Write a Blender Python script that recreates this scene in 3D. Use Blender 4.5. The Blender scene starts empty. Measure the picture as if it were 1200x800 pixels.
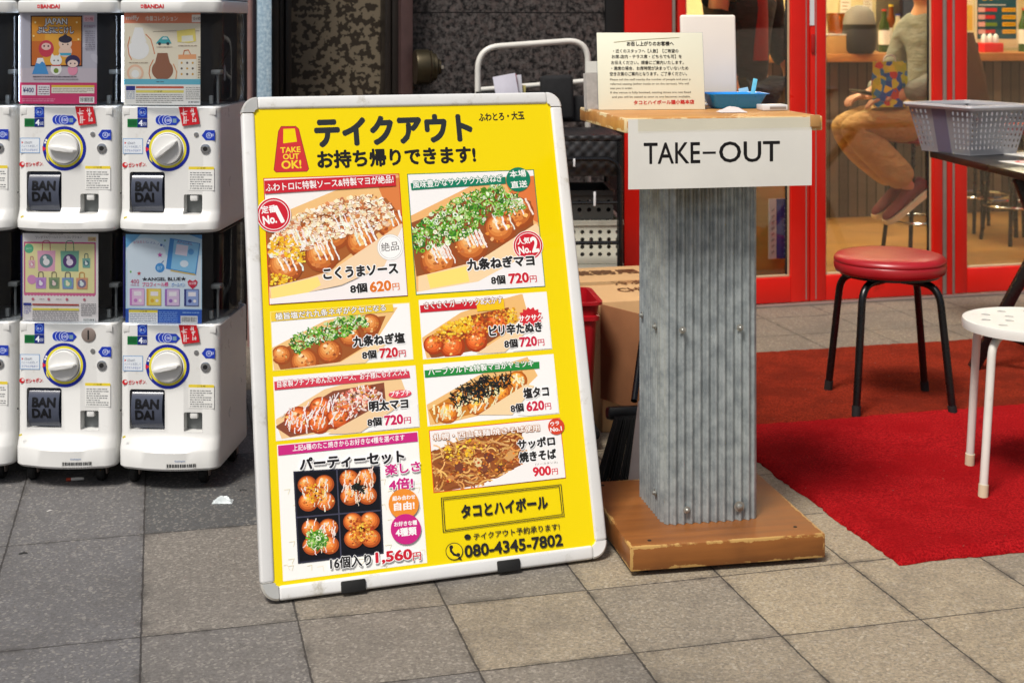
import bpy, bmesh, math, random
from mathutils import Vector, Matrix, Euler
R = math.radians
random.seed(7)
scene = bpy.context.scene
COL = scene.collection

# ------------------------------------------------------------------ camera
cam = bpy.data.cameras.new('camera'); cam_o = bpy.data.objects.new('camera', cam); COL.objects.link(cam_o)
cam_o.location = (0, 0, 1.18); cam_o.rotation_euler = (R(90), 0, 0)
cam.sensor_width = 36; cam.lens = 48.9; cam.shift_y = -370/1200
cam.clip_start = 0.05; cam.clip_end = 1500
cam.dof.use_dof = True; cam.dof.focus_distance = 3.05; cam.dof.aperture_fstop = 7.0
scene.camera = cam_o

# ------------------------------------------------------------------ sky, sun, exposure
SUN = Vector((-0.30, -0.55, 0.95)).normalized()
w = bpy.data.worlds.new('World'); scene.world = w; w.use_nodes = True
nt = w.node_tree; nt.nodes.clear()
sky = nt.nodes.new('ShaderNodeTexSky'); sky.sky_type = 'NISHITA'; sky.sun_disc = False
sky.sun_elevation = math.asin(SUN.z); sky.sun_rotation = math.atan2(SUN.x, SUN.y)
sky.air_density = 1.0; sky.dust_density = 4.0; sky.ozone_density = 1.0
bg = nt.nodes.new('ShaderNodeBackground'); bg.inputs[1].default_value = 0.05
wo = nt.nodes.new('ShaderNodeOutputWorld')
nt.links.new(sky.outputs[0], bg.inputs[0]); nt.links.new(bg.outputs[0], wo.inputs[0])
sl = bpy.data.lights.new('sun', 'SUN'); sl.energy = 2.7; sl.angle = R(15); sl.color = (1.0, 0.96, 0.90)
so = bpy.data.objects.new('sun', sl); COL.objects.link(so); so.rotation_euler = SUN.to_track_quat('Z', 'Y').to_euler()
so.location = (3, -4, 6)
vs = scene.view_settings
vs.view_transform = 'Standard'; vs.look = 'None'; vs.gamma = 1; vs.use_curve_mapping = False
vs.exposure = 0.45
scene.cycles.max_bounces = 8; scene.cycles.transparent_max_bounces = 16
scene.cycles.use_denoising = True

# ------------------------------------------------------------------ helpers
F = 1630.0; CAMZ = 1.18
def P(px, py, Y): return Vector(((px-600)*Y/F, Y, CAMZ-(py-30)*Y/F))
def G(px, py, z=0.0):
    Y = F*(CAMZ-z)/(py-30); return Vector(((px-600)*Y/F, Y, z))
AF = R(14.3); CA, SA = math.cos(AF), math.sin(AF)
V0 = 5.40
def W(u, v, z=0.0): return Vector((u*CA - v*SA, u*SA + v*CA, z))
def fu(px, v=V0):
    d = (px-600)/F; Y = v/(CA - SA*d); return Y*d*CA + Y*SA
def fz(px, py, v=V0):
    d = (px-600)/F; Y = v/(CA - SA*d); return CAMZ-(py-30)*Y/F

def s2l(c):
    c = c/255.0
    return c/12.92 if c <= 0.04045 else ((c+0.055)/1.055)**2.4
def S(r, g, b): return (s2l(r), s2l(g), s2l(b), 1.0)

def tag(o, label, cat, group=None, kind=None):
    if label: o['label'] = label
    if cat: o['category'] = cat
    if group: o['group'] = group
    if kind or label: o['kind'] = kind or 'thing'
    return o
def thing(name, label, cat, loc=(0, 0, 0), rz=0.0, group=None):
    o = bpy.data.objects.new(name, None); COL.objects.link(o); o.empty_display_size = 0.1
    o.location = loc; o.rotation_euler = (0, 0, rz)
    return tag(o, label, cat, group)
def copy_tree(o, parent=None):
    c = o.copy(); COL.objects.link(c)
    if parent is not None: c.parent = parent
    for ch in list(o.children): copy_tree(ch, c)
    return c

class MB:
    def __init__(s): s.v = []; s.f = []; s.m = []; s.c = None
    def add(s, vs, fs, mi=0, M=None):
        b = len(s.v)
        s.v.extend([tuple(M @ Vector(v)) if M is not None else tuple(v) for v in vs])
        for f in fs:
            s.f.append([b+i for i in f]); s.m.append(mi)
        return s
    def box(s, c, d, bevel=0.0, M=None, rz=0.0, mi=0, seg=2):
        bm = bmesh.new(); bmesh.ops.create_cube(bm, size=1)
        for v in bm.verts: v.co = Vector((v.co.x*d[0], v.co.y*d[1], v.co.z*d[2]))
        if bevel > 0:
            bmesh.ops.bevel(bm, geom=bm.edges[:], offset=min(bevel, min(d)*0.49), segments=seg, affect='EDGES', profile=0.5)
        T = Matrix.Translation(Vector(c)) @ Matrix.Rotation(rz, 4, 'Z')
        if M is not None: T = M @ T
        bm.verts.index_update()
        s.add([v.co.copy() for v in bm.verts], [[v.index for v in f.verts] for f in bm.faces], mi, T)
        bm.free(); return s
    def tube(s, pts, r, n=10, closed=False, mi=0, M=None):
        pts = [Vector(p) for p in pts]; k = len(pts)
        rs = r if isinstance(r, (list, tuple)) else [r]*k
        tans = []
        for i in range(k):
            a = pts[(i-1) % k] if (closed or i > 0) else pts[i]
            b = pts[(i+1) % k] if (closed or i < k-1) else pts[i]
            tans.append((b-a).normalized())
        t0 = tans[0]; nrm = t0.orthogonal().normalized()
        vs = []
        for i in range(k):
            t = tans[i]; nrm = (nrm - t*nrm.dot(t)); nrm = nrm.normalized() if nrm.length > 1e-6 else t.orthogonal().normalized()
            bn = t.cross(nrm)
            for j in range(n):
                a = 2*math.pi*j/n
                vs.append(pts[i] + (nrm*math.cos(a) + bn*math.sin(a))*rs[i])
        fs = []
        for i in range(k if closed else k-1):
            i2 = (i+1) % k
            for j in range(n):
                fs.append([i*n+j, i*n+(j+1) % n, i2*n+(j+1) % n, i2*n+j])
        if not closed:
            fs.append(list(range(n))[::-1]); fs.append([(k-1)*n+j for j in range(n)])
        return s.add(vs, fs, mi, M)
    def lathe(s, prof, n=36, mi=0, M=None):
        vs = []; fs = []; k = len(prof)
        for (r, z) in prof:
            for j in range(n):
                a = 2*math.pi*j/n; vs.append((r*math.cos(a), r*math.sin(a), z))
        for i in range(k-1):
            for j in range(n):
                fs.append([i*n+j, i*n+(j+1) % n, (i+1)*n+(j+1) % n, (i+1)*n+j])
        if prof[0][0] > 1e-6: fs.append(list(range(n))[::-1])
        if prof[-1][0] > 1e-6: fs.append([(k-1)*n+j for j in range(n)])
        return s.add(vs, fs, mi, M)
    def loft(s, rings, mi=0, M=None, caps=True):
        n = len(rings[0]); vs = [p for r in rings for p in r]; fs = []
        for i in range(len(rings)-1):
            for j in range(n):
                fs.append([i*n+j, i*n+(j+1) % n, (i+1)*n+(j+1) % n, (i+1)*n+j])
        if caps:
            fs.append(list(range(n))[::-1]); fs.append([(len(rings)-1)*n+j for j in range(n)])
        return s.add(vs, fs, mi, M)
    def prism(s, poly, d, M=None, mi=0):      # polygon in local xz, extruded along +y by d
        n = len(poly)
        return s.loft([[(x, 0, z) for x, z in poly], [(x, d, z) for x, z in poly]], mi, M)
    def grid(s, nu, nv, fn, mi=0, M=None):
        vs = [fn(i/nu, j/nv) for j in range(nv+1) for i in range(nu+1)]
        fs = [[j*(nu+1)+i, j*(nu+1)+i+1, (j+1)*(nu+1)+i+1, (j+1)*(nu+1)+i] for j in range(nv) for i in range(nu)]
        return s.add(vs, fs, mi, M)
    def build(s, name, mats, parent=None, smooth=38, loc=None, rot=None, fixn=True):
        me = bpy.data.meshes.new(name); me.from_pydata(s.v, [], s.f)
        if not isinstance(mats, (list, tuple)): mats = [mats]
        for m in mats: me.materials.append(m)
        me.polygons.foreach_set('material_index', s.m)
        if fixn:
            bm = bmesh.new(); bm.from_mesh(me); bmesh.ops.recalc_face_normals(bm, faces=bm.faces[:]); bm.to_mesh(me); bm.free()
        if smooth:
            me.polygons.foreach_set('use_smooth', [True]*len(me.polygons)); me.set_sharp_from_angle(angle=R(smooth))
        me.update()
        o = bpy.data.objects.new(name, me); COL.objects.link(o)
        if parent is not None: o.parent = parent
        if loc is not None: o.location = loc
        if rot is not None: o.rotation_euler = rot
        return o

def fillet(pts, r, n=6, closed=False):
    pts = [Vector(p) for p in pts]; out = []
    k = len(pts)
    for i in range(k):
        if not closed and i in (0, k-1): out.append(pts[i]); continue
        a, b, c = pts[i-1], pts[i], pts[(i+1) % k]
        d1 = (a-b); d2 = (c-b); rr = min(r, d1.length*0.49, d2.length*0.49)
        p1 = b + d1.normalized()*rr; p2 = b + d2.normalized()*rr
        for j in range(n+1):
            t = j/n; out.append(p1*(1-t)**2 + b*2*t*(1-t) + p2*t*t)
    return out

def rrect(hw, hh, r, n=4, cx=0, cy=0):
    out = []
    for (sx, sy, a0) in ((1, 1, 0), (-1, 1, 90), (-1, -1, 180), (1, -1, 270)):
        for j in range(n+1):
            a = R(a0 + 90*j/n); out.append((cx + sx*(hw-r) + r*math.cos(a), cy + sy*(hh-r) + r*math.sin(a)))
    return out

def plate(outer, holes, th):                   # flat plate with real holes, in local xy, thickness th about z=0
    cu = bpy.data.curves.new('plate', 'CURVE'); cu.dimensions = '2D'; cu.fill_mode = 'BOTH'; cu.extrude = th/2
    for pl in [outer]+holes:
        sp = cu.splines.new('POLY'); sp.points.add(len(pl)-1); sp.use_cyclic_u = True
        for i, (x, y) in enumerate(pl): sp.points[i].co = (x, y, 0, 1)
    o = bpy.data.objects.new('plate', cu); me = o.to_mesh()
    vs = [tuple(v.co) for v in me.vertices]; fs = [list(p.vertices) for p in me.polygons]
    o.to_mesh_clear(); bpy.data.objects.remove(o); bpy.data.curves.remove(cu)
    return vs, fs
def circ(cx, cy, r, n=12): return [(cx + r*math.cos(2*math.pi*i/n), cy + r*math.sin(2*math.pi*i/n)) for i in range(n)]

_tc = {}
def text_geo(s, off=0.0):
    k = (s, off)
    if k in _tc: return _tc[k]
    c = bpy.data.curves.new('t', 'FONT'); c.body = s; c.size = 1; c.offset = off; c.resolution_u = 3
    o = bpy.data.objects.new('t', c); me = o.to_mesh()
    vs = [(v.co.x, v.co.y) for v in me.vertices]; fs = [list(p.vertices) for p in me.polygons]
    o.to_mesh_clear(); bpy.data.objects.remove(o); bpy.data.curves.remove(c)
    _tc[k] = (vs, fs); return _tc[k]

# ---- flat printed artwork: coloured layers of ink, each a hair above the one below
class Print:
    def __init__(s, to2d, to3d, step=0.000016, clip=None):
        s.t2 = to2d; s.t3 = to3d; s.step = step; s.h = 0.0003
        s.v = []; s.f = []; s.c = []; s.clip = clip
    def up(s): s.h += s.step
    def _clip(s, pts):
        if s.clip is None: return pts
        x0, y0, x1, y1 = s.clip
        for ax, lim, sg in ((0, x0, 1), (0, x1, -1), (1, y0, 1), (1, y1, -1)):
            out = []
            for i in range(len(pts)):
                a = pts[i-1]; b = pts[i]
                ina = (a[ax]-lim)*sg >= 0; inb = (b[ax]-lim)*sg >= 0
                if ina != inb:
                    t = (lim-a[ax])/(b[ax]-a[ax]); q = [a[0]+(b[0]-a[0])*t, a[1]+(b[1]-a[1])*t]; out.append(q)
                if inb: out.append(list(b))
            pts = out
            if len(pts) < 3: return []
        return pts
    def raw(s, pts, col, h=None):
        pts = s._clip(pts)
        if len(pts) < 3: return
        b = len(s.v); hh = s.h if h is None else h
        s.v.extend([tuple(s.t3(p[0], p[1], hh)) for p in pts]); s.f.append(list(range(b, b+len(pts)))); s.c.append(col)
    def poly(s, pts, col, up=True, h=None):
        if up: s.up()
        s.raw([s.t2(*p) for p in pts], S(*col), h)
    def rect(s, x0, y0, x1, y1, col, up=True): s.poly([(x0, y0), (x1, y0), (x1, y1), (x0, y1)], col, up)
    def circle(s, c, rx, col, ry=None, rot=0, n=28, up=True, h=None):
        ry = rx if ry is None else ry; ca, sa = math.cos(rot), math.sin(rot)
        s.poly([(c[0] + rx*math.cos(t)*ca - ry*math.sin(t)*sa, c[1] + rx*math.cos(t)*sa + ry*math.sin(t)*ca)
                for t in [2*math.pi*i/n for i in range(n)]], col, up, h)
    def line(s, pts, wd, col, up=True, h=None):
        if up: s.up()
        for i in range(len(pts)-1):
            a = Vector(pts[i]); b = Vector(pts[i+1]); d = b-a
            if d.length < 1e-6: continue
            n = Vector((-d.y, d.x)).normalized()*wd/2; e = d.normalized()*wd*0.25
            s.poly([a-e+n, b+e+n, b+e-n, a-e-n], col, False, (s.h if h is None else h) + i*2e-7)
    def frame(s, pts, wd, col): s.line(list(pts)+[pts[0]], wd, col)
    def text(s, t, p0, p1, hpx, col, bold=0.0, edge=None, ecol=(255, 255, 255)):
        # p0,p1: lower-left and lower-right of the lettering, hpx: its height
        vs0, _ = text_geo(t, 0.0)
        xs = [v[0] for v in vs0]; ys = [v[1] for v in vs0]; x0, x1, y0, y1 = min(xs), max(xs), min(ys), max(ys)
        a = Vector(s.t2(*p0)); b = Vector(s.t2(*p1)); c = Vector(s.t2(p0[0], p0[1]-hpx))
        ex = (b-a)/max(x1-x0, 1e-6); up = Vector((-ex.y, ex.x)).normalized()*(c-a).length/max(y1-y0, 1e-6)
        D8 = [(math.cos(q*math.pi/4), math.sin(q*math.pi/4)) for q in range(8)]
        vs, fs = text_geo(t, 0.0)
        for off, cc, nd in (([(edge, ecol, 8)] if edge else []) + [(bold, col, 8 if bold > 0.02 else 4)]):
            s.up(); cl = S(*cc); hb0 = s.h
            sh = [(0, 0)] + ([(D8[q][0]*off, D8[q][1]*off) for q in range(0, 8, 8//nd)] if off > 0 else [])
            for qi, (ox, oy) in enumerate(sh):
                hh = hb0 + qi*6e-7
                if s.clip is None:
                    b0 = len(s.v)
                    for (x, y) in vs:
                        q = a + ex*(x-x0+ox) + up*(y-y0+oy); s.v.append(tuple(s.t3(q.x, q.y, hh)))
                    for f in fs: s.f.append([b0+i for i in f]); s.c.append(cl)
                else:
                    for f in fs: s.raw([(a + ex*(vs[i][0]-x0+ox) + up*(vs[i][1]-y0+oy)) for i in f], cl, hh)
    def build(s, name, mat, parent):
        me = bpy.data.meshes.new(name); me.from_pydata(s.v, [], s.f); me.materials.append(mat)
        ca = me.color_attributes.new('ink', 'FLOAT_COLOR', 'CORNER'); buf = []
        for f, c in zip(s.f, s.c): buf.extend(list(c)*len(f))
        ca.data.foreach_set('color', buf); me.update()
        o = bpy.data.objects.new(name, me); COL.objects.link(o); o.parent = parent
        return o

# ------------------------------------------------------------------ materials
class N:
    def __init__(s, name):
        s.mat = bpy.data.materials.new(name); s.mat.use_nodes = True; s.t = s.mat.node_tree; s.t.nodes.clear()
        s.out = s.t.nodes.new('ShaderNodeOutputMaterial'); s.co = s.t.nodes.new('ShaderNodeTexCoord')
    def n(s, typ, **kw):
        nd = s.t.nodes.new(typ)
        for k, v in kw.items():
            if isinstance(k, str) and k.startswith('i_'):
                key = k[2:]; key = int(key) if key.isdigit() else key
                s.set(nd.inputs[key], v)
            else: setattr(nd, k, v)
        return nd
    def set(s, inp, v):
        if isinstance(v, bpy.types.NodeSocket): s.t.links.new(v, inp)
        else: inp.default_value = v
    def math(s, op, a, b=0.0, c=None, clamp=False):
        nd = s.t.nodes.new('ShaderNodeMath'); nd.operation = op; nd.use_clamp = clamp
        s.set(nd.inputs[0], a); s.set(nd.inputs[1], b)
        if c is not None: s.set(nd.inputs[2], c)
        return nd.outputs[0]
    def mix(s, f, a, b, blend='MIX'):
        nd = s.t.nodes.new('ShaderNodeMix'); nd.data_type = 'RGBA'; nd.blend_type = blend
        s.set(nd.inputs[0], f); s.set(nd.inputs[6], a); s.set(nd.inputs[7], b); return nd.outputs[2]
    def noise(s, scale, detail=4, rough=0.55, vec=None, dim='3D'):
        nd = s.t.nodes.new('ShaderNodeTexNoise'); nd.noise_dimensions = dim
        nd.inputs['Scale'].default_value = scale; nd.inputs['Detail'].default_value = detail; nd.inputs['Roughness'].default_value = rough
        s.t.links.new(vec if vec is not None else s.co.outputs['Object'], nd.inputs['Vector']); return nd.outputs['Fac']
    def ramp(s, fac, stops, interp='LINEAR'):
        nd = s.t.nodes.new('ShaderNodeValToRGB'); nd.color_ramp.interpolation = interp
        s.t.links.new(fac, nd.inputs[0]); el = nd.color_ramp.elements
        el[0].position, el[0].color = stops[0]; el[1].position, el[1].color = stops[-1]
        for p, c in stops[1:-1]: e = el.new(p); e.color = c
        return nd.outputs[0]
    def step(s, fac, a, b):
        nd = s.t.nodes.new('ShaderNodeMapRange'); nd.interpolation_type = 'SMOOTHSTEP'
        s.set(nd.inputs[0], fac); nd.inputs[1].default_value = a; nd.inputs[2].default_value = b; return nd.outputs[0]
    def bump(s, h, strength, dist=0.002, nrm=None):
        nd = s.t.nodes.new('ShaderNodeBump'); nd.inputs['Strength'].default_value = strength; nd.inputs['Distance'].default_value = dist
        s.t.links.new(h, nd.inputs['Height'])
        if nrm is not None: s.t.links.new(nrm, nd.inputs['Normal'])
        return nd.outputs[0]
    def pr(s, col, rough=0.5, metal=0.0, bump=None, **kw):
        nd = s.t.nodes.new('ShaderNodeBsdfPrincipled')
        s.set(nd.inputs['Base Color'], col); s.set(nd.inputs['Roughness'], rough); s.set(nd.inputs['Metallic'], metal)
        if bump is not None: s.t.links.new(bump, nd.inputs['Normal'])
        for k, v in kw.items(): s.set(nd.inputs[k.replace('_', ' ')], v)
        s.t.links.new(nd.outputs[0], s.out.inputs[0]); return s.mat

def simple(name, col, rough=0.5, metal=0.0, var=0.12, vscale=9, bscale=0, bstr=0.15, dirt=0.0, dcol=(70, 62, 48), **kw):
    k = N(name); c = S(*col)
    dark = (c[0]*(1-var), c[1]*(1-var), c[2]*(1-var), 1)
    base = k.mix(k.step(k.noise(vscale, 5), 0.3, 0.7), dark, c)
    if dirt > 0:
        m = k.step(k.noise(vscale*1.7, 8, 0.72), 0.66-0.16*dirt, 0.80)
        base = k.mix(m, base, S(*dcol))
    rr = k.math('ADD', k.math('MULTIPLY', k.noise(vscale*3, 4), 0.16), rough-0.08)
    b = k.bump(k.noise(bscale, 3), bstr) if bscale else None
    return k.pr(base, rr, metal, b, **kw)

def ink_mat(name, rough=0.35, coat=0.0, spec=0.3):
    k = N(name); a = k.n('ShaderNodeVertexColor'); a.layer_name = 'ink'
    b = k.bump(k.noise(3.5, 2), 0.10, 0.01)
    if coat > 0: b = k.bump(k.noise(7.0, 4, 0.6), 0.45, 0.02)
    return k.pr(a.outputs[0], rough, 0, None if coat > 0 else b, **({'Coat_Normal': b} if coat > 0 else {}), Coat_Weight=coat, Coat_Roughness=0.06, Specular_IOR_Level=spec)
def emit_mat(name, col, strength):
    k = N(name); e = k.n('ShaderNodeEmission'); e.inputs[0].default_value = S(*col)
    n_ = k.noise(30, 2); k.set(e.inputs[1], k.math('MULTIPLY', k.math('ADD', k.math('MULTIPLY', n_, 0.1), 0.95), strength))
    k.t.links.new(e.outputs[0], k.out.inputs[0]); return k.mat
def clear_mat(name, tint=(245, 248, 248), gl=0.06, rough=0.02, gmax=0.6):
    k = N(name); t = k.n('ShaderNodeBsdfTransparent'); t.inputs[0].default_value = S(*tint)
    g = k.n('ShaderNodeBsdfGlossy'); g.inputs['Roughness'].default_value = rough
    k.t.links.new(k.bump(k.noise(2.2, 2), 0.05, 0.02), g.inputs['Normal'])
    lw = k.n('ShaderNodeLayerWeight'); lw.inputs[0].default_value = 0.25
    f = k.math('ADD', k.math('MULTIPLY', lw.outputs['Fresnel'], gmax), gl, clamp=True)
    m = k.n('ShaderNodeMixShader'); k.set(m.inputs[0], f); k.t.links.new(t.outputs[0], m.inputs[1]); k.t.links.new(g.outputs[0], m.inputs[2])
    k.t.links.new(m.outputs[0], k.out.inputs[0]); return k.mat

def wood_mat(name, c1, c2, hx=None, wear=None, rough=0.4, axis=0, scale=6, wearamt=1.0, zlo=None):
    k = N(name)
    mp = k.n('ShaderNodeMapping'); k.t.links.new(k.co.outputs['Object'], mp.inputs[0])
    sc = [scale*3]*3; sc[axis] = scale*0.25; mp.inputs['Scale'].default_value = sc
    g = k.noise(1.0, 8, 0.62, mp.outputs[0])
    col = k.mix(k.step(g, 0.3, 0.72), S(*c1), S(*c2))
    blot = k.noise(4.5, 4); col = k.mix(k.math('MULTIPLY', k.step(blot, 0.45, 0.75), 0.35), col, S(c1[0]*0.6, c1[1]*0.55, c1[2]*0.5))
    if hx:
        sx = k.n('ShaderNodeSeparateXYZ'); k.t.links.new(k.co.outputs['Object'], sx.inputs[0])
        d = [k.math('SUBTRACT', hx[i], k.math('ABSOLUTE', sx.outputs[i])) for i in range(3)]
        mn = k.math('MINIMUM', d[0], d[1]); mx = k.math('MAXIMUM', d[0], d[1])
        med = k.math('MAXIMUM', mn, k.math('MINIMUM', mx, d[2]))
        lim = k.math('MULTIPLY', k.math('POWER', k.noise(22, 6, 0.7), 2.2), 0.03*wearamt)
        mask = k.math('MULTIPLY', k.math('LESS_THAN', med, lim), k.step(k.noise(13, 6, 0.7), 0.47, 0.53))
        col = k.mix(mask, col, S(*wear))
    return k.pr(col, k.math('ADD', k.math('MULTIPLY', g, 0.25), rough-0.12), 0, k.bump(g, 0.12, 0.002))
# ------------------------------------------------------------------ shared materials
M = {}
M['red_paint'] = simple('red_paint', (222, 26, 14), 0.30, 0, 0.14, 3, 40, 0.03, dirt=0.35, dcol=(140, 22, 14))
M['silver'] = simple('silver_trim', (165, 150, 142), 0.35, 0.5, 0.1, 20)
M['chrome'] = simple('chrome', (200, 202, 205), 0.14, 1.0, 0.1, 20)
M['black_paint'] = simple('black_paint', (20, 20, 21), 0.4, 0, 0.2, 12)
M['black_metal'] = simple('black_metal', (14, 14, 15), 0.28, 0, 0.2, 12, dirt=0.1, dcol=(60, 58, 55))
M['black_rubber'] = simple('black_rubber', (18, 18, 18), 0.75, 0, 0.2, 30)
M['black_fabric'] = simple('black_fabric', (24, 24, 26), 0.85, 0, 0.25, 20, 300, 0.3)
M['white_plastic'] = simple('white_plastic', (222, 223, 224), 0.32, 0, 0.05, 4, dirt=0.22, dcol=(150, 145, 135))
M['machine_white'] = simple('machine_white', (228, 228, 225), 0.30, 0, 0.05, 5, dirt=0.5, dcol=(182, 176, 160))
M['white_frame'] = simple('white_frame', (226, 226, 224), 0.34, 0.0, 0.06, 8, dirt=0.75, dcol=(150, 140, 112))
M['white_tube'] = simple('white_tube', (224, 221, 212), 0.35, 0, 0.08, 14, dirt=0.4, dcol=(130, 110, 80))
M['paper'] = simple('paper', (228, 226, 218), 0.6, 0, 0.06, 7, dirt=0.2, dcol=(200, 190, 160))
M['glass'] = clear_mat('window_glass', (240, 242, 238), 0.05, 0.01, 0.5)
M['clear'] = clear_mat('clear_plastic', (246, 248, 250), 0.025, 0.04, 0.4)
M['ink'] = ink_mat('printed_paper', 0.42)
M['ink_gloss'] = ink_mat('printed_glossy', 0.34, 0.30, 0.2)
M['dark_inside'] = simple('dark_inside', (26, 23, 24), 0.5, 0, 0.3, 6)
M['grey_plastic'] = simple('grey_plastic', (120, 124, 124), 0.4, 0, 0.1, 10)
M['interior_wall'] = simple('interior_wall', (240, 224, 172), 0.7, 0, 0.15, 3)
M['orange_wood'] = wood_mat('orange_wood', (176, 112, 52), (206, 146, 76))
M['tan_wood'] = wood_mat('tan_wood', (168, 128, 66), (190, 150, 84))
M['ceil'] = simple('ceiling_white', (215, 210, 200), 0.8, 0, 0.05, 2)
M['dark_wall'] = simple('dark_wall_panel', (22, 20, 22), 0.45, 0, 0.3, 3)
M['card'] = simple('cardboard', (206, 164, 114), 0.8, 0, 0.12, 6, 60, 0.1, dirt=0.15, dcol=(120, 86, 52))
M['card_dark'] = simple('cardboard_inner', (146, 96, 60), 0.85, 0, 0.18, 9, 60, 0.1)

# pavement: one sheet with slab joints, stone grain and grime
def pavement_mat():
    k = N('stone_pavers'); sx = k.n('ShaderNodeSeparateXYZ'); k.t.links.new(k.co.outputs['Object'], sx.inputs[0])
    x, y = sx.outputs[0], sx.outputs[1]
    wob = k.math('MULTIPLY', k.math('SUBTRACT', k.noise(30, 3), 0.5), 0.004)
    u = k.math('ADD', k.math('ADD', k.math('MULTIPLY', x, CA), k.math('MULTIPLY', y, SA)), wob)
    v = k.math('ADD', k.math('SUBTRACT', k.math('MULTIPLY', y, CA), k.math('MULTIPLY', x, SA)), wob)
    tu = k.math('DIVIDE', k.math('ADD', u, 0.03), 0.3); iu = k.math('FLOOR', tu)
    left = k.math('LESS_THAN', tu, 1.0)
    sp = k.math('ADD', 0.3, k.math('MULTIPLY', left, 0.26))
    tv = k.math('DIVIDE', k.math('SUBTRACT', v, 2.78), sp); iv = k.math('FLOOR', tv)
    fu_ = k.math('FRACT', tu); fv = k.math('FRACT', tv)
    du = k.math('MULTIPLY', k.math('MINIMUM', fu_, k.math('SUBTRACT', 1.0, fu_)), 0.3)
    dv = k.math('MULTIPLY', k.math('MINIMUM', fv, k.math('SUBTRACT', 1.0, fv)), sp)
    d = k.math('MINIMUM', du, dv)
    jn = k.math('MULTIPLY', k.math('SUBTRACT', k.noise(55, 5, 0.75), 0.47), 0.010)
    joint = k.math('SUBTRACT', 1.0, k.step(k.math('SUBTRACT', d, k.math('MAXIMUM', jn, 0.0)), 0.0005, 0.0024))
    cv = k.n('ShaderNodeCombineXYZ'); k.set(cv.inputs[0], iu); k.set(cv.inputs[1], iv)
    wn = k.n('ShaderNodeTexWhiteNoise'); wn.noise_dimensions = '2D'; k.t.links.new(cv.outputs[0], wn.inputs['Vector'])
    tone = k.math('ADD', k.step(iu, -1.0, 5.0), k.math('MULTIPLY', k.math('SUBTRACT', wn.outputs['Value'], 0.5), 0.5), clamp=True)  # columns run grey to tan, cool and warm light put into slab colour
    tile = k.mix(tone, S(118, 117, 118), S(190, 173, 143))
    tile = k.mix(k.math('MULTIPLY', k.math('GREATER_THAN', iv, 5.5), k.math('SUBTRACT', 1.0, left)), tile, S(136, 122, 104))  # darker brown rows by the shop front, shade painted into the slabs
    dk = k.math('MULTIPLY', k.math('COMPARE', iu, 0.0, 0.1), k.math('COMPARE', iv, 1.0, 0.1))
    tile = k.mix(k.math('MULTIPLY', dk, 0.75), tile, S(78, 82, 84))
    g1 = k.noise(150, 5, 0.85); g2 = k.noise(60, 3, 0.6)
    vo = k.n('ShaderNodeTexVoronoi'); vo.inputs['Scale'].default_value = 190; k.t.links.new(k.co.outputs['Object'], vo.inputs['Vector'])
    sep = k.n('ShaderNodeSeparateColor'); k.t.links.new(vo.outputs['Color'], sep.inputs[0])
    grain = k.math('ADD', k.math('MULTIPLY', k.step(g1, 0.34, 0.64), 0.6), k.math('MULTIPLY', sep.outputs[0], 0.4))
    tile = k.mix(k.math('MULTIPLY', k.math('SUBTRACT', 1.0, grain), 0.78), tile, S(76, 72, 68))
    tile = k.mix(k.math('MULTIPLY', k.step(sep.outputs[1], 0.78, 0.95), 0.2), tile, S(220, 212, 198))
    grime = k.step(k.noise(2.3, 7, 0.68), 0.44, 0.66)
    tile = k.mix(k.math('MULTIPLY', grime, 0.38), tile, S(80, 77, 74))
    spots = k.step(k.noise(9, 5, 0.7), 0.66, 0.72); tile = k.mix(k.math('MULTIPLY', spots, 0.4), tile, S(58, 55, 52))
    gum = k.n('ShaderNodeTexVoronoi'); gum.inputs['Scale'].default_value = 4.5; k.t.links.new(k.co.outputs['Object'], gum.inputs['Vector'])
    gm = k.math('LESS_THAN', k.math('ADD', gum.outputs['Distance'], k.math('MULTIPLY', k.noise(70, 2), 0.03)), 0.062); tile = k.mix(k.math('MULTIPLY', gm, 0.45), tile, S(60, 58, 56))
    edge = k.math('MULTIPLY', k.math('SUBTRACT', 1.0, k.step(d, 0.002, 0.022)), k.step(k.noise(11, 5, 0.7), 0.45, 0.62)); tile = k.mix(k.math('MULTIPLY', edge, 0.5), tile, S(62, 58, 54))
    col = k.mix(k.math('MULTIPLY', joint, 0.88), tile, S(50, 46, 43))
    h = k.math('SUBTRACT', k.math('MULTIPLY', k.math('ADD', grain, g2), 0.5), k.math('MULTIPLY', joint, 1.4))
    return k.pr(col, k.math('ADD', 0.62, k.math('MULTIPLY', g2, 0.25)), 0, k.bump(h, 0.55, 0.003))
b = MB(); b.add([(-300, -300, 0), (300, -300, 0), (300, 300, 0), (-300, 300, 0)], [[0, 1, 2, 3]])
tag(b.build('pavement', pavement_mat(), smooth=0), None, None, None, 'structure')

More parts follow.
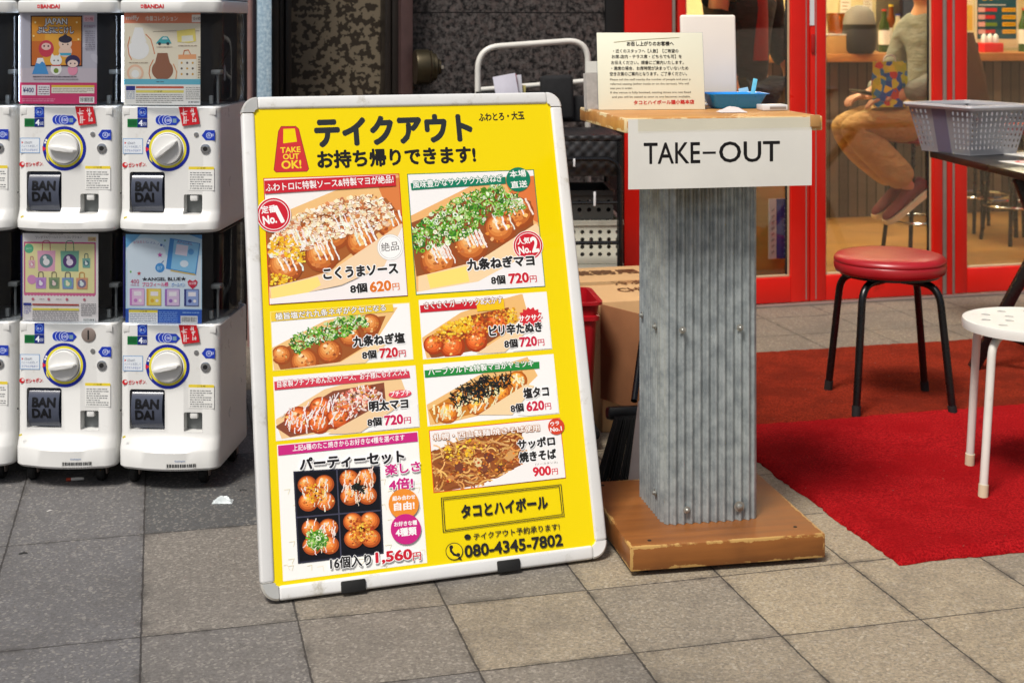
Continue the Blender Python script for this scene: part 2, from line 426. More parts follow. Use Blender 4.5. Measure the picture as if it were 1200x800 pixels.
# ------------------------------------------------------------------ carpets
def carpet_mat(name, c1, c2, c3):
    k = N(name); n1 = k.noise(170, 4, 0.8); n2 = k.noise(5, 6, 0.65); n3 = k.noise(26, 5, 0.75)
    col = k.mix(k.step(n1, 0.36, 0.62), S(*[q*0.72 for q in c1]), S(*c2)); col = k.mix(k.math('MULTIPLY', k.step(n2, 0.42, 0.62), 0.6), col, S(*c3)); col = k.mix(k.math('MULTIPLY', k.step(n3, 0.5, 0.7), 0.4), col, S(*[q*0.8 for q in c1]))
    col = k.mix(k.math('MULTIPLY', k.step(k.noise(60, 2), 0.735, 0.76), 0.5), col, S(150, 120, 105))
    h = k.math('ADD', k.math('MULTIPLY', n1, 0.7), k.math('MULTIPLY', n3, 0.6))
    return k.pr(col, 0.95, 0, k.bump(h, 1.0, 0.010), Sheen_Weight=0.0, Specular_IOR_Level=0.05)
def carpet(name, u0, u1, v0, v1, th, mat, label, z0=0.0):
    nu, nv = int((u1-u0)/0.016), int((v1-v0)/0.016); rnd = random.Random(3)
    jit = {}
    def fn(a, c):
        i, j = round(a*nu), round(c*nv)
        e = min(i, j, nu-i, nv-j); z = th*(0.15 if e == 0 else (0.85 if e == 1 else 1.0)) + rnd.uniform(-1, 1)*0.0011 + (0.0022*(math.sin(i*.11+j*.05)+math.sin(i*.043-j*.13+1)) if e > 1 and th > .01 else 0)
        du = (rnd.uniform(-1, 1)*0.004 + 0.003*math.sin(j*0.31)*(e < 2)); dv = rnd.uniform(-1, 1)*0.004 + 0.003*math.sin(i*.23)*(e < 2)
        p = W(u0 + (u1-u0)*a + du, v0 + (v1-v0)*c + dv, z0 + z); return p
    m = MB(); m.grid(nu, nv, fn)
    ring = [(i, 0) for i in range(nu)] + [(nu, j) for j in range(nv)] + [(i, nv) for i in range(nu, 0, -1)] + [(0, j) for j in range(nv, 0, -1)]
    idx = [j*(nu+1)+i for i, j in ring]; base = len(m.v)
    for i in idx: m.v.append((m.v[i][0], m.v[i][1], z0 + 0.0008))
    for q in range(len(idx)):
        q2 = (q+1) % len(idx); m.f.append([idx[q], idx[q2], base+q2, base+q]); m.m.append(0)
    o = m.build(name, mat, smooth=60); return tag(o, label, 'carpet')
carpet('carpet', 1.57, 3.4, 3.792, 4.64, 0.007, carpet_mat('carpet_rust', (140, 42, 26), (166, 56, 34), (104, 34, 22)),
       'rust red worn carpet under the red topped stool, running along the shop front')
carpet('carpet', 1.57, 3.4, 2.737, 3.786, 0.015, carpet_mat('carpet_red', (184, 18, 26), (208, 34, 38), (160, 14, 20)),
       'bright red shaggy edged carpet under the white stool, nearest the camera')

# ------------------------------------------------------------------ shop front
FZ = (0, 0, AF)
def fthing(name, label, cat, px=None, u=None, v=V0, z=0, group=None):
    uu = fu(px, v) if u is None else u
    t = thing(name, label, cat, W(uu, v, z), AF, group); t['u0'] = uu; return t
H = 2.75
# granite wall
def granite_mat():
    k = N('dark_granite'); n1 = k.noise(46, 5, 0.7); n2 = k.noise(120, 3, 0.7)
    vo = k.n('ShaderNodeTexVoronoi'); vo.inputs['Scale'].default_value = 70; k.t.links.new(k.co.outputs['Object'], vo.inputs['Vector'])
    sep = k.n('ShaderNodeSeparateColor'); k.t.links.new(vo.outputs['Color'], sep.inputs[0])
    col = k.mix(k.step(n1, 0.38, 0.66), S(14, 13, 14), S(98, 92, 89))
    col = k.mix(k.math('MULTIPLY', k.step(sep.outputs[0], 0.6, 0.95), 0.5), col, S(98, 86, 82))
    col = k.mix(k.math('MULTIPLY', k.step(n2, 0.52, 0.7), 0.6), col, S(12, 11, 13))
    sx = k.n('ShaderNodeSeparateXYZ'); k.t.links.new(k.co.outputs['Object'], sx.inputs[0])
    jz = k.math('LESS_THAN', k.math('ABSOLUTE', k.math('SUBTRACT', k.math('FRACT', k.math('DIVIDE', sx.outputs[2], 0.62)), 0.985)), 0.004)
    col = k.mix(jz, col, S(14, 13, 14))
    return k.pr(col, 0.38, 0, k.bump(n1, 0.08, 0.002), Specular_IOR_Level=0.25)
u0, u1 = fu(483), fu(710)
t = fthing('granite_wall', 'dark speckled granite wall behind the yellow menu board', 'wall', u=u0)
b = MB(); b.box(((u1-u0)/2, 0.15, H/2), (u1-u0, 0.3, H)); o = b.build('granite_wall', granite_mat(), smooth=0); o.parent = None
o.location = t.location; o.rotation_euler = t.rotation_euler
for kk in ('label', 'category'): o[kk] = t[kk]
bpy.data.objects.remove(t)
def slab(name, pxa, pxb, v, th, mat, label, cat, z0=0.0, z1=H, bevel=0.004):
    a, c = fu(pxa, v), fu(pxb, v); m = MB(); m.box(((c-a)/2, th/2, (z0+z1)/2), (c-a, th, z1-z0), bevel)
    o = m.build(name, mat, loc=W(a, v, 0), rot=FZ); return tag(o, label, cat)
slab('wall_strip', 710, 732, 5.385, 0.3, M['black_paint'], 'narrow matt black upright strip between granite and red panel', 'wall strip')
t = fthing('red_wall', 'plain red upright panel at the left end of the shop front', 'wall panel', 732, v=5.38)
a = fu(788, 5.38)-fu(732, 5.38)
b = MB(); b.box((a/2, 0.1, H/2), (a-0.002, 0.2, H), 0.003); b.build('panel', M['red_paint'], t)
b = MB(); b.box((a+0.007, 0.09, H/2), (0.013, 0.18, H), 0.002); b.build('trim', M['silver'], t)
# dark wall left, pillars, patterned window
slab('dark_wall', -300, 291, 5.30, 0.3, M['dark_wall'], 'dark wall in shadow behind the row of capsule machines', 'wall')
b = MB(); b.tube([(0, 0, 0), (0, 0, H)], 0.0105, 12)
o = b.build('pipe', simple('pinkish_pipe', (150, 118, 112), 0.4, 0.2, 0.2, 20), loc=W(fu(293, 5.2), 5.2, 0), rot=FZ)
tag(o, 'thin pinkish brown upright pipe between the machines and the pale pillar', 'pipe')
slab('door_jamb', 296.5, 301, 5.24, 0.36, simple('plum_paint', (46, 34, 42), 0.4), 'narrow dark plum upright jamb left of the pale pillar', 'jamb')
def pale_mat():
    k = N('pale_blue_metal'); n = k.noise(90, 4, 0.7); c = k.mix(k.step(n, 0.35, 0.7), S(150, 180, 200), S(205, 224, 232))
    c = k.mix(k.step(k.noise(9, 5, 0.7), 0.66, 0.74), c, S(120, 128, 138)); return k.pr(c, 0.45, 0.1, k.bump(n, 0.2, 0.002))
slab('pillar', 301.5, 318.5, 5.2, 0.4, pale_mat(), 'slim pale blue scuffed pillar left of the patterned window', 'pillar')
t = fthing('window', 'tall dark framed window with brown mottled camouflage film', 'window', 319, v=5.36)
uw = lambda p: fu(p, 5.36)-fu(319, 5.36)
fm = simple('bronze_frame', (46, 40, 36), 0.4, 0.4, 0.2, 10)
for (pa, pb, d) in ((319, 327, 0.0), (328, 334, 0.03), (335, 342, 0.012), (452, 459, 0.012), (460, 469, 0.0)):
    a, c = uw(pa), uw(pb); b = MB(); b.box(((a+c)/2, 0.1+d, H/2), (c-a, 0.2, H), 0.003); b.build('frame', fm, t)
def camo_mat():
    k = N('mottled_film'); n = k.noise(38, 2.2, 0.45); n2 = k.noise(90, 2, 0.5)
    f = k.math('ADD', n, k.math('MULTIPLY', k.math('SUBTRACT', n2, 0.5), 0.22))
    c = k.mix(k.step(f, 0.485, 0.505), S(52, 45, 37), S(112, 101, 84)); return k.pr(c, 0.35, 0, Specular_IOR_Level=0.2)
a, c = uw(342), uw(452); b = MB(); b.box(((a+c)/2, 0.14, H/2), (c-a, 0.01, H)); b.build('pane', camo_mat(), t, smooth=0)
slab('brown_column', 470, 484, 5.30, 0.4, simple('brown_metal', (84, 62, 60), 0.42, 0.2, 0.2, 15), 'slim brown column at the left edge of the granite', 'column')
# standpipe valve on the column side
bz = 0.985; 
Mx = Matrix.Rotation(R(90), 4, 'Y')
t = thing('hydrant_valve', 'old dark brass pipe valve sticking out beside the brown column', 'valve', W(fu(484, 5.30), 5.26, fz(484, 79, 5.26)), AF)
brs = simple('old_brass', (74, 66, 48), 0.38, 0.7, 0.3, 14, dirt=0.5, dcol=(40, 36, 30))
b = MB(); b.lathe([(0.0, 0), (0.066, 0), (0.068, 0.008), (0.068, 0.05), (0.063, 0.056), (0.063, 0.064), (0.0, 0.064)], 40, M=Mx); b.build('body', brs, t)
b = MB(); b.lathe([(0.0, 0.066), (0.052, 0.066), (0.053, 0.08), (0.044, 0.084), (0.03, 0.088), (0.03, 0.098), (0, 0.098)], 40, M=Mx); b.build('cap', brs, t)
b = MB(); b.lathe([(0.0, 0.099), (0.014, 0.099), (0.014, 0.11), (0, 0.112)], 6, M=Mx); b.build('nut', M['chrome'], t)

# glazed red doors
def door(label, pl, pg0, pg1, pr, zg, extra=()):
    ul = fu(pl); t = fthing('glass_door', label, 'glass door', u=ul)
    f = lambda p: fu(p)-ul
    Ht = 2.2; z0 = 0.012
    def bar(nm, a, c, za, zb, mat=M['red_paint'], y=0.025, d=0.05, bv=0.003, par=t):
        m = MB(); m.box(((a+c)/2, y, (za+zb)/2), (c-a, d, zb-za), bv); return m.build(nm, mat, par)
    bar('stile', f(pl)+0.001, f(pg0), z0, Ht); bar('stile', f(pg1), f(pr)-0.001, z0, Ht)
    bar('bottom_rail', f(pg0)+0.001, f(pg1)-0.001, z0, zg); bar('top_rail', f(pg0)+0.001, f(pg1)-0.001, Ht-0.1, Ht)
    bar('pane', f(pg0)-0.004, f(pg1)+0.004, zg-0.004, Ht-0.096, M['glass'], 0.027, 0.006, 0)
    gk = simple('gasket', (196, 176, 140), 0.5, 0, 0.1, 30)
    g = 0.009
    for (a, c, za, zb) in ((f(pg0)+0.0005, f(pg0)+g, zg+g, Ht-0.1), (f(pg1)-g, f(pg1)-0.0005, zg+g, Ht-0.1), (f(pg0)+0.0005, f(pg1)-0.0005, zg+0.0005, zg+g)):
        bar('gasket', a, c, za, zb, gk, 0.020, 0.012, 0.001)
    bk = M['black_rubber']
    bar('gasket', f(pg1)-g-0.007, f(pg1)-g, zg+g, Ht-0.1, bk, 0.021, 0.009, 0.001)
    for e in extra: bar(*e)
    return t, f, bar
zg = 0.118
t1, f1, bar1 = door('red framed glass door behind the take-out stand', 793.5, 804, 927, 949, zg)
bar1('groove', f1(944.2), f1(945.2), 0.02, 2.18, M['silver'], -0.0003, 0.002, 0)
t2, f2, bar2 = door('red framed glass door behind the red stool, seated customer inside', 949.6, 968, 1093.5, 1105, zg)
bar2('groove', f2(955.6), f2(956.6), 0.02, 2.18, M['silver'], -0.0003, 0.002, 0)
o = bar2('sticker', f2(950.4)-0.006, f2(953.6)+0.002, fz(950, 30), 1.75, M['white_plastic'], -0.0015, 0.002, 0)
bar2('handle', f2(950.0), f2(954.4), fz(950, 62), fz(950, 40), simple('red_handle', (170, 16, 12), 0.5), -0.004, 0.008, 0.003)
bar2('trim', f2(1105.2), f2(1109.2), 0.012, 2.2, M['silver'], 0.02, 0.045, 0.002)
t3, f3, bar3 = door('red framed glass door behind the grey basket, wall poster inside', 1119, 1133.5, 1290, 1306, zg)
bar3('trim', f3(1118.0)-0.006, f3(1119.0)-0.001, 0.012, 2.2, M['silver'], 0.02, 0.045, 0.002)
slab('door_post', 1109.6, 1116.8, V0+0.004, 0.06, M['red_paint'], 'slim red post between the two right hand glass doors', 'door post', 0.0, 2.2)
slab('fascia', 732, 1420, V0-0.02, 0.3, M['red_paint'], 'long red fascia over the glass doors', 'fascia', 2.21, H)
slab('end_wall', 1307, 1420, V0, 0.2, M['red_paint'], 'red wall closing the shop front beyond the last door', 'wall', 0, 2.2)
slab('door_sill', 793, 1306, V0-0.03, 0.028, M['silver'], 'worn metal sill along the foot of the glass doors', 'sill', 0.0, 0.010, 0.002)

# ------------------------------------------------------------------ inside the shop
UL, UR = fu(732), fu(1420)+1.7; VB = 8.6
def ubox(name, ua, ub, va, vb, za, zb, mat, label, cat, kind=None, bevel=0.0):
    m = MB(); m.box(((ub-ua)/2, (vb-va)/2, (zb-za)/2), (ub-ua, vb-va, zb-za), bevel)
    o = m.build(name, mat, loc=W(ua, va, za), rot=FZ, smooth=38 if bevel else 0)
    return tag(o, label, cat, None, kind)
ubox('shop_floor', UL, UR+0.6, V0+0.06, VB, 0.002, 0.012, wood_mat('floor_wood', (150, 108, 58), (176, 132, 72), scale=3), None, None, 'structure')
ubox('shop_ceiling', UL, UR+0.6, V0+0.2, VB, 2.6, 2.65, M['ceil'], None, None, 'structure')
ubox('inner_wall', UL, UR+0.6, VB, VB+0.1, 0, 2.65, M['interior_wall'], 'warm yellow back wall inside the shop', 'wall')
ubox('inner_side_wall', UL, UL+0.06, V0+0.21, VB, 0, 2.6, M['interior_wall'], 'warm yellow side wall inside the shop, left end', 'wall')
ubox('inner_end_wall', UR+0.54, UR+0.6, V0+0.21, VB, 0, 2.6, M['interior_wall'], 'warm yellow side wall inside the shop, right end', 'wall')
def slat_mat():
    k = N('dark_slats'); sx = k.n('ShaderNodeSeparateXYZ'); k.t.links.new(k.co.outputs['Object'], sx.inputs[0])
    wv = k.math('FRACT', k.math('MULTIPLY', sx.outputs[0], 16)); 
    c1 = k.n('ShaderNodeTexWhiteNoise'); c1.noise_dimensions = '1D'; k.set(c1.inputs['W'], k.math('FLOOR', k.math('MULTIPLY', sx.outputs[0], 16)))
    base = k.mix(c1.outputs['Value'], S(66, 54, 44), S(134, 116, 98)); base = k.mix(k.math('MULTIPLY', k.noise(9, 5), 0.5), base, S(70, 58, 50))
    base = k.mix(k.math('LESS_THAN', wv, 0.12), base, S(20, 17, 15)); return k.pr(base, 0.55, 0.15)
t = thing('counter', 'long bar counter with orange wood top and dark slatted front inside', 'counter', W(UL+0.1, 7.62, 0), AF)
Lc = UR-UL+0.3
b = MB(); b.box((Lc/2, 0.3, 0.985), (Lc, 0.68, 0.05), 0.006); b.build('top', M['orange_wood'], t)
b = MB(); b.box((Lc/2, 0.34, 0.48), (Lc, 0.5, 0.95)); b.build('front_panel', slat_mat(), t, smooth=0)
# ceiling lamps
for i, (uu, vv) in enumerate(((1.9, 6.6), (3.1, 6.6), (4.3, 6.6), (2.3, 7.8), (3.6, 7.8), (5.0, 7.8))):
    t = thing('ceiling_lamp', 'warm ceiling lamp panel inside the shop', 'ceiling lamp', W(uu, vv, 2.6), AF, 'ceiling lamps inside the shop')
    b = MB(); b.box((0, 0, -0.02), (0.64, 0.34, 0.04), 0.006); b.build('frame', M['ceil'], t)
    b = MB(); b.box((0, 0, -0.044), (0.58, 0.28, 0.006)); b.build('diffuser', emit_mat('lamp_glow_%d' % i, (255, 238, 206), 46.0), t, smooth=0)
# ------------------------------------------------------------------ capsule machines
def cut(o, boxes):
    for (c, d, bv) in boxes:
        m = MB(); m.box(c, d, bv, seg=3); k = m.build('cutter', M['paper'], smooth=0)
        md = o.modifiers.new('b', 'BOOLEAN'); md.operation = 'DIFFERENCE'; md.object = k; md.solver = 'EXACT'
        dg = bpy.context.evaluated_depsgraph_get(); me = bpy.data.meshes.new_from_object(o.evaluated_get(dg))
        o.modifiers.clear(); o.data = me; bpy.data.objects.remove(k)
    o.data.polygons.foreach_set('use_smooth', [True]*len(o.data.polygons)); o.data.set_sharp_from_angle(angle=R(32))
MS = 1/459.0
def mring(z, hw, yf, bul, r, dep):
    pts = []
    for j in range(7):
        a = R(180 + 90*j/6); pts.append((-hw+r+r*math.cos(a), yf+r+r*math.sin(a), z))
    for j in range(1, 12):
        x = (-1+2*j/12)*(hw-r); pts.append((x, yf - bul*(1-(x/(hw-r))**2), z))
    for j in range(7):
        a = R(270 + 90*j/6); pts.append((hw-r+r*math.cos(a), yf+r+r*math.sin(a), z))
    pts += [(hw, dep*0.5, z), (hw, dep-0.02, z), (hw-0.02, dep, z), (-hw+0.02, dep, z), (-hw, dep-0.02, z), (-hw, dep*0.5, z)]
    return pts
DEP = 0.29
def shelf_noise(): pass
M['window_dark'] = simple('machine_interior', (30, 27, 32), 0.5, 0, 0.4, 7)
M['chute'] = simple('smoked_plastic', (74, 80, 96), 0.2, 0, 0.1, 6)
M['blue'] = simple('label_blue', (24, 50, 170), 0.4)
M['led'] = emit_mat('led_white', (215, 232, 255), 9.0)
M['led_dim'] = simple('blue_side_strip', (34, 36, 120), 0.4)

def draw_stickers(new, lower, kind):
    p = new('price_sticker')
    # upper-machine pixel layout
    p.rect(160, 129.2, 171.6, 142, (26, 54, 160)); p.circle((166, 135), 4.6, (90, 130, 215)); p.circle((166, 135), 3.6, (26, 54, 160))
    p.text('あと', (163, 137), (169, 137), 3.2, (210, 225, 250))
    p.rect(148, 143, 160, 152.6, (24, 120, 60)); p.rect(149, 144.5, 159, 151, (18, 92, 48)); p.rect(160, 142.6, 171.6, 152.8, (20, 40, 120))
    p.text('4', (161.5, 151), (166, 151), 6.5, (235, 240, 250), 0.03); p.text('回', (167, 150.6), (170.6, 150.6), 3.6, (220, 228, 245))
    p = new('coin_sticker')
    for i, xx in enumerate((187, 191, 195.5)):
        p.circle((xx, 144.3), 6.0, (220, 228, 245)); p.circle((xx, 144.3), 5.5, (28, 58, 176))
    p.poly([(195, 139.4), (206, 139.4), (211, 144.5), (206, 150), (195, 150)], (28, 58, 176)); p.circle((196.5, 144.5), 4.4, (200, 214, 245)); p.circle((196.5, 144.5), 3.7, (28, 58, 176))
    p.text('100', (193.6, 146.2), (199.6, 146.2), 3.4, (235, 240, 255)); p.rect(202, 142.5, 206.5, 147.3, (120, 150, 170))
    p = new('dial_ring')
    p.circle((196, 178), 26, (24, 40, 150), n=48); p.circle((196, 178), 22.3, (226, 214, 60), n=48); p.circle((196, 178), 19.6, (238, 238, 236), n=48)
    p.circle((196, 178), 18.3, (60, 66, 80), n=48); p.circle((196, 178), 17.7, (236, 236, 234), n=48)
    p.poly([(169.5, 175.4), (174.5, 178.2), (169.8, 181.6)], (214, 40, 70)); p.poly([(174, 184), (178, 194), (174.5, 190.5)], (240, 226, 60))
    for q in ((174.3, 168.4), (173, 171.2)): p.circle(q, 1.3, (240, 240, 240))
    p = new('guide_sticker')
    p.rect(142.5, 165.8, 166.5, 183.8, (120, 160, 205)); p.rect(143.3, 166.6, 165.7, 183, (226, 232, 238))
    p.poly([(144.6, 169.8), (146.8, 171.2), (144.6, 172.8)], (200, 40, 50)); p.text('1回400円', (148, 173), (157, 173), 3, (70, 80, 110))
    p.text('ハンドルを回して', (144.6, 177), (164, 177), 2.8, (90, 110, 150)); p.text('カプセルが出ます', (144.6, 181.4), (164, 181.4), 3, (50, 90, 170))
    p = new('logo_sticker')
    p.circle((145, 197), 3.2, (206, 40, 46)); p.circle((146, 196.2), 1.5, (235, 225, 225)); p.text('ガシャポン.', (149.5, 200), (170.5, 198.6), 5.4, (206, 40, 46), 0.03)
    p = new('return_sticker')
    p.poly([(236.3, 162), (241, 155.8), (252, 155.8), (252, 167.6), (241, 167.6)], (28, 58, 176)); p.circle((245, 162), 3.5, (190, 205, 240)); p.circle((245, 162), 2.8, (28, 58, 176))
    p.text('返却', (243, 163.4), (250.5, 163.4), 3.6, (220, 228, 250))
    p = new('caution_sticker')
    p.rect(220.8, 198.6, 251, 226, (236, 236, 232)); p.rect(220.8, 198.4, 251, 201.8, (232, 208, 60)); p.text('ご注意', (231, 201.2), (241, 201.2), 2.3, (90, 80, 30))
    rl = random.Random(5)
    for r_ in range(8):
        y = 205 + r_*2.6; x = 222.5
        while x < 247 - (8 if r_ % 3 == 2 else 0):
            wd = rl.uniform(1.0, 4.0); p.rect(x, y, min(x+wd, 249.5), y+1.2, (128, 130, 132), False); x += wd + rl.uniform(.4, .9)
    if kind != 1:    # red hanging flag over the coin slot
        p = new('flag_sticker')
        p.poly([(209.5, 128.6), (231, 128.6), (234.5, 148.5), (214, 151)], (196, 28, 40))
        fr = random.Random(6)
        for gx, gy, gw, gh in ((212.5, 131, 8, 8), (213.5, 139.6, 8, 8.6), (223, 130.4, 6.6, 4.6), (223.8, 136, 6.6, 4.4), (224.6, 141.4, 6.6, 4.6)):
            for _ in range(5 if gw > 7 else 4):
                x, y = gx + fr.uniform(0, gw*.5), gy + fr.uniform(0, gh)
                if fr.random() < .55: p.line([(x, y), (x + gw*fr.uniform(.4, .6), y - .6)], .75, (232, 214, 214))
                else: p.line([(x + gw*.25, gy), (x + gw*.25 + fr.uniform(-.6, .6), gy + gh)], .75, (232, 214, 214))
    if lower:
        p = new('barcode_sticker')
        p.rect(199, 286.5, 233, 291.6, (206, 206, 202)); rb = random.Random(2); x = 200
        y0 = 287
        while x < 232:
            wd = rb.uniform(.5, 1.5); p.rect(x, y0, x+wd, y0+3.8, (40, 40, 42), False); x += wd + rb.uniform(.4, 1.1)
        p.text('BN 0234 8712 1190', (201, 294.6), (231, 294.6), 1.8, (120, 120, 118)); p.text('Gashapon', (209, 284.8), (221, 284.8), 2.4, (60, 110, 170))
    p = new('arrow_sticker')
    p.poly([(145.6, 257.5), (149, 256.2), (149.6, 258.2), (146, 259.6)], (226, 208, 60))

def barcode(p, x0, y0, x1, y1, seed=1):
    p.rect(x0, y0, x1, y1, (240, 240, 238)); rb = random.Random(seed); x = x0+1.2; p.up()
    while x < x1-1.4:
        wd = rb.uniform(.35, 1.0); p.rect(x, y0+1, x+wd, y1-1.6, (40, 40, 42), False); x += wd + rb.uniform(.4, .8)
def fineprint(p, x0, y0, x1, rows, dy, col, seed=1):
    rl = random.Random(seed); p.up()
    for r_ in range(rows):
        x = x0; xe = x1 - (rl.uniform(0, (x1-x0)*.4) if r_ == rows-1 else 0)
        while x < xe:
            wd = rl.uniform(1.0, 4.5); p.rect(x, y0+r_*dy, min(x+wd, x1), y0+r_*dy+dy*.42, col, False); x += wd + rl.uniform(.4, 1.0)

def card_a(p):     # souvenir figures of old japan, px of the photo's left upper machine
    p.rect(15, 17, 110, 126, (186, 184, 196))
    for i in range(9): p.circle((30 + i*11.3 % 80, 24 + (i*17) % 70), 5 + i % 4, (198, 196, 206), ry=3+i % 3, rot=i)
    p.rect(30, 22, 92.5, 82, (52, 34, 40)); p.rect(31.5, 23.5, 91, 80.5, (226, 150, 46)); p.rect(31.5, 52, 91, 80.5, (206, 110, 40))
    p.poly([(50, 23.5), (74, 23.5), (78, 80), (44, 80)], (236, 172, 62))
    p.rect(15, 84, 110, 101, (200, 190, 198))
    p.text('JAPAN', (47, 34.5), (74, 34.5), 9, (245, 245, 245), 0.02, 0.09, (30, 26, 60)); p.text('ぷにぷにこけし', (38, 43), (82, 43), 7.5, (245, 245, 245), 0.01, 0.12, (30, 26, 60))
    p.circle((49, 61), 9.2, (206, 58, 80), ry=10); p.circle((49, 58.5), 5.8, (236, 196, 186), ry=4.2)
    for q in (46.5, 51.5): p.circle((q, 58), 1.1, (60, 30, 36))
    p.circle((72, 64), 8, (238, 206, 184), ry=7); p.circle((72, 55), 8, (240, 210, 190), ry=6.5); p.circle((72, 50), 8.2, (40, 36, 60), ry=4.4); p.circle((72, 46.4), 2.6, (40, 36, 60)); p.rect(65, 66, 79, 69, (70, 170, 200))
    for q in (69, 75): p.circle((q, 56), .9, (50, 36, 40))
    p.poly([(32, 91), (38.5, 72), (45, 72), (52, 91)], (72, 152, 214)); p.poly([(37, 78), (38.5, 72), (45, 72), (47, 78), (44, 76), (41, 79)], (242, 244, 248))
    p.poly([(54, 74), (56, 66.5), (60, 71)], (242, 242, 238)); p.poly([(67, 74), (65.6, 66.5), (61.5, 71)], (242, 242, 238)); p.circle((61, 75), 7, (244, 244, 240), ry=6); p.circle((61, 85), 6.6, (244, 244, 240), ry=7); p.circle((61, 87), 3, (120, 150, 50)); p.rect(56, 80, 66, 81.6, (200, 50, 50))
    for q in (58.6, 63.4): p.circle((q, 75), .9, (50, 50, 60))
    p.circle((81, 86), 6, (236, 150, 176), ry=6.5); p.circle((81, 76), 9, (48, 40, 84), ry=7.5); p.circle((81, 78.6), 6.4, (242, 214, 200), ry=4.4)
    for q in (78.5, 83.5): p.circle((q, 78.5), .9, (50, 36, 50))
    p.rect(16, 101, 110, 126, (206, 54, 108)); p.rect(19.5, 104, 36.5, 116, (240, 240, 244)); p.text('¥400', (21, 112.6), (34, 112.6), 5.6, (40, 40, 110), 0.02)
    p.rect(38.5, 104, 53.5, 116, (238, 236, 238)); fineprint(p, 40, 106, 52.5, 4, 2.6, (120, 90, 110), 3)
    p.rect(55.5, 104, 107, 106.5, (226, 196, 60)); p.rect(55.5, 106.5, 107, 113.5, (238, 234, 220)); fineprint(p, 57, 107.6, 106, 3, 1.9, (150, 140, 120), 4)
    p.rect(94, 22, 107, 29.5, (226, 190, 200)); p.text('全5種', (95.5, 28), (105.5, 28), 4, (190, 40, 70)); fineprint(p, 20, 120, 60, 2, 2.2, (232, 150, 180), 6); barcode(p, 89, 117.5, 107, 125, 3)
    fineprint(p, 33, 93.4, 88, 1, 2.4, (90, 86, 96), 8); fineprint(p, 34, 96.6, 90, 1, 2.0, (130, 126, 136), 18); fineprint(p, 96, 40, 108, 9, 2.6, (150, 146, 160), 19); p.text('おきあがり', (95, 36), (108, 36), 3.4, (120, 60, 110))
    for q in ((36, 30), (86, 30), (34, 46), (88, 50), (58, 30)): p.circle(q, 1.3, (250, 214, 120)); p.circle(q, .7, (252, 238, 190))
def card_b(p):     # drawstring pouches, photo px of right upper machine
    p.rect(142, 17.5, 235.5, 127, (240, 230, 206)); p.rect(142, 19, 235.5, 31, (232, 138, 104))
    p.text('miffy', (144.5, 28.5), (160, 28.5), 6.5, (246, 232, 222), 0.02); p.text('巾着コレクション', (168, 28.3), (206, 28.3), 5.8, (246, 232, 222), 0.02)
    p.rect(223, 21, 234, 30, (244, 236, 228)); p.text('全6種', (224, 27.5), (233, 27.5), 4, (120, 90, 80))
    p.circle((159.5, 62), 12.5, (244, 244, 242), ry=11.5); p.poly([(150, 53), (155, 36), (164, 36), (169, 53)], (244, 244, 242))
    p.line([(149, 47), (146.6, 57), (148, 68), (151, 74)], 1.1, (216, 120, 70)); p.line([(168, 44), (174, 50), (177, 60), (178.6, 67)], 1.1, (216, 120, 70))
    p.circle((188, 86), 12.8, (150, 100, 76), ry=12); p.poly([(179, 78), (182, 66), (194, 66), (197, 78)], (150, 100, 76))
    p.line([(177, 74), (173, 82), (172, 90), (174, 97)], 1.1, (216, 130, 80)); p.line([(201, 79), (205, 88), (204, 96), (200, 101)], 1.1, (226, 150, 100))
    p.circle((155.5, 89.5), 10, (238, 196, 166)); p.circle((155.5, 89.5), 7.4, (240, 226, 206)); p.circle((155.5, 90.5), 4.6, (244, 244, 240))
    p.poly([(180, 55), (184, 50), (188, 46.5), (194, 46.5), (197, 51), (199, 55)], (66, 168, 176)); p.poly([(187, 50), (189, 47.6), (193, 47.6), (194.6, 50)], (200, 226, 226))
    for q in (184.5, 194.5): p.circle((q, 55), 1.8, (50, 60, 70))
    p.line([(177, 41), (200, 40), (232, 40)], .5, (150, 130, 110)); p.poly([(205, 40), (227, 37), (228, 52), (220, 54), (206, 53)], (240, 222, 120)); p.poly([(211, 46), (224, 45), (225, 52), (211, 53)], (236, 234, 216))
    p.poly([(207, 70), (228, 69), (229, 98), (206, 98)], (242, 236, 220)); p.poly([(207, 68), (228, 67.4), (228.4, 73), (207, 73.4)], (238, 170, 120)); p.line([(213, 68), (214, 63), (219, 62.4), (221.6, 67.6)], .9, (216, 120, 70))
    for i in range(3):
        for j in range(3): p.circle((211 + i*6.6, 77.5 + j*6.6), 1.3, (110, 100, 90) if (i+j) % 2 else (214, 170, 80))
    fineprint(p, 181, 58.5, 200, 1, 1.8, (150, 130, 110), 31); fineprint(p, 207, 57, 229, 1, 1.8, (150, 130, 110), 32); fineprint(p, 148, 77, 172, 1, 1.8, (150, 130, 110), 33); fineprint(p, 208, 101 - 2, 228, 1, 1.6, (150, 130, 110), 34); fineprint(p, 230.5, 70, 234.5, 9, 3, (150, 130, 110), 35)
    p.rect(142, 96.5, 235.5, 103, (104, 186, 208)); p.rect(142, 103, 235.5, 127, (240, 238, 232)); fineprint(p, 181, 99.4, 192, 1, 2, (70, 80, 90), 5)
    p.rect(144.5, 104.6, 155.4, 110, (40, 50, 140)); fineprint(p, 145, 111.4, 155, 4, 2.4, (130, 150, 180), 2)
    p.rect(156.5, 105, 213.5, 107.4, (206, 90, 60)); p.rect(156.5, 109.6, 213.5, 112.6, (232, 220, 110)); p.text('ご注意', (178, 112.2), (188, 112.2), 2.2, (90, 80, 40))
    fineprint(p, 156.5, 114.6, 213, 5, 2.2, (140, 138, 134), 9); fineprint(p, 216, 106, 233, 7, 2.2, (160, 158, 152), 12); barcode(p, 218, 121.5, 234, 126, 9)
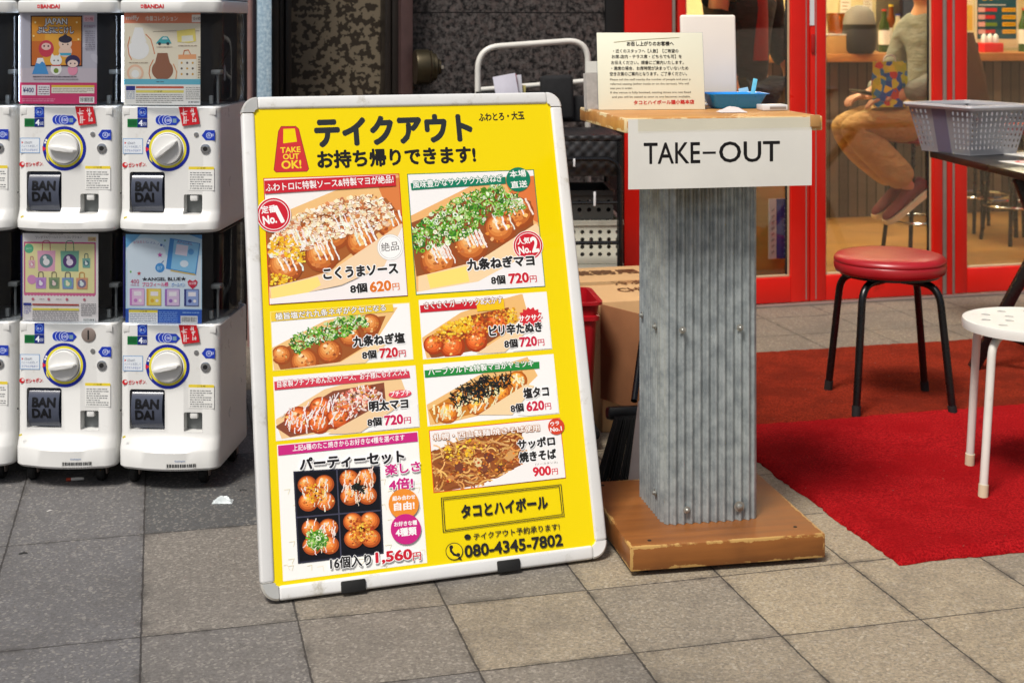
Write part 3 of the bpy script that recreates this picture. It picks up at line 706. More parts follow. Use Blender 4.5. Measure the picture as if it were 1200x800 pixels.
def card_c(p):     # mini tote bags, photo px of left lower machine (shifted up by the caller)
    p.rect(20, 276, 114.5, 383, (240, 234, 232)); fineprint(p, 55, 276.6, 78, 1, 1.6, (120, 100, 110), 2)
    p.text('ワンダフルワールドトートコレクション', (39, 282.4), (95, 281.4), 3.2, (70, 56, 64)); p.rect(102, 279.6, 112, 285, (230, 204, 150)); p.text('全8種', (103, 284), (111, 284), 3.2, (170, 80, 60))
    p.rect(25, 286, 111.5, 348, (212, 92, 138)); p.rect(26.6, 288, 110, 346, (240, 232, 170))
    for i in range(22): p.circle((27 + i*3.9, 347.6), 2.1, (220, 110, 152), n=10, up=False)
    p.circle((31, 294), 5.6, (96, 186, 140)); p.text('かわいい', (27.6, 295.4), (34.4, 294.6), 2.2, (235, 250, 240))
    def bag(x, y, w_, h_, c, c2, sc, st):
        p.line([(x+w_*.28, y), (x+w_*.3, y-h_*.42), (x+w_*.4, y-h_*.5), (x+w_*.6, y-h_*.5), (x+w_*.7, y-h_*.42), (x+w_*.72, y)], .9, st)
        p.poly([(x, y), (x+w_, y-.3), (x+w_*.97, y+h_), (x+w_*.05, y+h_)], c); p.circle((x+w_*.5, y+h_*.5), w_*.37, c2); p.circle((x+w_*.5, y+h_*.55), w_*.18, sc); p.circle((x+w_*.42, y+h_*.33), w_*.1, sc)
    bag(41, 296.5, 22, 24, (232, 170, 196), (110, 144, 146), (240, 236, 236), (190, 60, 80)); bag(69, 296.5, 22.5, 24, (118, 176, 152), (88, 60, 120), (236, 226, 240), (60, 130, 100))
    bag(30.5, 308, 8, 9, (236, 186, 200), (220, 150, 170), (245, 235, 235), (200, 120, 130)); bag(95.5, 305, 9.5, 11, (126, 180, 166), (80, 120, 130), (230, 240, 236), (90, 120, 110))
    p.circle((34.5, 330.5), 5.5, (220, 150, 200)); 
    bag(39, 328, 13, 13, (198, 150, 214), (180, 130, 200), (245, 240, 250), (90, 80, 90)); bag(55, 328, 13, 13, (140, 160, 120), (112, 140, 110), (240, 214, 210), (120, 110, 90)); bag(71, 328, 14, 13, (130, 156, 206), (120, 180, 170), (244, 240, 200), (80, 84, 110)); bag(88, 328, 14, 13, (224, 160, 124), (130, 120, 150), (225, 240, 240), (220, 150, 70))
    for q in (36, 55, 77, 98): p.circle((q, 353.4), 1.6, (206, 110, 130))
    fineprint(p, 44, 353, 50, 1, 1.4, (150, 130, 130), 5); fineprint(p, 64, 353, 71, 1, 1.4, (150, 130, 130), 6)
    p.rect(24.5, 358, 34, 361, (50, 60, 150)); fineprint(p, 25, 362.6, 33.6, 4, 2.2, (150, 150, 200), 7)
    p.rect(35.5, 358.8, 91.5, 360.6, (176, 60, 50)); p.rect(35.5, 364, 91.5, 366.4, (232, 218, 90)); p.text('ご注意', (58, 366.2), (67, 366.2), 2, (90, 80, 40)); fineprint(p, 35.5, 368, 91, 6, 2.2, (150, 148, 150), 3); fineprint(p, 94, 358, 112, 7, 2.2, (150, 148, 150), 4); barcode(p, 96, 375, 111, 380, 6); fineprint(p, 24.5, 379, 84, 1, 2, (150, 150, 160), 8)
def card_d(p):     # profile notebooks, photo px of right lower machine
    p.rect(146, 276, 239, 384, (190, 222, 240)); p.poly([(146, 276), (164, 276), (150, 290), (146, 292)], (110, 180, 226)); p.poly([(222, 276), (239, 276), (239, 282)], (90, 160, 220))
    p.rect(148, 300, 236, 362, (222, 236, 246)); p.circle((170, 300), 24, (222, 236, 246), ry=20)
    for i, t_ in enumerate('なりたいじぶんノート'): p.text(t_, (155 + i*4.0, 287 - 3.0*math.sin(i/3.2) + i*.55), (157.8 + i*4.0, 287 - 3.0*math.sin(i/3.2) + i*.6), 2.8, (206, 60, 130) if i < 4 else (60, 100, 180))
    p.circle((187, 315), 5.6, (70, 150, 216)); p.line([(189, 309.5), (191.5, 307)], .9, (60, 100, 160)); p.text('B7', (184, 317.4), (190, 317.4), 4.2, (190, 226, 246))
    for (x, y, r_, c_) in ((187, 300, 3.4, (200, 90, 170)), (162, 322, 2.8, (206, 80, 90)), (152, 320, 1.7, (110, 190, 70)), (193, 283, 1.6, (60, 130, 90))):
        p.poly([(x + (r_ if i % 2 == 0 else r_*.45)*math.sin(i*math.pi/5), y - (r_ if i % 2 == 0 else r_*.45)*math.cos(i*math.pi/5)) for i in range(10)], c_)
    p.poly([(199, 280), (235, 286), (230, 323), (194, 316)], (60, 140, 210)); p.poly([(204, 282), (234, 286.6), (229, 321), (200, 316)], (140, 200, 236)); p.poly([(207, 287), (221, 289), (219, 301), (205, 299)], (236, 226, 240)); p.text('ANGEL', (207, 285.6), (226, 288.4), 3, (130, 60, 150))
    p.line([(200, 318), (229, 322.6)], 1.4, (224, 190, 70)); p.circle((224, 296), 3.6, (90, 160, 220)); p.circle((216, 310), 5, (226, 238, 248), ry=4)
    p.text('★ANGEL BLUE★', (166, 330.6), (218, 329.6), 4.4, (30, 34, 50), 0.03); p.text('400', (152, 334), (162, 334), 5, (200, 50, 110)); fineprint(p, 152, 335.4, 162, 1, 1.8, (200, 90, 140), 4)
    p.text('プロフィール帳', (166, 337.4), (197, 336.8), 5.2, (206, 50, 130), 0.03, 0.08); p.text('ボールペン', (201, 337.2), (217, 336.8), 4.6, (70, 150, 216), 0.03, 0.08)
    p.poly([(220, 331), (222.4, 328.4), (226, 330.4), (229.6, 328.4), (232, 331), (231, 335), (226, 339.4), (221, 335)], (206, 36, 70)); p.text('全5種', (221.6, 334.6), (230.4, 334.2), 3.2, (250, 235, 240))
    for (x, c, c2) in ((151, (206, 130, 200), (232, 196, 226)), (171, (226, 180, 50), (240, 220, 110)), (193, (160, 110, 190), (222, 196, 226)), (216, (50, 60, 130), (150, 170, 220))):
        p.rect(x, 339.6, x+17.5, 359.4, c); p.rect(x+2.6, 340.4, x+17, 358.8, c2); p.rect(x+5, 343, x+14, 348, (242, 236, 240)); p.circle((x+7, 353.6), 2.2, c); p.circle((x+12.6, 353.6), 1.8, (244, 240, 236))
    p.rect(146, 363.4, 239, 384, (44, 92, 186)); p.rect(150, 364.6, 184.4, 367.6, (232, 214, 70)); p.text('ご注意', (163, 367.2), (172, 367.2), 2, (90, 80, 40)); p.rect(150, 367.6, 184.4, 379.4, (238, 240, 242)); fineprint(p, 151.5, 369, 183, 5, 2, (150, 160, 180), 5); fineprint(p, 186, 366.6, 208, 6, 2.2, (120, 160, 226), 6); barcode(p, 212, 371, 232, 379.6, 2); fineprint(p, 214, 366.6, 234, 1, 2.2, (150, 190, 240), 8)

def make_machine(lower, cardfn, cx, label, kind, knob_rot):
    t = thing('capsule_machine', label, 'capsule machine', group='stacked capsule toy machines')
    dz = 22.5 if lower else 0.0
    hb = (275+dz-128)*MS
    zz = lambda py: (275+dz-py)*MS
    xx = lambda px: (px-198)*MS
    lip = 0.050 if lower else 0.026; sl_ = 0.040 if lower else 0.034
    rings = [mring(0.0, 0.121, -0.006, 0.010, 0.036, DEP), mring(0.004, 0.128, -0.016, 0.014, 0.036, DEP), mring(0.010, 0.1305, -0.020, 0.015, 0.034, DEP),
             mring(lip, 0.1305, -0.020, 0.015, 0.032, DEP), mring(lip+0.006, 0.130, -0.017, 0.013, 0.030, DEP), mring(lip+sl_*.7, 0.1296, -0.004, 0.003, 0.024, DEP),
             mring(lip+sl_, 0.1295, 0, 0, 0.022, DEP), mring(hb-0.004, 0.129, 0, 0, 0.020, DEP), mring(hb, 0.126, 0.003, 0, 0.018, DEP-0.004)]
    b = MB(); b.loft(rings); body = b.build('body', M['machine_white'], t, smooth=32)
    chw = (192.5-150.5)*MS; chh = (253-205)*MS; chx = xx(171.5); chz = zz(229)
    rx, rz_ = xx(226), zz(242.5)
    cut(body, [((chx, 0.0, chz), (chw, 0.06, chh), 0.006), ((rx, 0.0, rz_), (22*MS, 0.07, 23*MS), 0.004)])
    b = MB()
    def dfn(a, c):
        ang = R(-70+140*c); return (chx + (a-.5)*chw*0.88, 0.020 - 0.026*math.cos(ang), chz + chh*0.47*math.sin(ang)/math.sin(R(70)))
    b.grid(1, 14, dfn); b.box((chx, 0.026, chz), (chw*0.98, 0.006, chh*0.98)); dd = b.build('chute_door', M['chute'], t, smooth=50)
    pr = Print(lambda px, py: (xx(px), zz(py)), lambda x, z, h: Vector((x, 0.020 - 0.026*math.sqrt(max(0.0, 1-((z-chz)/(chh*0.47)*math.sin(R(70)))**2)) - h - 0.0006, z)))
    pr.text('BAN', (158.5, 226.6), (185.5, 226.6), 10, (16, 17, 22), 0.05); pr.text('DAI', (158.5, 239.4), (180, 239.4), 10, (16, 17, 22), 0.05)
    pr.build('lettering', M['ink'], dd)
    b = MB(); b.box((rx, 0.030, rz_), (21.4*MS, 0.004, 22.4*MS)); cr = b.build('coin_return', M['grey_plastic'], t)
    b = MB(); b.box((rx+0.001, 0.008, rz_+0.016), (0.020, 0.012, 0.016), 0.003); b.build('flap', M['machine_white'], cr)
    prs = []
    def new(nm):
        if nm == 'barcode_sticker': t3_ = lambda x, z, h: Vector((x, -0.0356+0.0155*(x/0.0985)**2 - h, z))
        elif nm == 'arrow_sticker': t3_ = lambda x, z, h: Vector((x, -0.0125-(0.010 if lower else 0)-h, z))
        elif nm == 'flag_sticker': t3_ = lambda x, z, h: Vector((x, -0.0044-h, z))
        else: t3_ = lambda x, z, h: Vector((x, -0.0004-h, z))
        q = Print(lambda px, py: (xx(px), zz(py)), t3_, step=0.00004); prs.append((nm, q)); return q
    draw_stickers(new, lower, kind)
    for nm, q in prs: q.build(nm, M['ink'], t)
    # knob
    Mk = Matrix.Translation((xx(196), -0.002, zz(178))) @ Matrix.Rotation(R(90), 4, 'X')
    b = MB(); b.lathe([(0.0385, 0), (0.0385, 0.006), (0.0365, 0.009), (0.0, 0.010)], 40, M=Mk); kd = b.build('dial', M['machine_white'], t, smooth=30)
    b = MB(); Mr = Mk @ Matrix.Rotation(knob_rot, 4, 'Z'); rr = []
    for (sc, z) in ((1, 0.009), (0.98, 0.020), (0.90, 0.025), (0.7, 0.0265)):
        rr.append([(0.036*sc*math.cos(a)*(1.0), 0.0085*sc*math.sin(a)*(0.7+0.5*abs(math.cos(a))), z) for a in [2*math.pi*i/28 for i in range(28)]])
    b.loft(rr, M=Mr); b.build('knob', M['machine_white'], kd, smooth=40)
    # coin slot, lock, screw
    Ml = lambda px, py: Matrix.Translation((xx(px), 0.0, zz(py))) @ Matrix.Rotation(R(90), 4, 'X')
    b = MB(); b.lathe([(0.0185, 0), (0.0185, 0.002), (0.0165, 0.003), (0, 0.003)], 32, M=Ml(225, 142)); cs = b.build('coin_slot', M['silver'], t)
    b = MB(); b.box((xx(225), -0.0034, zz(142)), (0.0034, 0.001, 0.024)); b.build('slit', M['black_rubber'], cs)
    b = MB(); b.lathe([(0.0125, 0), (0.0125, 0.003), (0.010, 0.004), (0.0, 0.004)], 28, M=Ml(241, 177.5)); lk = b.build('lock', M['chrome'], t)
    b = MB(); b.lathe([(0.006, 0.004), (0.006, 0.0055), (0, 0.0055)], 20, M=Ml(241, 177.5)); b.build('keyhole', M['black_rubber'], lk)
    b = MB(); b.lathe([(0.0062, 0), (0.0062, 0.002), (0.003, 0.0026), (0, 0.0024)], 20, M=Ml(230, 161)); b.build('screw', M['chrome'], t)
    for xq in (-0.112, 0.112): b = MB(); b.box((xq, -0.0003, hb-0.013), (0.016, 0.001, 0.018), 0.0004); b.build('corner_latch', M['machine_white'], t)
    b = MB(); b.lathe([(0.0022, 0), (0.002, 0.001), (0, 0.001)], 10, M=Ml(140, 230)); b.build('pin', M['black_rubber'], t)
    # window box
    wt = 0.598 if lower else 0.560
    b = MB(); b.loft([mring(z, hw_, 0.004, 0.018, 0.03, DEP-0.03) for z, hw_ in ((hb+0.001, 0.123), (hb+0.006, 0.130), (hb+0.02, 0.1315), (wt-0.001, 0.1315))], caps=False); b.build('window', M['clear'], t, smooth=60)
    b = MB(); b.loft([mring(z, 0.1325, 0.002, 0.019, 0.03, DEP-0.03) for z in (hb+0.0005, hb+0.004)]); b.build('window_ledge', M['clear'], t)
    b = MB(); b.box((0, 0.19, (hb+wt)/2), (0.255, 0.012, wt-hb-0.004)); b.box((-0.126, 0.11, (hb+wt)/2), (0.004, 0.17, wt-hb-0.006)); b.build('inner_back', M['window_dark'], t)
    b = MB(); b.box((0.104, 0.07, hb+0.085), (0.026, 0.03, 0.012), 0.003); b.tube([(0.106, 0.07, hb+0.003), (0.106, 0.07, hb+0.08)], 0.0035); b.box((0.094, 0.05, hb+0.014), (0.01, 0.01, 0.022), 0.002)
    b.build('feeder', M['grey_plastic'], t)
    b = MB(); b.tube([(0.106, 0.09, hb+0.10), (0.126, 0.10, hb+0.14)], 0.003); b.build('feeder_arm', M['black_rubber'], t)
    if not lower:
        b = MB(); b.box((-0.1275, 0.016, (hb+wt)/2), (0.003, 0.006, wt-hb-0.02)); b.build('light_strip', M['led'], t)
        b = MB(); b.loft([mring(z, h_, y_, 0.02, 0.03, DEP) for z, h_, y_ in ((0.559, 0.1335, -0.003), (0.562, 0.1345, -0.005), (0.586, 0.1345, -0.005), (0.590, 0.132, -0.002))]); ld = b.build('lid', M['machine_white'], t)
        pr = Print(lambda px, py: ((px-75)*MS, (275-py)*MS), lambda x, z, h: Vector((x, -0.0255+0.02*(x/0.104)**2 - h, z)))
        pr.rect(43.4, 9.4, 46.6, 13.2, (206, 30, 40)); pr.rect(44.2, 10.8, 45.8, 12, (236, 220, 220)); pr.text('BANDAI', (48, 13.6), (71.5, 13.6), 4.4, (206, 30, 40), 0.04); pr.build('lettering', M['ink'], ld)
    else:
        b = MB(); b.box((-0.1235, 0.030, (hb+wt)/2), (0.003, 0.03, wt-hb-0.02)); b.build('side_strip', M['led_dim'], t)
        b = MB(); b.loft([mring(z, 0.129, 0.006, 0.015, 0.03, DEP) for z in (wt, wt+0.004)]); b.build('lid', M['dark_inside'], t)
        for (xq, yq) in ((-0.108, 0.055), (0.075, 0.055), (-0.10, 0.235), (0.10, 0.235)):
            b = MB(); b.lathe([(0.0, -0.011), (0.020, -0.011), (0.024, -0.006), (0.024, 0.006), (0.020, 0.011), (0, 0.011)], 28, M=Matrix.Translation((xq, yq, -0.026)) @ Matrix.Rotation(R(90), 4, 'Y'))
            cs = b.build('caster', M['black_rubber'], t)
            b = MB(); b.prism([(-0.016, 0), (0.016, 0), (0.006, -0.030), (-0.006, -0.030)], 0.003, M=Matrix.Translation((xq+0.016, yq-0.004, 0.0)) @ Matrix.Rotation(R(90), 4, 'Z')); b.lathe([(0.005, 0), (0.005, 0.028), (0, 0.028)], 10, M=Matrix.Translation((xq-0.012, yq, -0.026)) @ Matrix.Rotation(R(90), 4, 'Y')); b.build('bracket', M['silver'], cs)
    # display card
    yo = 251.5 - 1.5 if lower else 0
    if lower: t2 = lambda px, py: ((px-cx)*MS, (549-py)*MS)
    else: t2 = lambda px, py: ((px-cx)*MS, (275-py)*MS)
    pr = Print(t2, lambda x, z, h: Vector((x, 0.012-h, z)), step=0.00003); pr.clip = (-0.127 if not lower else -0.119, 0, 0.0768 if not lower else 0.0806, 1); cardfn(pr); pr.build('display_card', M['ink'], t)
    return t
AM = R(-3.5); MU = Vector((math.cos(AM), math.sin(AM), 0)); P2 = Vector((-0.873, 3.545, 0.051)); PITCH = 0.2690; ZUP = 0.603
la = [None]*6
up1 = make_machine(False, card_a, 75, 'upper capsule machine with grey Japan figures card and pink price band', 0, R(-8))
up2 = make_machine(False, card_b, 198, 'upper capsule machine with cream pouch card under a salmon title band', 0, R(38))
lo1 = make_machine(True, card_c, 78, 'lower capsule machine with pink and yellow tote bag card', 1, R(8))
lo2 = make_machine(True, card_d, 200, 'lower capsule machine with light blue notebook card', 2, R(12))
for o, k, z in ((up1, 1, ZUP), (up2, 0, ZUP), (lo1, 1, 0), (lo2, 0, 0)):
    o.location = P2 - MU*PITCH*k + Vector((0, 0, z)); o.rotation_euler = (0, 0, AM)
for src, z, lb in ((up2, ZUP, 'upper capsule machine cut off by the left edge of the photo'), (lo1, 0, 'lower capsule machine cut off by the left edge of the photo')):
    c = copy_tree(src); c.location = P2 - MU*PITCH*2 + Vector((0, 0, z)); c['label'] = lb
t = thing('light_box', 'pale blue lit header box on top of the capsule machines', 'light box', P2 - MU*PITCH*2 + Vector((0.0, 0, ZUP+0.592)), AM)
b = MB(); b.box((0.27, 0.145, 0.11), (0.82, 0.28, 0.20), 0.01); b.build('panel', emit_mat('header_glow', (150, 206, 240), 0.9), t)
b = MB(); b.box((0.27, 0.145, 0.005), (0.80, 0.27, 0.008)); b.build('base', M['white_plastic'], t)
# floor litter
t = thing('cigarette_end', 'crushed cigarette end with orange tip under the lower machines', 'cigarette end', G(88, 561, 0.006), R(12))
b = MB(); b.tube([(-0.022, 0, 0), (-0.010, 0, 0)], 0.0042, 10); b.build('tip', simple('orange_tip', (196, 70, 40), 0.7), t)
b = MB(); b.tube([(-0.0098, 0, 0), (0.008, 0.001, 0), (0.022, -0.001, 0.0)], [0.0042, 0.0042, 0.003], 10); b.build('stub', M['paper'], t)
# ------------------------------------------------------------------ yellow menu board (leaning A-board)
YB, TB = R(18.8), R(16.7); BW, BH = 0.764, 1.057
BL = Vector((-0.513, 2.836, 0.004))
board = thing('menu_board', 'yellow takoyaki takeout menu board in a scuffed white frame', 'menu board', BL, YB)
BT = Matrix.Rotation(-TB, 4, 'X')            # local x along board, z up the board, -y outwards
BWORLD = Matrix.Translation(BL) @ Matrix.Rotation(YB, 4, 'Z') @ BT
BINV = BWORLD.inverted()
def bp(px, py):
    o = BINV @ Vector((0, 0, CAMZ)); q = BINV @ Vector(((px-600)/F, 1, CAMZ-(py-30)/F)); d = q-o
    k = -(o.y+0.010)/d.y; h = o + d*k; return (h.x, h.z)
fw = 0.029
def bar(b, x0, z0, x1, z1):
    b.box(((x0+x1)/2, -0.002, (z0+z1)/2), (abs(x1-x0), 0.026, abs(z1-z0)), 0.006, BT, seg=3)
cr = 0.036
for nm, (x0, z0, x1, z1) in (('frame_bar', (cr, BH-fw, BW-cr, BH)), ('frame_bar', (cr, 0, BW-cr, fw)), ('frame_bar', (0, cr, fw, BH-cr)), ('frame_bar', (BW-fw, cr, BW, BH-cr))):
    b = MB(); bar(b, x0, z0, x1, z1); b.build(nm, M['white_frame'], board)
capm = simple('corner_chrome', (222, 220, 212), 0.22, 0.45, 0.1, 25, dirt=0.5, dcol=(170, 150, 90))
for (cx, cz, a0, mt) in ((cr, BH-cr, 90, capm), (BW-cr, BH-cr, 0, M['white_frame']), (cr, cr, 180, capm), (BW-cr, cr, 270, M['white_frame'])):
    rings = []
    for (r0, y) in ((0.0, 0.0105), (0.0, -0.0115), (0.004, -0.0155)):
        outer = [(cx + (cr-0.0005-r0)*math.cos(R(a0+90*i/10)), y, cz + (cr-0.0005-r0)*math.sin(R(a0+90*i/10))) for i in range(11)]
        dx, dz = (1 if a0 in (0, 270) else -1), (1 if a0 in (0, 90) else -1)
        ri = cr-fw
        inner = [(cx + ri*math.cos(R(a0+90*(10-i)/10)), y, cz + ri*math.sin(R(a0+90*(10-i)/10))) for i in range(11)]
        rings.append(outer + inner)
    b = MB(); b.loft(rings, M=BT); b.build('corner_cap', mt, board, smooth=40)
b = MB(); b.box((BW/2, 0.004, BH/2), (BW-0.02, 0.006, BH-0.02), 0, BT); b.build('back_panel', M['grey_plastic'], board)
for xq in (0.19, 0.53):
    b = MB(); b.box((xq, -0.0175, 0.010), (0.052, 0.008, 0.024), 0.003, BT); b.build('clip', M['black_rubber'], board)
b = MB()
topz = Vector(BT @ Vector((0, 0.02, BH-0.03))); footy = topz.y + 0.40
for xq in (0.20, BW-0.08): b.tube([(xq, topz.y, topz.z), (xq, footy, 0.012)], 0.011, 10)
b.tube([(0.20, footy-0.03, 0.09), (BW-0.08, footy-0.03, 0.09)], 0.009, 8); b.build('rear_leg', M['silver'], board)

Y_ = (242, 216, 0)
p = Print(bp, lambda x, z, h: BT @ Vector((x, -0.010-h, z)))
p.raw([(fw-0.004, fw-0.004), (BW-fw+0.004, fw-0.004), (BW-fw+0.004, BH-fw+0.004), (fw-0.004, BH-fw+0.004)], S(*Y_))
K = (42, 40, 38); RED = (206, 36, 52); WH = (250, 250, 248)
# title
p.text('テイクアウト', (371, 171.5), (553.5, 164.5), 31.5, (46, 50, 52), 0.055); p.text('お持ち帰りできます!', (373, 197.5), (557.5, 190.5), 20, (36, 34, 32), 0.045)
bagp = [(329.5, 148.4), (346.5, 148.2), (350, 151.5), (361.8, 198.2), (359.6, 201), (323.5, 202), (321, 199.3), (326.2, 154.2)]
p.poly(bagp, (208, 52, 56)); p.poly([(332, 151.3), (345.5, 150.8), (348, 166.2), (331.8, 168.2)], Y_); p.line(bagp+[bagp[0]], .8, (150, 60, 40))
p.text('TAKE', (329, 179.3), (352, 178.2), 6.2, (246, 214, 50), 0.03); p.text('OUT', (332, 187), (350.5, 186.2), 6.2, (246, 214, 50), 0.03); p.text('OK!', (330.4, 198), (353, 197), 9.2, (246, 214, 50), 0.03)
p.text('ふわとろ・大玉', (561.5, 142.5), (614.5, 140), 9.5, (60, 50, 30), 0.04)

# --- food photographs, drawn as printed shapes
def inpoly(pt, pg):
    c = False
    for i in range(len(pg)):
        a, b_ = pg[i-1], pg[i]
        if (a[1] > pt[1]) != (b_[1] > pt[1]) and pt[0] < (b_[0]-a[0])*(pt[1]-a[1])/(b_[1]-a[1])+a[0]: c = not c
    return c
def vary(rnd, c, v): 
    k = 1 + rnd.uniform(-v, v); return tuple(max(0, min(255, int(x*k + rnd.uniform(-8, 8)))) for x in c)
def blob(p, rnd, c, r, col, n=9, h=None):
    a0 = rnd.uniform(0, 6.3); p.poly([(c[0] + r*rnd.uniform(.6, 1.25)*math.cos(a0+6.283*i/n), c[1] + r*rnd.uniform(.5, 1.1)*math.sin(a0+6.283*i/n)) for i in range(n)], col, False, h)
def ball(p, rnd, cx, cy, r, ry=None, tint=(1, 1, 1)):
    ry = ry or r*0.95
    cols = [(160, 78, 34), (198, 108, 48), (222, 134, 64), (236, 158, 84), (244, 184, 112)]
    for i, c in enumerate(cols):
        k = 1 - i*0.17; p.circle((cx - i*r*.05, cy - i*r*.07), r*k, tuple(min(255, int(c[j]*tint[j])) for j in range(3)), ry*k, n=20)
    p.up(); h0 = p.h
    for _ in range(int(r*1.1)):
        a = rnd.uniform(0, 6.28); q = rnd.uniform(.1, .9)*r; blob(p, rnd, (cx+q*math.cos(a), cy+q*math.sin(a)*.9), r*rnd.uniform(.05, .17), vary(rnd, rnd.choice([(200, 106, 46), (246, 190, 120), (222, 136, 66), (176, 90, 40)]), .15), 6, h0+rnd.uniform(0, 1.2e-5))
    p.up(); blob(p, rnd, (cx-r*.3, cy-r*.45), r*.18, (252, 226, 180), 8); blob(p, rnd, (cx+r*.1, cy-r*.25), r*.09, (250, 216, 166), 7)
def sauce(p, rnd, cx, cy, r, col=(250, 246, 238), n=3, wd=1.6, ang=-.5):
    for i in range(n):
        x = cx - r*.7 + i*r*1.4/max(1, n-1); pts = []
        for j in range(7): pts.append((x + j*r*.11*math.cos(ang) + rnd.uniform(-.8, .8), cy - r*.8 + j*r*.22 + rnd.uniform(-.5, .5)))
        p.up(); p.line(pts, wd*rnd.uniform(.7, 1.3), vary(rnd, col, .04), False)
def zig(p, rnd, pg, col, wd, dens):
    xs = [q[0] for q in pg]; ys = [q[1] for q in pg]
    for i in range(dens):
        for _ in range(30):
            x, y = rnd.uniform(min(xs), max(xs)), rnd.uniform(min(ys), max(ys))
            if inpoly((x, y), pg): break
        a = rnd.uniform(-1.9, -.9); l = rnd.uniform(4, 11); pts = [(x + l*(j/4-.5)*math.cos(a) + rnd.uniform(-.7, .7), y + l*(j/4-.5)*math.sin(a) + rnd.uniform(-.7, .7)) for j in range(5)]
        p.up() if i % 6 == 0 else None; p.line(pts, wd*rnd.uniform(.6, 1.3), vary(rnd, col, .05), False, p.h + rnd.uniform(0, 1.4e-5))
def scatter(p, rnd, pg, kind, n):
    xs = [q[0] for q in pg]; ys = [q[1] for q in pg]; base = p.h
    for i in range(n):
        for _ in range(40):
            x, y = rnd.uniform(min(xs), max(xs)), rnd.uniform(min(ys), max(ys))
            if inpoly((x, y), pg): break
        h = base + 1e-5 + 1.2e-4*i/n
        if kind == 'negi':
            c = rnd.choice([(92, 158, 40), (120, 184, 58), (60, 128, 34), (160, 206, 96), (44, 104, 40), (196, 222, 150), (230, 238, 214)])
            if rnd.random() < .35:
                r = rnd.uniform(1.6, 3.6); a = rnd.uniform(0, 3); e = rnd.uniform(.5, .95)
                p.circle((x, y), r, vary(rnd, c, .1), r*e, a, 12, False, h); p.circle((x, y), r*.5, vary(rnd, (222, 232, 190) if rnd.random() < .5 else (70, 120, 40), .1), r*.5*e, a, 10, False, h+3e-6)
            else:
                a = rnd.uniform(0, 6.28); l = rnd.uniform(2.5, 8); k = rnd.uniform(-.5, .5)
                p.line([(x + l*(j/3-.5)*math.cos(a+k*j), y + l*(j/3-.5)*math.sin(a+k*j)) for j in range(4)], rnd.uniform(.7, 1.7), vary(rnd, c, .12), False, h)
        elif kind == 'bonito':
            c = rnd.choice([(246, 230, 200), (250, 242, 222), (240, 212, 172), (234, 196, 150), (244, 222, 180), (214, 136, 86), (252, 246, 234), (248, 236, 206)])
            blob(p, rnd, (x, y), rnd.uniform(.9, 3.4), vary(rnd, c, .06), rnd.randint(7, 12), h)
            if rnd.random() < .3: p.line([(x-2, y+rnd.uniform(-2, 2)), (x+1, y+rnd.uniform(-1, 1)), (x+3, y+rnd.uniform(-2, 2))], .7, vary(rnd, (178, 96, 60), .1), False, h+8e-6)
        elif kind == 'crumb':
            c = rnd.choice([(196, 92, 34), (222, 128, 46), (236, 158, 60), (170, 66, 26), (240, 184, 70)])
            blob(p, rnd, (x, y), rnd.uniform(.7, 2.1), vary(rnd, c, .1), 6, h)
        elif kind == 'gold':
            c = rnd.choice([(240, 190, 40), (248, 206, 60), (232, 168, 30), (250, 220, 90)]); blob(p, rnd, (x, y), rnd.uniform(.8, 2.4), vary(rnd, c, .05), 6, h)
        elif kind == 'nori':
            a = rnd.gauss(.2, .9); l = rnd.uniform(4, 11); k = rnd.uniform(-.35, .35)
            p.line([(x + l*(j/3-.5)*math.cos(a+k*j), y + l*(j/3-.5)*math.sin(a+k*j)) for j in range(4)], rnd.uniform(.8, 1.5), vary(rnd, (36, 38, 34), .3), False, h)
        elif kind == 'mentai':
            c = rnd.choice([(226, 140, 116), (240, 196, 178), (250, 232, 222), (204, 96, 74), (214, 150, 60), (120, 60, 50)])
            blob(p, rnd, (x, y), rnd.uniform(.8, 2.6), vary(rnd, c, .07), 7, h)
        elif kind == 'noodle':
            c = rnd.choice([(196, 124, 60), (222, 156, 84), (160, 88, 40), (130, 66, 34), (236, 184, 110)]); a = rnd.uniform(-.9, .9); l = rnd.uniform(8, 24); k = rnd.uniform(-.28, .28)
            p.line([(x + l*(j/5-.5)*math.cos(a+k*j), y + l*(j/5-.5)*math.sin(a+k*j)) for j in range(6)], rnd.uniform(1.2, 2.2), vary(rnd, c, .1), False, h)
    p.h = base + 1.4e-4
def clip_to(p, a, c):
    u0, w1 = bp(*a); u1, w0 = bp(*c); p.clip = (u0, w0, u1, w1); return p.clip
def panel(p, tl, br, border, bg_=WH):
    p.h = 0.0006; u0, w1 = bp(*tl); u1, w0 = bp(*br); k = 0.0018
    q = [(u0, w0), (u1, w0), (u1, w1), (u0, w1)]; p.up(); p.raw(q, S(*border)); p.up()
    p.raw([(u0+k, w0+k), (u1-k, w0+k), (u1-k, w1-k), (u0+k, w1-k)], S(*bg_)); p.clip = (u0+k, w0+k, u1-k, w1-k)
def badge(p, c, r, txt1, big, fs=1.0):
    p.circle(c, r, WH, n=36); p.circle(c, r*.96, RED, n=36); p.circle(c, r*.86, WH, n=36); p.circle(c, r*.82, RED, n=36)
    p.text(txt1, (c[0]-r*.68, c[1]-r*.06), (c[0]+r*.14, c[1]-r*.16), r*.42, WH, 0.03); p.text('No.', (c[0]-r*.56, c[1]+r*.56), (c[0]+r*.18, c[1]+r*.44), r*.46, WH, 0.04); bx0, bx1 = (.46, .58) if big == '1' else (.30, .72); p.text(big, (c[0]+r*bx0, c[1]+r*.42), (c[0]+r*bx1, c[1]+r*.36), r*.95, WH, 0.04)
TAN, TAN2, TAN3 = (236, 186, 124), (226, 160, 96), (244, 212, 168)
rnd = random.Random(21)
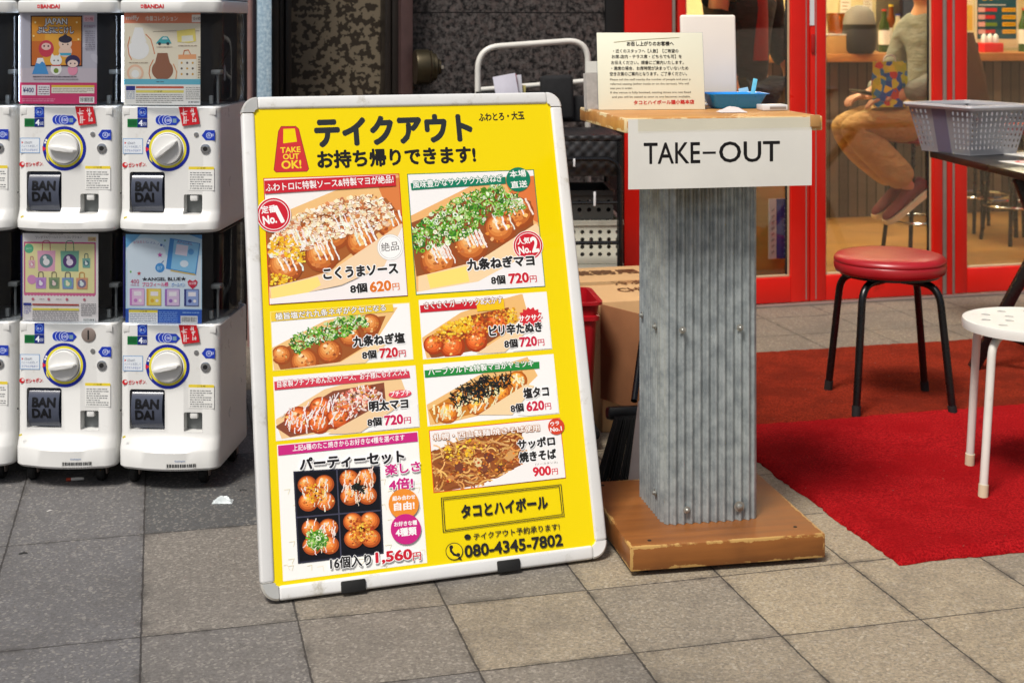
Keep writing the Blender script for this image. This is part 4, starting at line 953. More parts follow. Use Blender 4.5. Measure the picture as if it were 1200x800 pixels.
# panel 1: rich sauce
panel(p, (308.5, 209), (478, 347), (206, 52, 40), (246, 242, 238))
p.poly([(310, 262), (440, 211), (470, 203), (474, 268), (472, 262)], (232, 168, 104)); p.poly([(310, 258), (420, 212), (468, 206), (480, 300), (316, 350)], (240, 194, 130)); p.poly([(440, 212), (468, 208), (480, 262), (456, 250)], (222, 130, 70))
p.poly([(310, 270), (452, 232), (470, 252), (384, 318), (330, 336), (312, 336)], (168, 96, 46))
for (x, y, r) in ((447, 252, 17), (418, 262, 18), (392, 276, 18), (366, 274, 16), (342, 284, 18)): ball(p, rnd, x, y, r)
for (x, y, r) in ((457, 262, 17), (424, 284, 19), (377, 300, 20), (334, 312, 21)): ball(p, rnd, x, y, r); sauce(p, rnd, x, y-4, r*.8, n=4, wd=2.0)
scatter(p, rnd, [(314, 300), (316, 280), (350, 250), (395, 234), (436, 228), (458, 240), (462, 262), (440, 270), (410, 274), (386, 284), (350, 296), (330, 306)], 'bonito', 900)
scatter(p, rnd, [(314, 300), (318, 280), (340, 276), (356, 290), (358, 310), (336, 300)], 'gold', 160); scatter(p, rnd, [(316, 320), (316, 334), (350, 330), (340, 324)], 'gold', 50)
for (x, y) in ((376, 286), (420, 268), (350, 280), (400, 262)): sauce(p, rnd, x, y, 13, n=4, wd=1.5)
p.poly([(316, 337), (384, 320), (470, 262), (476, 268), (476, 300), (400, 334), (318, 352)], (244, 214, 176)); p.poly([(317, 338), (372, 324), (376, 334), (356, 346), (318, 351)], (250, 226, 130)); p.poly([(470, 268), (477, 262), (479, 348), (316, 358), (318, 350), (400, 336), (450, 312)], (246, 240, 238))
p.up(); p.up(); p.poly([(309, 212), (463, 205), (463.5, 218), (310, 227.5)], (204, 40, 52)); p.text('ふわトロに特製ソース&特製マヨが絶品!', (311.5, 225), (461, 214.5), 9.5, WH, 0.015, 0.09, (190, 40, 50)); p.clip = None
badge(p, (320.5, 252), 20.5, '定番', '1')
p.circle((457, 290), 15.4, (200, 198, 194)); p.circle((457, 290), 14.9, WH); p.circle((457, 290), 13.2, (170, 168, 164)); p.circle((457, 290), 12.8, (250, 250, 248)); p.text('絶品', (447, 295.5), (467.5, 293), 10.5, (70, 62, 60))
p.text('こくうまソース', (379.5, 327.5), (466, 320.5), 12.6, K, 0.055, 0.13); p.text('8個', (411, 344), (430, 342), 10.5, K, 0.045, 0.10); p.text('620', (434, 342.3), (458, 340), 11.3, (226, 120, 40), 0.045, 0.09); p.text('円', (460, 340.4), (468, 339.6), 8, (226, 120, 40), 0.02, 0.06)
# panel 2: green onion mayo
panel(p, (477, 204), (639, 336), (20, 122, 92), (246, 244, 242))
p.poly([(479, 254), (560, 214), (600, 206), (626, 214), (636, 268), (590, 330), (488, 342)], (240, 184, 118)); p.poly([(590, 210), (626, 206), (632, 262), (610, 250)], (226, 124, 66)); p.poly([(480, 262), (580, 222), (622, 236), (626, 270), (560, 306), (488, 324)], (150, 84, 44))
for (x, y, r) in ((606, 250, 20), (586, 268, 19), (552, 288, 20), (514, 306, 22)): ball(p, rnd, x, y, r); sauce(p, rnd, x, y-6, r*.7, n=3, wd=1.8)
for (x, y, r) in ((552, 280, 13), (512, 296, 12)): sauce(p, rnd, x, y, r, n=5, wd=2.4)
scatter(p, rnd, [(482, 288), (484, 268), (510, 246), (545, 228), (580, 216), (606, 226), (616, 244), (600, 250), (572, 256), (556, 272), (534, 284), (512, 288), (492, 298)], 'negi', 720)
p.poly([(490, 324), (560, 306), (628, 262), (634, 270), (632, 300), (560, 330), (490, 342)], (246, 216, 170)); p.poly([(560, 330), (640, 286), (642, 340), (489, 348), (490, 342)], (244, 242, 242)); p.poly([(500, 322), (546, 312), (550, 330), (504, 338)], (250, 226, 120))
p.up(); p.up(); p.poly([(481, 215), (592, 207.5), (592.6, 215.5), (482, 223)], (24, 126, 94)); p.text('風味豊かなサクサク九条ねぎ', (484, 221), (589, 213), 8.5, WH, 0.015, 0.08, (24, 126, 94)); p.clip = None
p.circle((607, 210.5), 14.2, (20, 126, 94)); p.text('本場', (597.5, 208.5), (616.5, 207), 8, WH, 0.02); p.text('直送', (599, 221), (618, 219.4), 8, WH, 0.02)
badge(p, (618.5, 288), 17.6, '人気', '2')
p.text('九条ねぎマヨ', (548, 317), (626, 311), 12.6, K, 0.055, 0.13); p.text('8個', (576, 333.6), (592, 332.4), 10, K, 0.045, 0.10); p.text('720', (597, 332.4), (619.5, 330.4), 11, RED, 0.045, 0.09); p.text('円', (621, 331), (629, 330.3), 7.6, RED, 0.02, 0.06)
# panel 3: green onion salt
panel(p, (316.3, 365), (485, 421.5), (244, 226, 120), (248, 247, 245))
p.poly([(318, 408), (380, 376), (440, 362), (466, 360), (440, 400), (400, 430), (322, 440)], (240, 196, 130)); p.poly([(320, 414), (400, 376), (452, 370), (440, 398), (398, 424), (330, 436)], (160, 90, 44))
for (x, y, r) in ((434, 380, 13), (410, 394, 13), (330, 416, 12)): ball(p, rnd, x, y, r)
for (x, y, r) in ((357, 424, 17), (386, 412, 15)): ball(p, rnd, x, y, r)
scatter(p, rnd, [(340, 406), (342, 394), (372, 382), (400, 372), (426, 370), (432, 380), (408, 392), (386, 398), (366, 404), (346, 414)], 'negi', 330)
p.poly([(322, 434), (400, 424), (440, 400), (452, 404), (420, 432), (322, 444)], (246, 214, 166))
p.up(); p.poly([(315, 366), (460, 355), (461, 365), (316, 377)], (242, 206, 60)); p.text('極旨塩だれ九条ネギがクセになる', (323, 375), (452, 364), 8, WH, 0.02, 0.08, (120, 96, 40)); p.clip = None
p.text('九条ねぎ塩', (414, 406.4), (474, 401.5), 12, K, 0.055, 0.13); p.text('8個', (425, 421), (441, 419.4), 9.6, K, 0.045, 0.10); p.text('720', (445.5, 419.4), (466, 417.6), 10.6, RED, 0.045, 0.09); p.text('円', (467.5, 418), (475.5, 417.2), 7.4, RED, 0.02, 0.06)
# panel 4: cod roe mayo
panel(p, (320, 441.5), (492, 500.5), (246, 240, 236), (246, 245, 243))
p.poly([(322, 492), (380, 456), (440, 440), (468, 438), (476, 460), (430, 500), (330, 514)], (242, 204, 150)); p.poly([(322, 500), (390, 458), (450, 448), (452, 470), (420, 496), (340, 512)], (140, 78, 54))
for (x, y, r) in ((430, 464, 14), (408, 474, 14), (376, 478, 14), (350, 492, 17), (396, 490, 14), (374, 496, 13)): ball(p, rnd, x, y, r, tint=(1.05, .85, .8))
zig(p, rnd, [(330, 484), (376, 464), (440, 450), (450, 466), (410, 492), (340, 508)], (250, 236, 230), 1.3, 120); scatter(p, rnd, [(396, 462), (430, 452), (448, 456), (440, 476), (410, 488), (390, 476)], 'mentai', 220)
p.poly([(384, 508), (452, 470), (470, 474), (420, 508)], (240, 206, 160)); p.poly([(440, 500), (494, 470), (494, 505), (420, 510)], (246, 245, 243))
p.up(); p.poly([(321, 447), (479, 434.5), (480.5, 442.5), (321.6, 457)], (214, 62, 82)); p.text('自家製プチプチめんたいソース、お子様にもオススメ', (325, 454), (477, 439.5), 8, WH, 0.015, 0.07, (196, 50, 76)); p.clip = None
p.circle((468.5, 461.5), 13.5, (226, 74, 96), 4.6, -.08); p.text('プチプチ', (457.5, 464.4), (480, 462.6), 6, WH, 0.03)
p.text('明太マヨ', (433, 482), (478, 478), 11.6, K, 0.055, 0.13); p.text('8個', (431, 499.6), (447, 498), 9.6, K, 0.045, 0.10); p.text('720', (451, 498), (472, 496), 10.6, (206, 36, 90), 0.045, 0.09); p.text('円', (473.5, 496.4), (481.5, 495.6), 7.4, (206, 36, 90), 0.02, 0.06)
# panel 5: party set
panel(p, (324.5, 521), (500.5, 659), (248, 246, 240), (250, 249, 244))
for i in range(60):
    x, y = rnd.uniform(330, 500), rnd.uniform(545, 680); p.line([(x, y), (x+rnd.uniform(4, 8), y-1), (x+rnd.uniform(4, 9), y+5)], .7, (244, 236, 208))
p.up(); p.poly([(322, 518), (496, 503), (499, 516), (322, 534)], (206, 44, 128)); p.text('上記6種のたこ焼きからお好きな4種を選べます', (343, 528.5), (474, 515.5), 7.2, WH, 0.015); p.clip = None
p.poly([(343.5, 552), (445, 546), (449.5, 648), (349, 660)], (44, 44, 58)); p.poly([(345.5, 553.6), (443.4, 548), (447.6, 646.4), (351, 657.6)], (22, 21, 26))
p.line([(394.5, 549), (399.5, 654)], 1.6, (70, 70, 88)); p.line([(346.5, 606), (446, 597.6)], 1.6, (70, 70, 88))
for (cx, cy, kd) in ((370, 578, 0), (419, 571, 1), (374.5, 629, 2), (423, 621, 3)):
    for (dx, dy) in ((-10, -10), (10, -11), (-9, 10), (11, 9)): ball(p, rnd, cx+dx, cy+dy, 11.4, tint=(1.08, 1.0, .9))
    sq = [(cx-18, cy-18), (cx+18, cy-20), (cx+18, cy+17), (cx-17, cy+19)]
    if kd == 0: scatter(p, rnd, [(cx-12, cy-8), (cx+4, cy-16), (cx+14, cy), (cx+6, cy+12), (cx-12, cy+10)], 'gold', 60); zig(p, rnd, sq, (250, 238, 224), 1.1, 26); scatter(p, rnd, [(cx-10, cy-8), (cx+10, cy-8), (cx+8, cy+8), (cx-8, cy+8)], 'crumb', 70)
    if kd == 1: zig(p, rnd, sq, (248, 228, 206), 1.3, 50); scatter(p, rnd, [(cx-6, cy-4), (cx+6, cy-6), (cx+6, cy+4), (cx-6, cy+4)], 'nori', 26)
    if kd == 2: zig(p, rnd, sq, (250, 232, 220), 1.2, 40); scatter(p, rnd, [(cx-14, cy-6), (cx, cy-8), (cx+10, cy+2), (cx+4, cy+14), (cx-12, cy+12)], 'negi', 170)
    if kd == 3: scatter(p, rnd, [(cx-14, cy-12), (cx+14, cy-12), (cx+14, cy+12), (cx-12, cy+14)], 'crumb', 170)
p.text('パーティーセット', (351.5, 551), (473, 541), 14, (34, 32, 34), 0.05, 0.11)
MG = (206, 40, 130)
p.text('楽しさ', (451.5, 556.5), (492, 551.5), 12, MG, 0.04, 0.09); p.text('4倍!', (456, 574.5), (483.5, 571.5), 13, MG, 0.04, 0.09)
p.circle((472.5, 590), 17.8, (240, 146, 50)); p.circle((475, 619.5), 17.8, (206, 40, 130)); p.text('組み合わせ', (459.5, 586.5), (486, 584), 5.4, WH, 0.03); p.text('自由!', (461.5, 598), (485, 596), 9.4, WH, 0.035)
p.text('お好きな種', (461.5, 616.6), (488, 614.2), 5.4, WH, 0.03); p.text('4種類', (463.5, 628.4), (487.5, 626), 9.4, WH, 0.035)
p.text('16個入り', (387, 666.5), (434.5, 661.5), 13.5, K, 0.035, 0.08); p.text('1,560', (440.5, 660.6), (482, 656), 13.5, RED, 0.04, 0.09); p.text('円', (483.6, 656.4), (493, 655.2), 9.4, RED, 0.02, 0.06)
# panel 6: spicy crunchy
panel(p, (490.5, 351.5), (647, 409), (248, 247, 240), (248, 247, 245))
p.poly([(494, 396), (540, 366), (590, 350), (612, 344), (618, 366), (580, 404), (500, 420)], (240, 190, 120)); p.poly([(496, 404), (550, 370), (596, 360), (600, 384), (560, 410), (506, 420)], (146, 76, 38))
for (x, y, r) in ((584, 378, 14), (558, 388, 14), (530, 406, 15), (508, 404, 12), (558, 400, 13)): ball(p, rnd, x, y, r, tint=(1.05, .8, .7))
scatter(p, rnd, [(500, 402), (508, 390), (544, 372), (590, 362), (604, 376), (580, 392), (556, 394), (526, 402)], 'crumb', 420); scatter(p, rnd, [(512, 390), (522, 378), (552, 370), (554, 388), (530, 392)], 'gold', 160); scatter(p, rnd, [(592, 366), (604, 358), (606, 376), (594, 382)], 'gold', 40)
p.poly([(558, 414), (610, 380), (622, 384), (590, 414)], (244, 214, 170)); p.poly([(600, 412), (650, 372), (650, 412)], (248, 247, 245))
p.up(); p.poly([(490.5, 358), (590, 350), (591, 359), (491, 366.4)], (206, 36, 48)); p.poly([(558, 352.6), (590, 350), (591, 362), (559, 365)], (244, 200, 30)); p.text('さくさくガーリック&天かす', (497, 362.5), (589, 355), 8, WH, 0.02, 0.08, (150, 60, 40)); p.clip = None
p.up(); p.poly([(621.5 + (14.5 if i % 2 == 0 else 11.5)*math.cos(i*math.pi/14), 372 + (12.5 if i % 2 == 0 else 9.5)*math.sin(i*math.pi/14)) for i in range(28)], (214, 46, 54)); p.text('サクサク', (608, 376.8), (635.5, 374.4), 6.6, WH, 0.035)
p.text('ピリ辛たぬき', (574, 394), (635, 388.5), 12, K, 0.055, 0.13); p.text('8個', (591.5, 408), (606.5, 406.6), 9.8, K, 0.045, 0.10); p.text('720', (609.5, 406.4), (629, 404.6), 10.6, (206, 40, 70), 0.045, 0.09); p.text('円', (630.5, 405.2), (637.8, 404.6), 7.4, (206, 40, 70), 0.02, 0.06)
# panel 7: salt and nori
panel(p, (495.8, 427), (655.4, 484.5), (248, 247, 240), (248, 247, 245))
p.poly([(500, 474), (560, 440), (600, 424), (618, 418), (630, 440), (590, 480), (504, 500)], (240, 192, 124)); p.poly([(502, 480), (560, 446), (612, 434), (616, 452), (580, 478), (510, 496)], (206, 130, 44))
for (x, y, r) in ((606, 446, 12), (586, 460, 12), (560, 474, 13), (524, 484, 13), (540, 466, 11)): ball(p, rnd, x, y, r, tint=(1.12, 1.2, .9))
zig(p, rnd, [(506, 478), (560, 452), (612, 438), (614, 452), (570, 480), (512, 492)], (250, 236, 190), 1.8, 70)
scatter(p, rnd, [(526, 462), (546, 450), (580, 438), (600, 438), (596, 454), (572, 464), (546, 474), (532, 476)], 'nori', 190)
p.poly([(560, 486), (616, 450), (626, 452), (600, 486)], (244, 216, 170)); p.poly([(606, 486), (660, 446), (660, 490)], (248, 247, 245))
p.up(); p.poly([(496.4, 434), (631.6, 423.6), (632, 431.6), (497, 442.4)], (40, 140, 62)); p.text('ハーブソルト&特製マヨがヤミツキ', (502, 440), (625, 429), 8, WH, 0.02, 0.08, (60, 130, 70)); p.clip = None
p.text('塩タコ', (614, 466.5), (643, 463.5), 11.5, K, 0.055, 0.13); p.text('8個', (599, 483.4), (613.6, 481.6), 9.6, K, 0.045, 0.10); p.text('620', (617.5, 481.6), (637.5, 479.6), 10.4, (206, 40, 70), 0.045, 0.09); p.text('円', (639, 480), (645.8, 479.2), 7.4, (206, 40, 70), 0.02, 0.06)
# panel 8: fried noodles
panel(p, (502.5, 504), (663.3, 560), (226, 90, 40), (246, 243, 240))
p.poly([(504, 530), (540, 515), (612, 503), (610, 545), (560, 568), (508, 578)], (150, 84, 42))
scatter(p, rnd, [(504, 528), (540, 516), (608, 506), (612, 546), (570, 566), (508, 578)], 'noodle', 260)
for (x, y, r, c) in ((538, 548, 7, (120, 66, 48)), (574, 536, 7, (112, 60, 46)), (566, 548, 6, (128, 72, 50)), (550, 530, 6, (226, 178, 80)), (598, 534, 7, (214, 160, 96)), (560, 542, 6, (232, 206, 150)), (528, 560, 5, (206, 140, 80)), (586, 548, 6, (110, 62, 44))):
    p.up(); blob(p, rnd, (x, y), r, c, 9); scatter(p, rnd, [(x-r, y-r), (x+r, y-r), (x+r, y+r), (x-r, y+r)], 'crumb', 8)
scatter(p, rnd, [(512, 526), (552, 514), (572, 522), (540, 538), (516, 540)], 'gold', 40)
p.poly([(560, 572), (612, 544), (630, 520), (668, 520), (668, 565)], (246, 243, 240)); p.up()
p.text('札幌・西山製麺 焼きそば使用', (507.5, 516), (632, 504.5), 7.6, WH, 0.02, 0.08, (190, 120, 60)); p.clip = None
p.circle((651.5, 499.5), 9.6, (214, 70, 44)); p.text('ウラ', (645, 499), (655, 497.5), 4.6, WH, 0.03); p.text('No.1', (645, 506), (658, 504), 5, WH, 0.03)
p.text('サッポロ', (607, 526.5), (650, 521.5), 11, K, 0.055, 0.13); p.text('焼きそば', (609, 541.5), (651.5, 537), 11.5, K, 0.055, 0.13); p.text('(ソースタンス)', (627, 545.5), (653, 543), 3, (110, 100, 96))
p.text('900', (625, 557.8), (645.2, 555.8), 10.2, (214, 44, 60), 0.045, 0.09); p.text('円', (646.8, 556), (653.6, 555.2), 7, (214, 44, 60), 0.02, 0.06)
# shop name box and phone
def frm(d, wd):
    q = [(516.7+d, 583+d), (657-d, 567.4+d), (660.6-d, 604.4-d), (519+d, 623-d)]; p.up(); p.line(q+[q[0]], wd, K)
frm(0, .8); frm(2.2, .8)
p.text('タコとハイボール', (541, 606.5), (641.5, 594.8), 14.5, K, 0.05)
p.circle((547.5, 628.6), 3.8, K, 3.2); p.rect(545, 629, 550, 631.6, K); p.text('テイクアウト予約承ります!', (555, 632.4), (655.5, 620.2), 8, K, 0.02)
p.circle((532, 645.5), 10.2, K); p.circle((532, 645.5), 9.3, Y_); p.poly([(538, 651), (541.5, 656), (535.6, 654)], K)
p.line([(527.6, 640.6), (528.4, 645.4), (531.6, 649.2), (536.6, 650.6)], 2.8, K); p.circle((528.4, 640.6), 2.3, K); p.circle((536.6, 649.6), 2.3, K)
p.text('080-4345-7802', (545, 652.5), (659, 638.4), 13.6, K, 0.03)
p.build('poster', M['ink_gloss'], board)
# ------------------------------------------------------------------ take-out stand
RS = R(10.5)
stand = thing('counter_stand', 'take-out stand of corrugated metal on a worn wooden plinth', 'stand', (0.254, 2.975, 0.0), RS)
bw, bd, bh = 0.442, 0.43, 0.053
b = MB(); b.box((0, 0, 0), (bw, bd, bh), 0.003)
o = b.build('plinth', wood_mat('worn_plinth', (112, 66, 28), (150, 92, 40), (bw/2, bd/2, bh/2), (186, 146, 84), 0.42, 0, 5, 0.85), stand); o.location = (bw/2, bd/2, bh/2+0.012)
for (x, y) in ((0.05, 0.03), (bw-0.05, 0.05), (0.04, bd-0.03)):
    b = MB(); b.lathe([(0.0045, 0), (0.004, 0.0012), (0, 0.0012)], 12, M=Matrix.Translation((x, y, bh+0.012))); b.build('screw', M['black_rubber'], stand)
b = MB()
for (x, y) in ((0.04, 0.04), (bw-0.04, 0.04), (0.04, bd-0.04), (bw-0.04, bd-0.04)): b.lathe([(0.016, 0), (0.016, 0.0125)], 16, M=Matrix.Translation((x, y, 0)))
b.build('foot_pads', M['black_rubber'], stand)
# corrugated post
def galv():
    k = N('galvanised_sheet'); n1 = k.noise(26, 6, 0.7); n2 = k.noise(5, 4); n3 = k.noise(140, 3, 0.7)
    c = k.mix(k.step(n1, 0.3, 0.7), S(136, 144, 147), S(178, 185, 185)); c = k.mix(k.math('MULTIPLY', k.step(n2, 0.5, 0.72), 0.2), c, S(112, 116, 114))
    c = k.mix(k.math('MULTIPLY', k.step(n3, 0.62, 0.76), 0.35), c, S(206, 208, 204))
    sx = k.n('ShaderNodeSeparateXYZ'); k.t.links.new(k.co.outputs['Object'], sx.inputs[0])
    top = k.math('MULTIPLY', k.step(sx.outputs[2], 0.74, 0.80), k.step(k.noise(9, 3), 0.42, 0.6)); c = k.mix(k.math('MULTIPLY', top, 0.5), c, S(104, 92, 66))
    return k.pr(c, k.math('ADD', 0.36, k.math('MULTIPLY', n1, 0.22)), 0.4, k.bump(n3, 0.15, 0.001))
px0, py0, pw, pd = 0.114, 0.118, 0.210, 0.205
def corr_ring(z, ns=96):
    pts = []; nrib = 11
    for side in range(4):
        for i in range(ns):
            t = i/ns; L = pw if side % 2 == 0 else pd; e = min(t, 1-t)*L
            off = 0.0095*(0.5+0.5*math.cos(2*math.pi*t*nrib))*min(1, e/0.006) + 0.0002*math.sin(z*37+side)
            if side == 0: pts.append((px0 + t*pw, py0 - off, z))
            elif side == 1: pts.append((px0 + pw + off, py0 + t*pd, z))
            elif side == 2: pts.append((px0 + pw - t*pw, py0 + pd + off, z))
            else: pts.append((px0 - off, py0 + pd - t*pd, z))
    return pts
b = MB(); b.loft([corr_ring(z) for z in (bh+0.0125, 0.2, 0.4, 0.6, 0.8, 0.945)]); o = b.build('post', galv(), stand, smooth=60)
bolt = simple('bolt_zinc', (168, 168, 162), 0.38, 0.6, 0.2, 40)
for (x, z, rr, side) in ((0.035, 0.50, 0.006, 0), (0.170, 0.50, 0.006, 0), (0.045, 0.098, 0.006, 0), (0.168, 0.098, 0.009, 0), (0.05, 0.497, 0.006, 3), (0.16, 0.50, 0.006, 3), (0.05, 0.12, 0.006, 3)):
    Mt = Matrix.Translation((px0+x, py0-0.0097, z)) @ Matrix.Rotation(R(90), 4, 'X') if side == 0 else Matrix.Translation((px0-0.0097, py0+x, z)) @ Matrix.Rotation(R(-90), 4, 'Y')
    b = MB(); b.lathe([(rr*1.35, 0), (rr*1.35, 0.0012), (rr*0.75, 0.0014), (rr*0.7, 0.006), (rr*.45, 0.0075), (0, 0.0078)], 16, M=Mt); b.build('bolt', bolt, stand)
# table top
tw, td, th = 0.452, 0.42, 0.032; tz = 0.948; tx, ty = -0.008, 0.020
b = MB(); b.box((0, 0, 0), (tw, td, th), 0.003)
o = b.build('table_top', wood_mat('counter_wood', (186, 122, 58), (216, 160, 90), (tw/2, td/2, th/2), (228, 206, 160), 0.45, 0, 6, 0.9), stand); o.location = (tx+tw/2, ty+td/2, tz+th/2)
TZ = tz+th
def SW(x, y, z): return stand.matrix_basis @ Vector((x, y, z)) if False else Matrix.Translation(stand.location) @ Matrix.Rotation(RS, 4, 'Z') @ Vector((x, y, z))
# hanging paper sign
sign = thing('paper_sign', 'white laminated TAKE-OUT sheet hanging from the front of the stand', 'sign', SW(tx+0.006, ty-0.0045, tz+0.030), RS)
sw, sh = 0.418, 0.150
def sf(a, c):
    x = a*sw; z = -c*sh; return (x, -0.002*math.sin(c*2.2) - 0.0025*math.sin(a*5)*c - 0.0015, z)
b = MB(); b.grid(24, 10, sf); b.grid(24, 10, lambda a, c: Vector(sf(a, c)) + Vector((0, 0.0012, 0))); b.build('sheet', M['paper'], sign, fixn=False)
p = Print(lambda x, y: (x, y), lambda x, z, h: Vector(sf(x/sw, -z/sh)) + Vector((0, -h, 0)))
p.text('TAKE', (0.0345, -0.0955), (0.160, -0.0955), -0.0445, (24, 22, 24), 0.010); p.text('-', (0.166, -0.0765), (0.196, -0.0765), -0.0048, (24, 22, 24)); p.text('OUT', (0.204, -0.0955), (0.343, -0.0955), -0.0445, (24, 22, 24), 0.010)
p.build('lettering', M['ink'], sign)
b = MB(); b.box((sw*0.52, -0.0045, -0.009), (sw*0.94, 0.0012, 0.034), 0, Matrix.Rotation(R(-0.6), 4, 'Y')); b.build('tape', clear_mat('old_tape', (255, 254, 250), 0.02, 0.3, 0.12), sign)
b = MB(); b.box((0.425, -0.0035, -0.008), (0.022, 0.004, 0.026), 0.001); b.build('tape_end', simple('brown_tape', (190, 142, 84), 0.5), sign)
# notice on its card stand
nx, ny = 0.0, 0.335
notice = thing('notice_card', 'cream customer notice in a tilted clear holder on the stand', 'notice', SW(tx+0.014, ty+0.285, TZ+0.001), R(6))
NT = Matrix.Rotation(R(-9), 4, 'X'); nw, nh = 0.256, 0.184
b = MB(); b.box((nw/2, 0.002, nh/2), (nw, 0.003, nh), 0.001, NT); b.build('card', simple('cream_card', (232, 231, 208), 0.5, 0, 0.05, 6, dirt=0.2, dcol=(212, 204, 160)), notice)
b = MB(); b.box((nw/2, 0.0046, nh/2), (nw+0.004, 0.0016, nh+0.003), 0.0006, NT); b.box((nw/2, 0.045, 0.0012), (nw, 0.075, 0.0022)); b.build('holder', M['clear'], notice)
p = Print(lambda px, py: ((px-36)/905*nw, (715-py)/632*nh), lambda x, z, h: NT @ Vector((x, 0.0002-h, z)))
DKT = (40, 36, 34)
p.line([(180, 162), (420, 140), (740, 124)], 3.5, (150, 140, 90))
p.text('お召し上がりのお客様へ', (290, 193), (690, 191), 36, DKT, 0.03)
for (t_, y, xa, xb) in (('・近くのスタッフへ【人数】【ご希望の', 250, 172, 728), ('お席-店内・テラス席・どちらでも可】を', 296, 158, 756), ('お伝えください。順番にご案内いたします。', 345, 152, 770), ('・満席の場合、お席時間が決まっていないため', 392, 152, 808), ('空き次第のご案内となります。ご了承ください。', 438, 138, 795)):
    p.text(t_, (xa, y), (xb, y), 31, DKT, 0.012)
for (t_, y, xa, xb) in (('Please tell the staff nearby the number of people and your p', 480, 138, 824), ('referred seating (either inside or on the terrace). We will', 516, 138, 808), ('seat you in order.', 551, 138, 328), ('If the venue is fully booked, seating times are not fixed', 586, 138, 822), ('and you will be seated as soon as one becomes available.', 622, 150, 818)):
    p.text(t_, (xa, y), (xb, y), 20, (96, 88, 74), 0.01)
p.text('タコとハイボール狸小路本店', (334, 674), (848, 670), 34, (196, 36, 30), 0.03)
p.build('lettering', M['ink'], notice)
# leaflets stacked behind the notice's left edge
t = thing('leaflet_stack', 'stack of grey leaflets standing behind the left edge of the notice', 'leaflets', SW(tx+0.004, ty+0.335, TZ+0.0005), R(14))
rl = random.Random(4)
b = MB()
for i in range(9): b.box((0.045, 0.003+i*0.003, 0.042+rl.uniform(-.003, .004)), (0.10, 0.0016, 0.084), 0, Matrix.Rotation(R(-6+rl.uniform(-1, 1)), 4, 'X'))
b.build('leaflets', simple('leaflet_paper', (190, 184, 178), 0.6, 0, 0.2, 60), t)
b = MB(); b.box((0.05, 0.034, 0.058), (0.09, 0.002, 0.116), 0, Matrix.Rotation(R(-5), 4, 'X')); b.build('cover_sheet', M['paper'], t)
# blue food tray with a plastic pick
tray = thing('food_tray', 'small blue plastic food tray on the stand', 'tray', SW(tx+0.358, ty+0.315, TZ+0.0008), R(8))
blue = simple('tray_blue', (42, 152, 236), 0.28, 0, 0.08, 12)
def tr(hw, hd, z, r): return [(x, y, z) for x, y in rrect(hw, hd, r, 5)]
b = MB(); b.loft([tr(0.052, 0.030, 0.0, 0.010), tr(0.056, 0.034, 0.004, 0.012), tr(0.071, 0.047, 0.034, 0.014), tr(0.077, 0.053, 0.035, 0.016), tr(0.077, 0.053, 0.0362, 0.016), tr(0.0695, 0.0455, 0.0352, 0.013), tr(0.0545, 0.0325, 0.005, 0.011), tr(0.05, 0.028, 0.0025, 0.010)]); b.build('tray_body', blue, tray)
b = MB(); b.box((0, 0, 0), (0.011, 0.0016, 0.062), 0.0007, Matrix.Translation((0.050, 0.004, 0.040)) @ Matrix.Rotation(R(14), 4, 'Y') @ Matrix.Rotation(R(-10), 4, 'X')); 
o = b.build('food_pick', simple('pale_cyan', (120, 206, 230), 0.3), None); o.parent = None; o.matrix_world = tray.matrix_world.copy(); o.location = tray.location; o.rotation_euler = tray.rotation_euler
tag(o, 'pale blue flat plastic pick standing in the blue tray', 'pick')
# tissue
def crumple(name, loc, size, seed, label, cat, mat):
    r_ = random.Random(seed); ph = [(r_.uniform(2, 9), r_.uniform(2, 9), r_.uniform(0, 6)) for _ in range(5)]
    def fn(a, c):
        x, y = (a-.5)*2, (c-.5)*2; d = max(abs(x), abs(y)); f = sum(math.sin(q[0]*x+q[1]*y+q[2]) for q in ph)/5
        z = size[2]*max(0.02, (1-d*d)*(0.75+0.6*f)) ; k = 1-.25*abs(f)
        return (x*size[0]*k, y*size[1]*k*(1-.2*x*f), z)
    m = MB(); m.grid(16, 16, fn); m.grid(16, 16, lambda a, c: Vector(fn(a, c))*0.97 + Vector((0, 0, -0.0002)))
    o = m.build(name, mat, smooth=25, loc=loc, rot=(0, 0, r_.uniform(0, 1)), fixn=False); return tag(o, label, cat)
tis = simple('tissue', (216, 204, 200), 0.8, 0, 0.06, 30)
crumple('tissue', SW(tx+0.295, ty+0.150, TZ+0.001), (0.034, 0.020, 0.013), 3, 'crumpled white tissue on the stand in front of the blue tray', 'tissue', tis)
t = thing('card_packet', 'small white card packet on the right corner of the stand', 'packet', SW(tx+0.415, ty+0.21, TZ+0.0006), R(12))
b = MB(); b.box((0, 0, 0.007), (0.062, 0.042, 0.014), 0.002); b.build('packet', M['white_plastic'], t)
b = MB(); b.box((0.006, -0.0213, 0.0065), (0.04, 0.0006, 0.006)); b.build('printed_strip', simple('grey_print', (150, 140, 130), 0.6), t)
t = thing('blue_card', 'small pale blue card leaning at the back of the stand', 'card', SW(tx+0.414, ty+0.372, TZ+0.0012), R(16))
b = MB(); b.box((0, 0, 0.023), (0.026, 0.002, 0.046), 0.0006, Matrix.Rotation(R(-12), 4, 'X') @ Matrix.Rotation(R(-10), 4, 'Y')); b.build('card_sheet', simple('pale_blue_card', (160, 208, 236), 0.5), t)
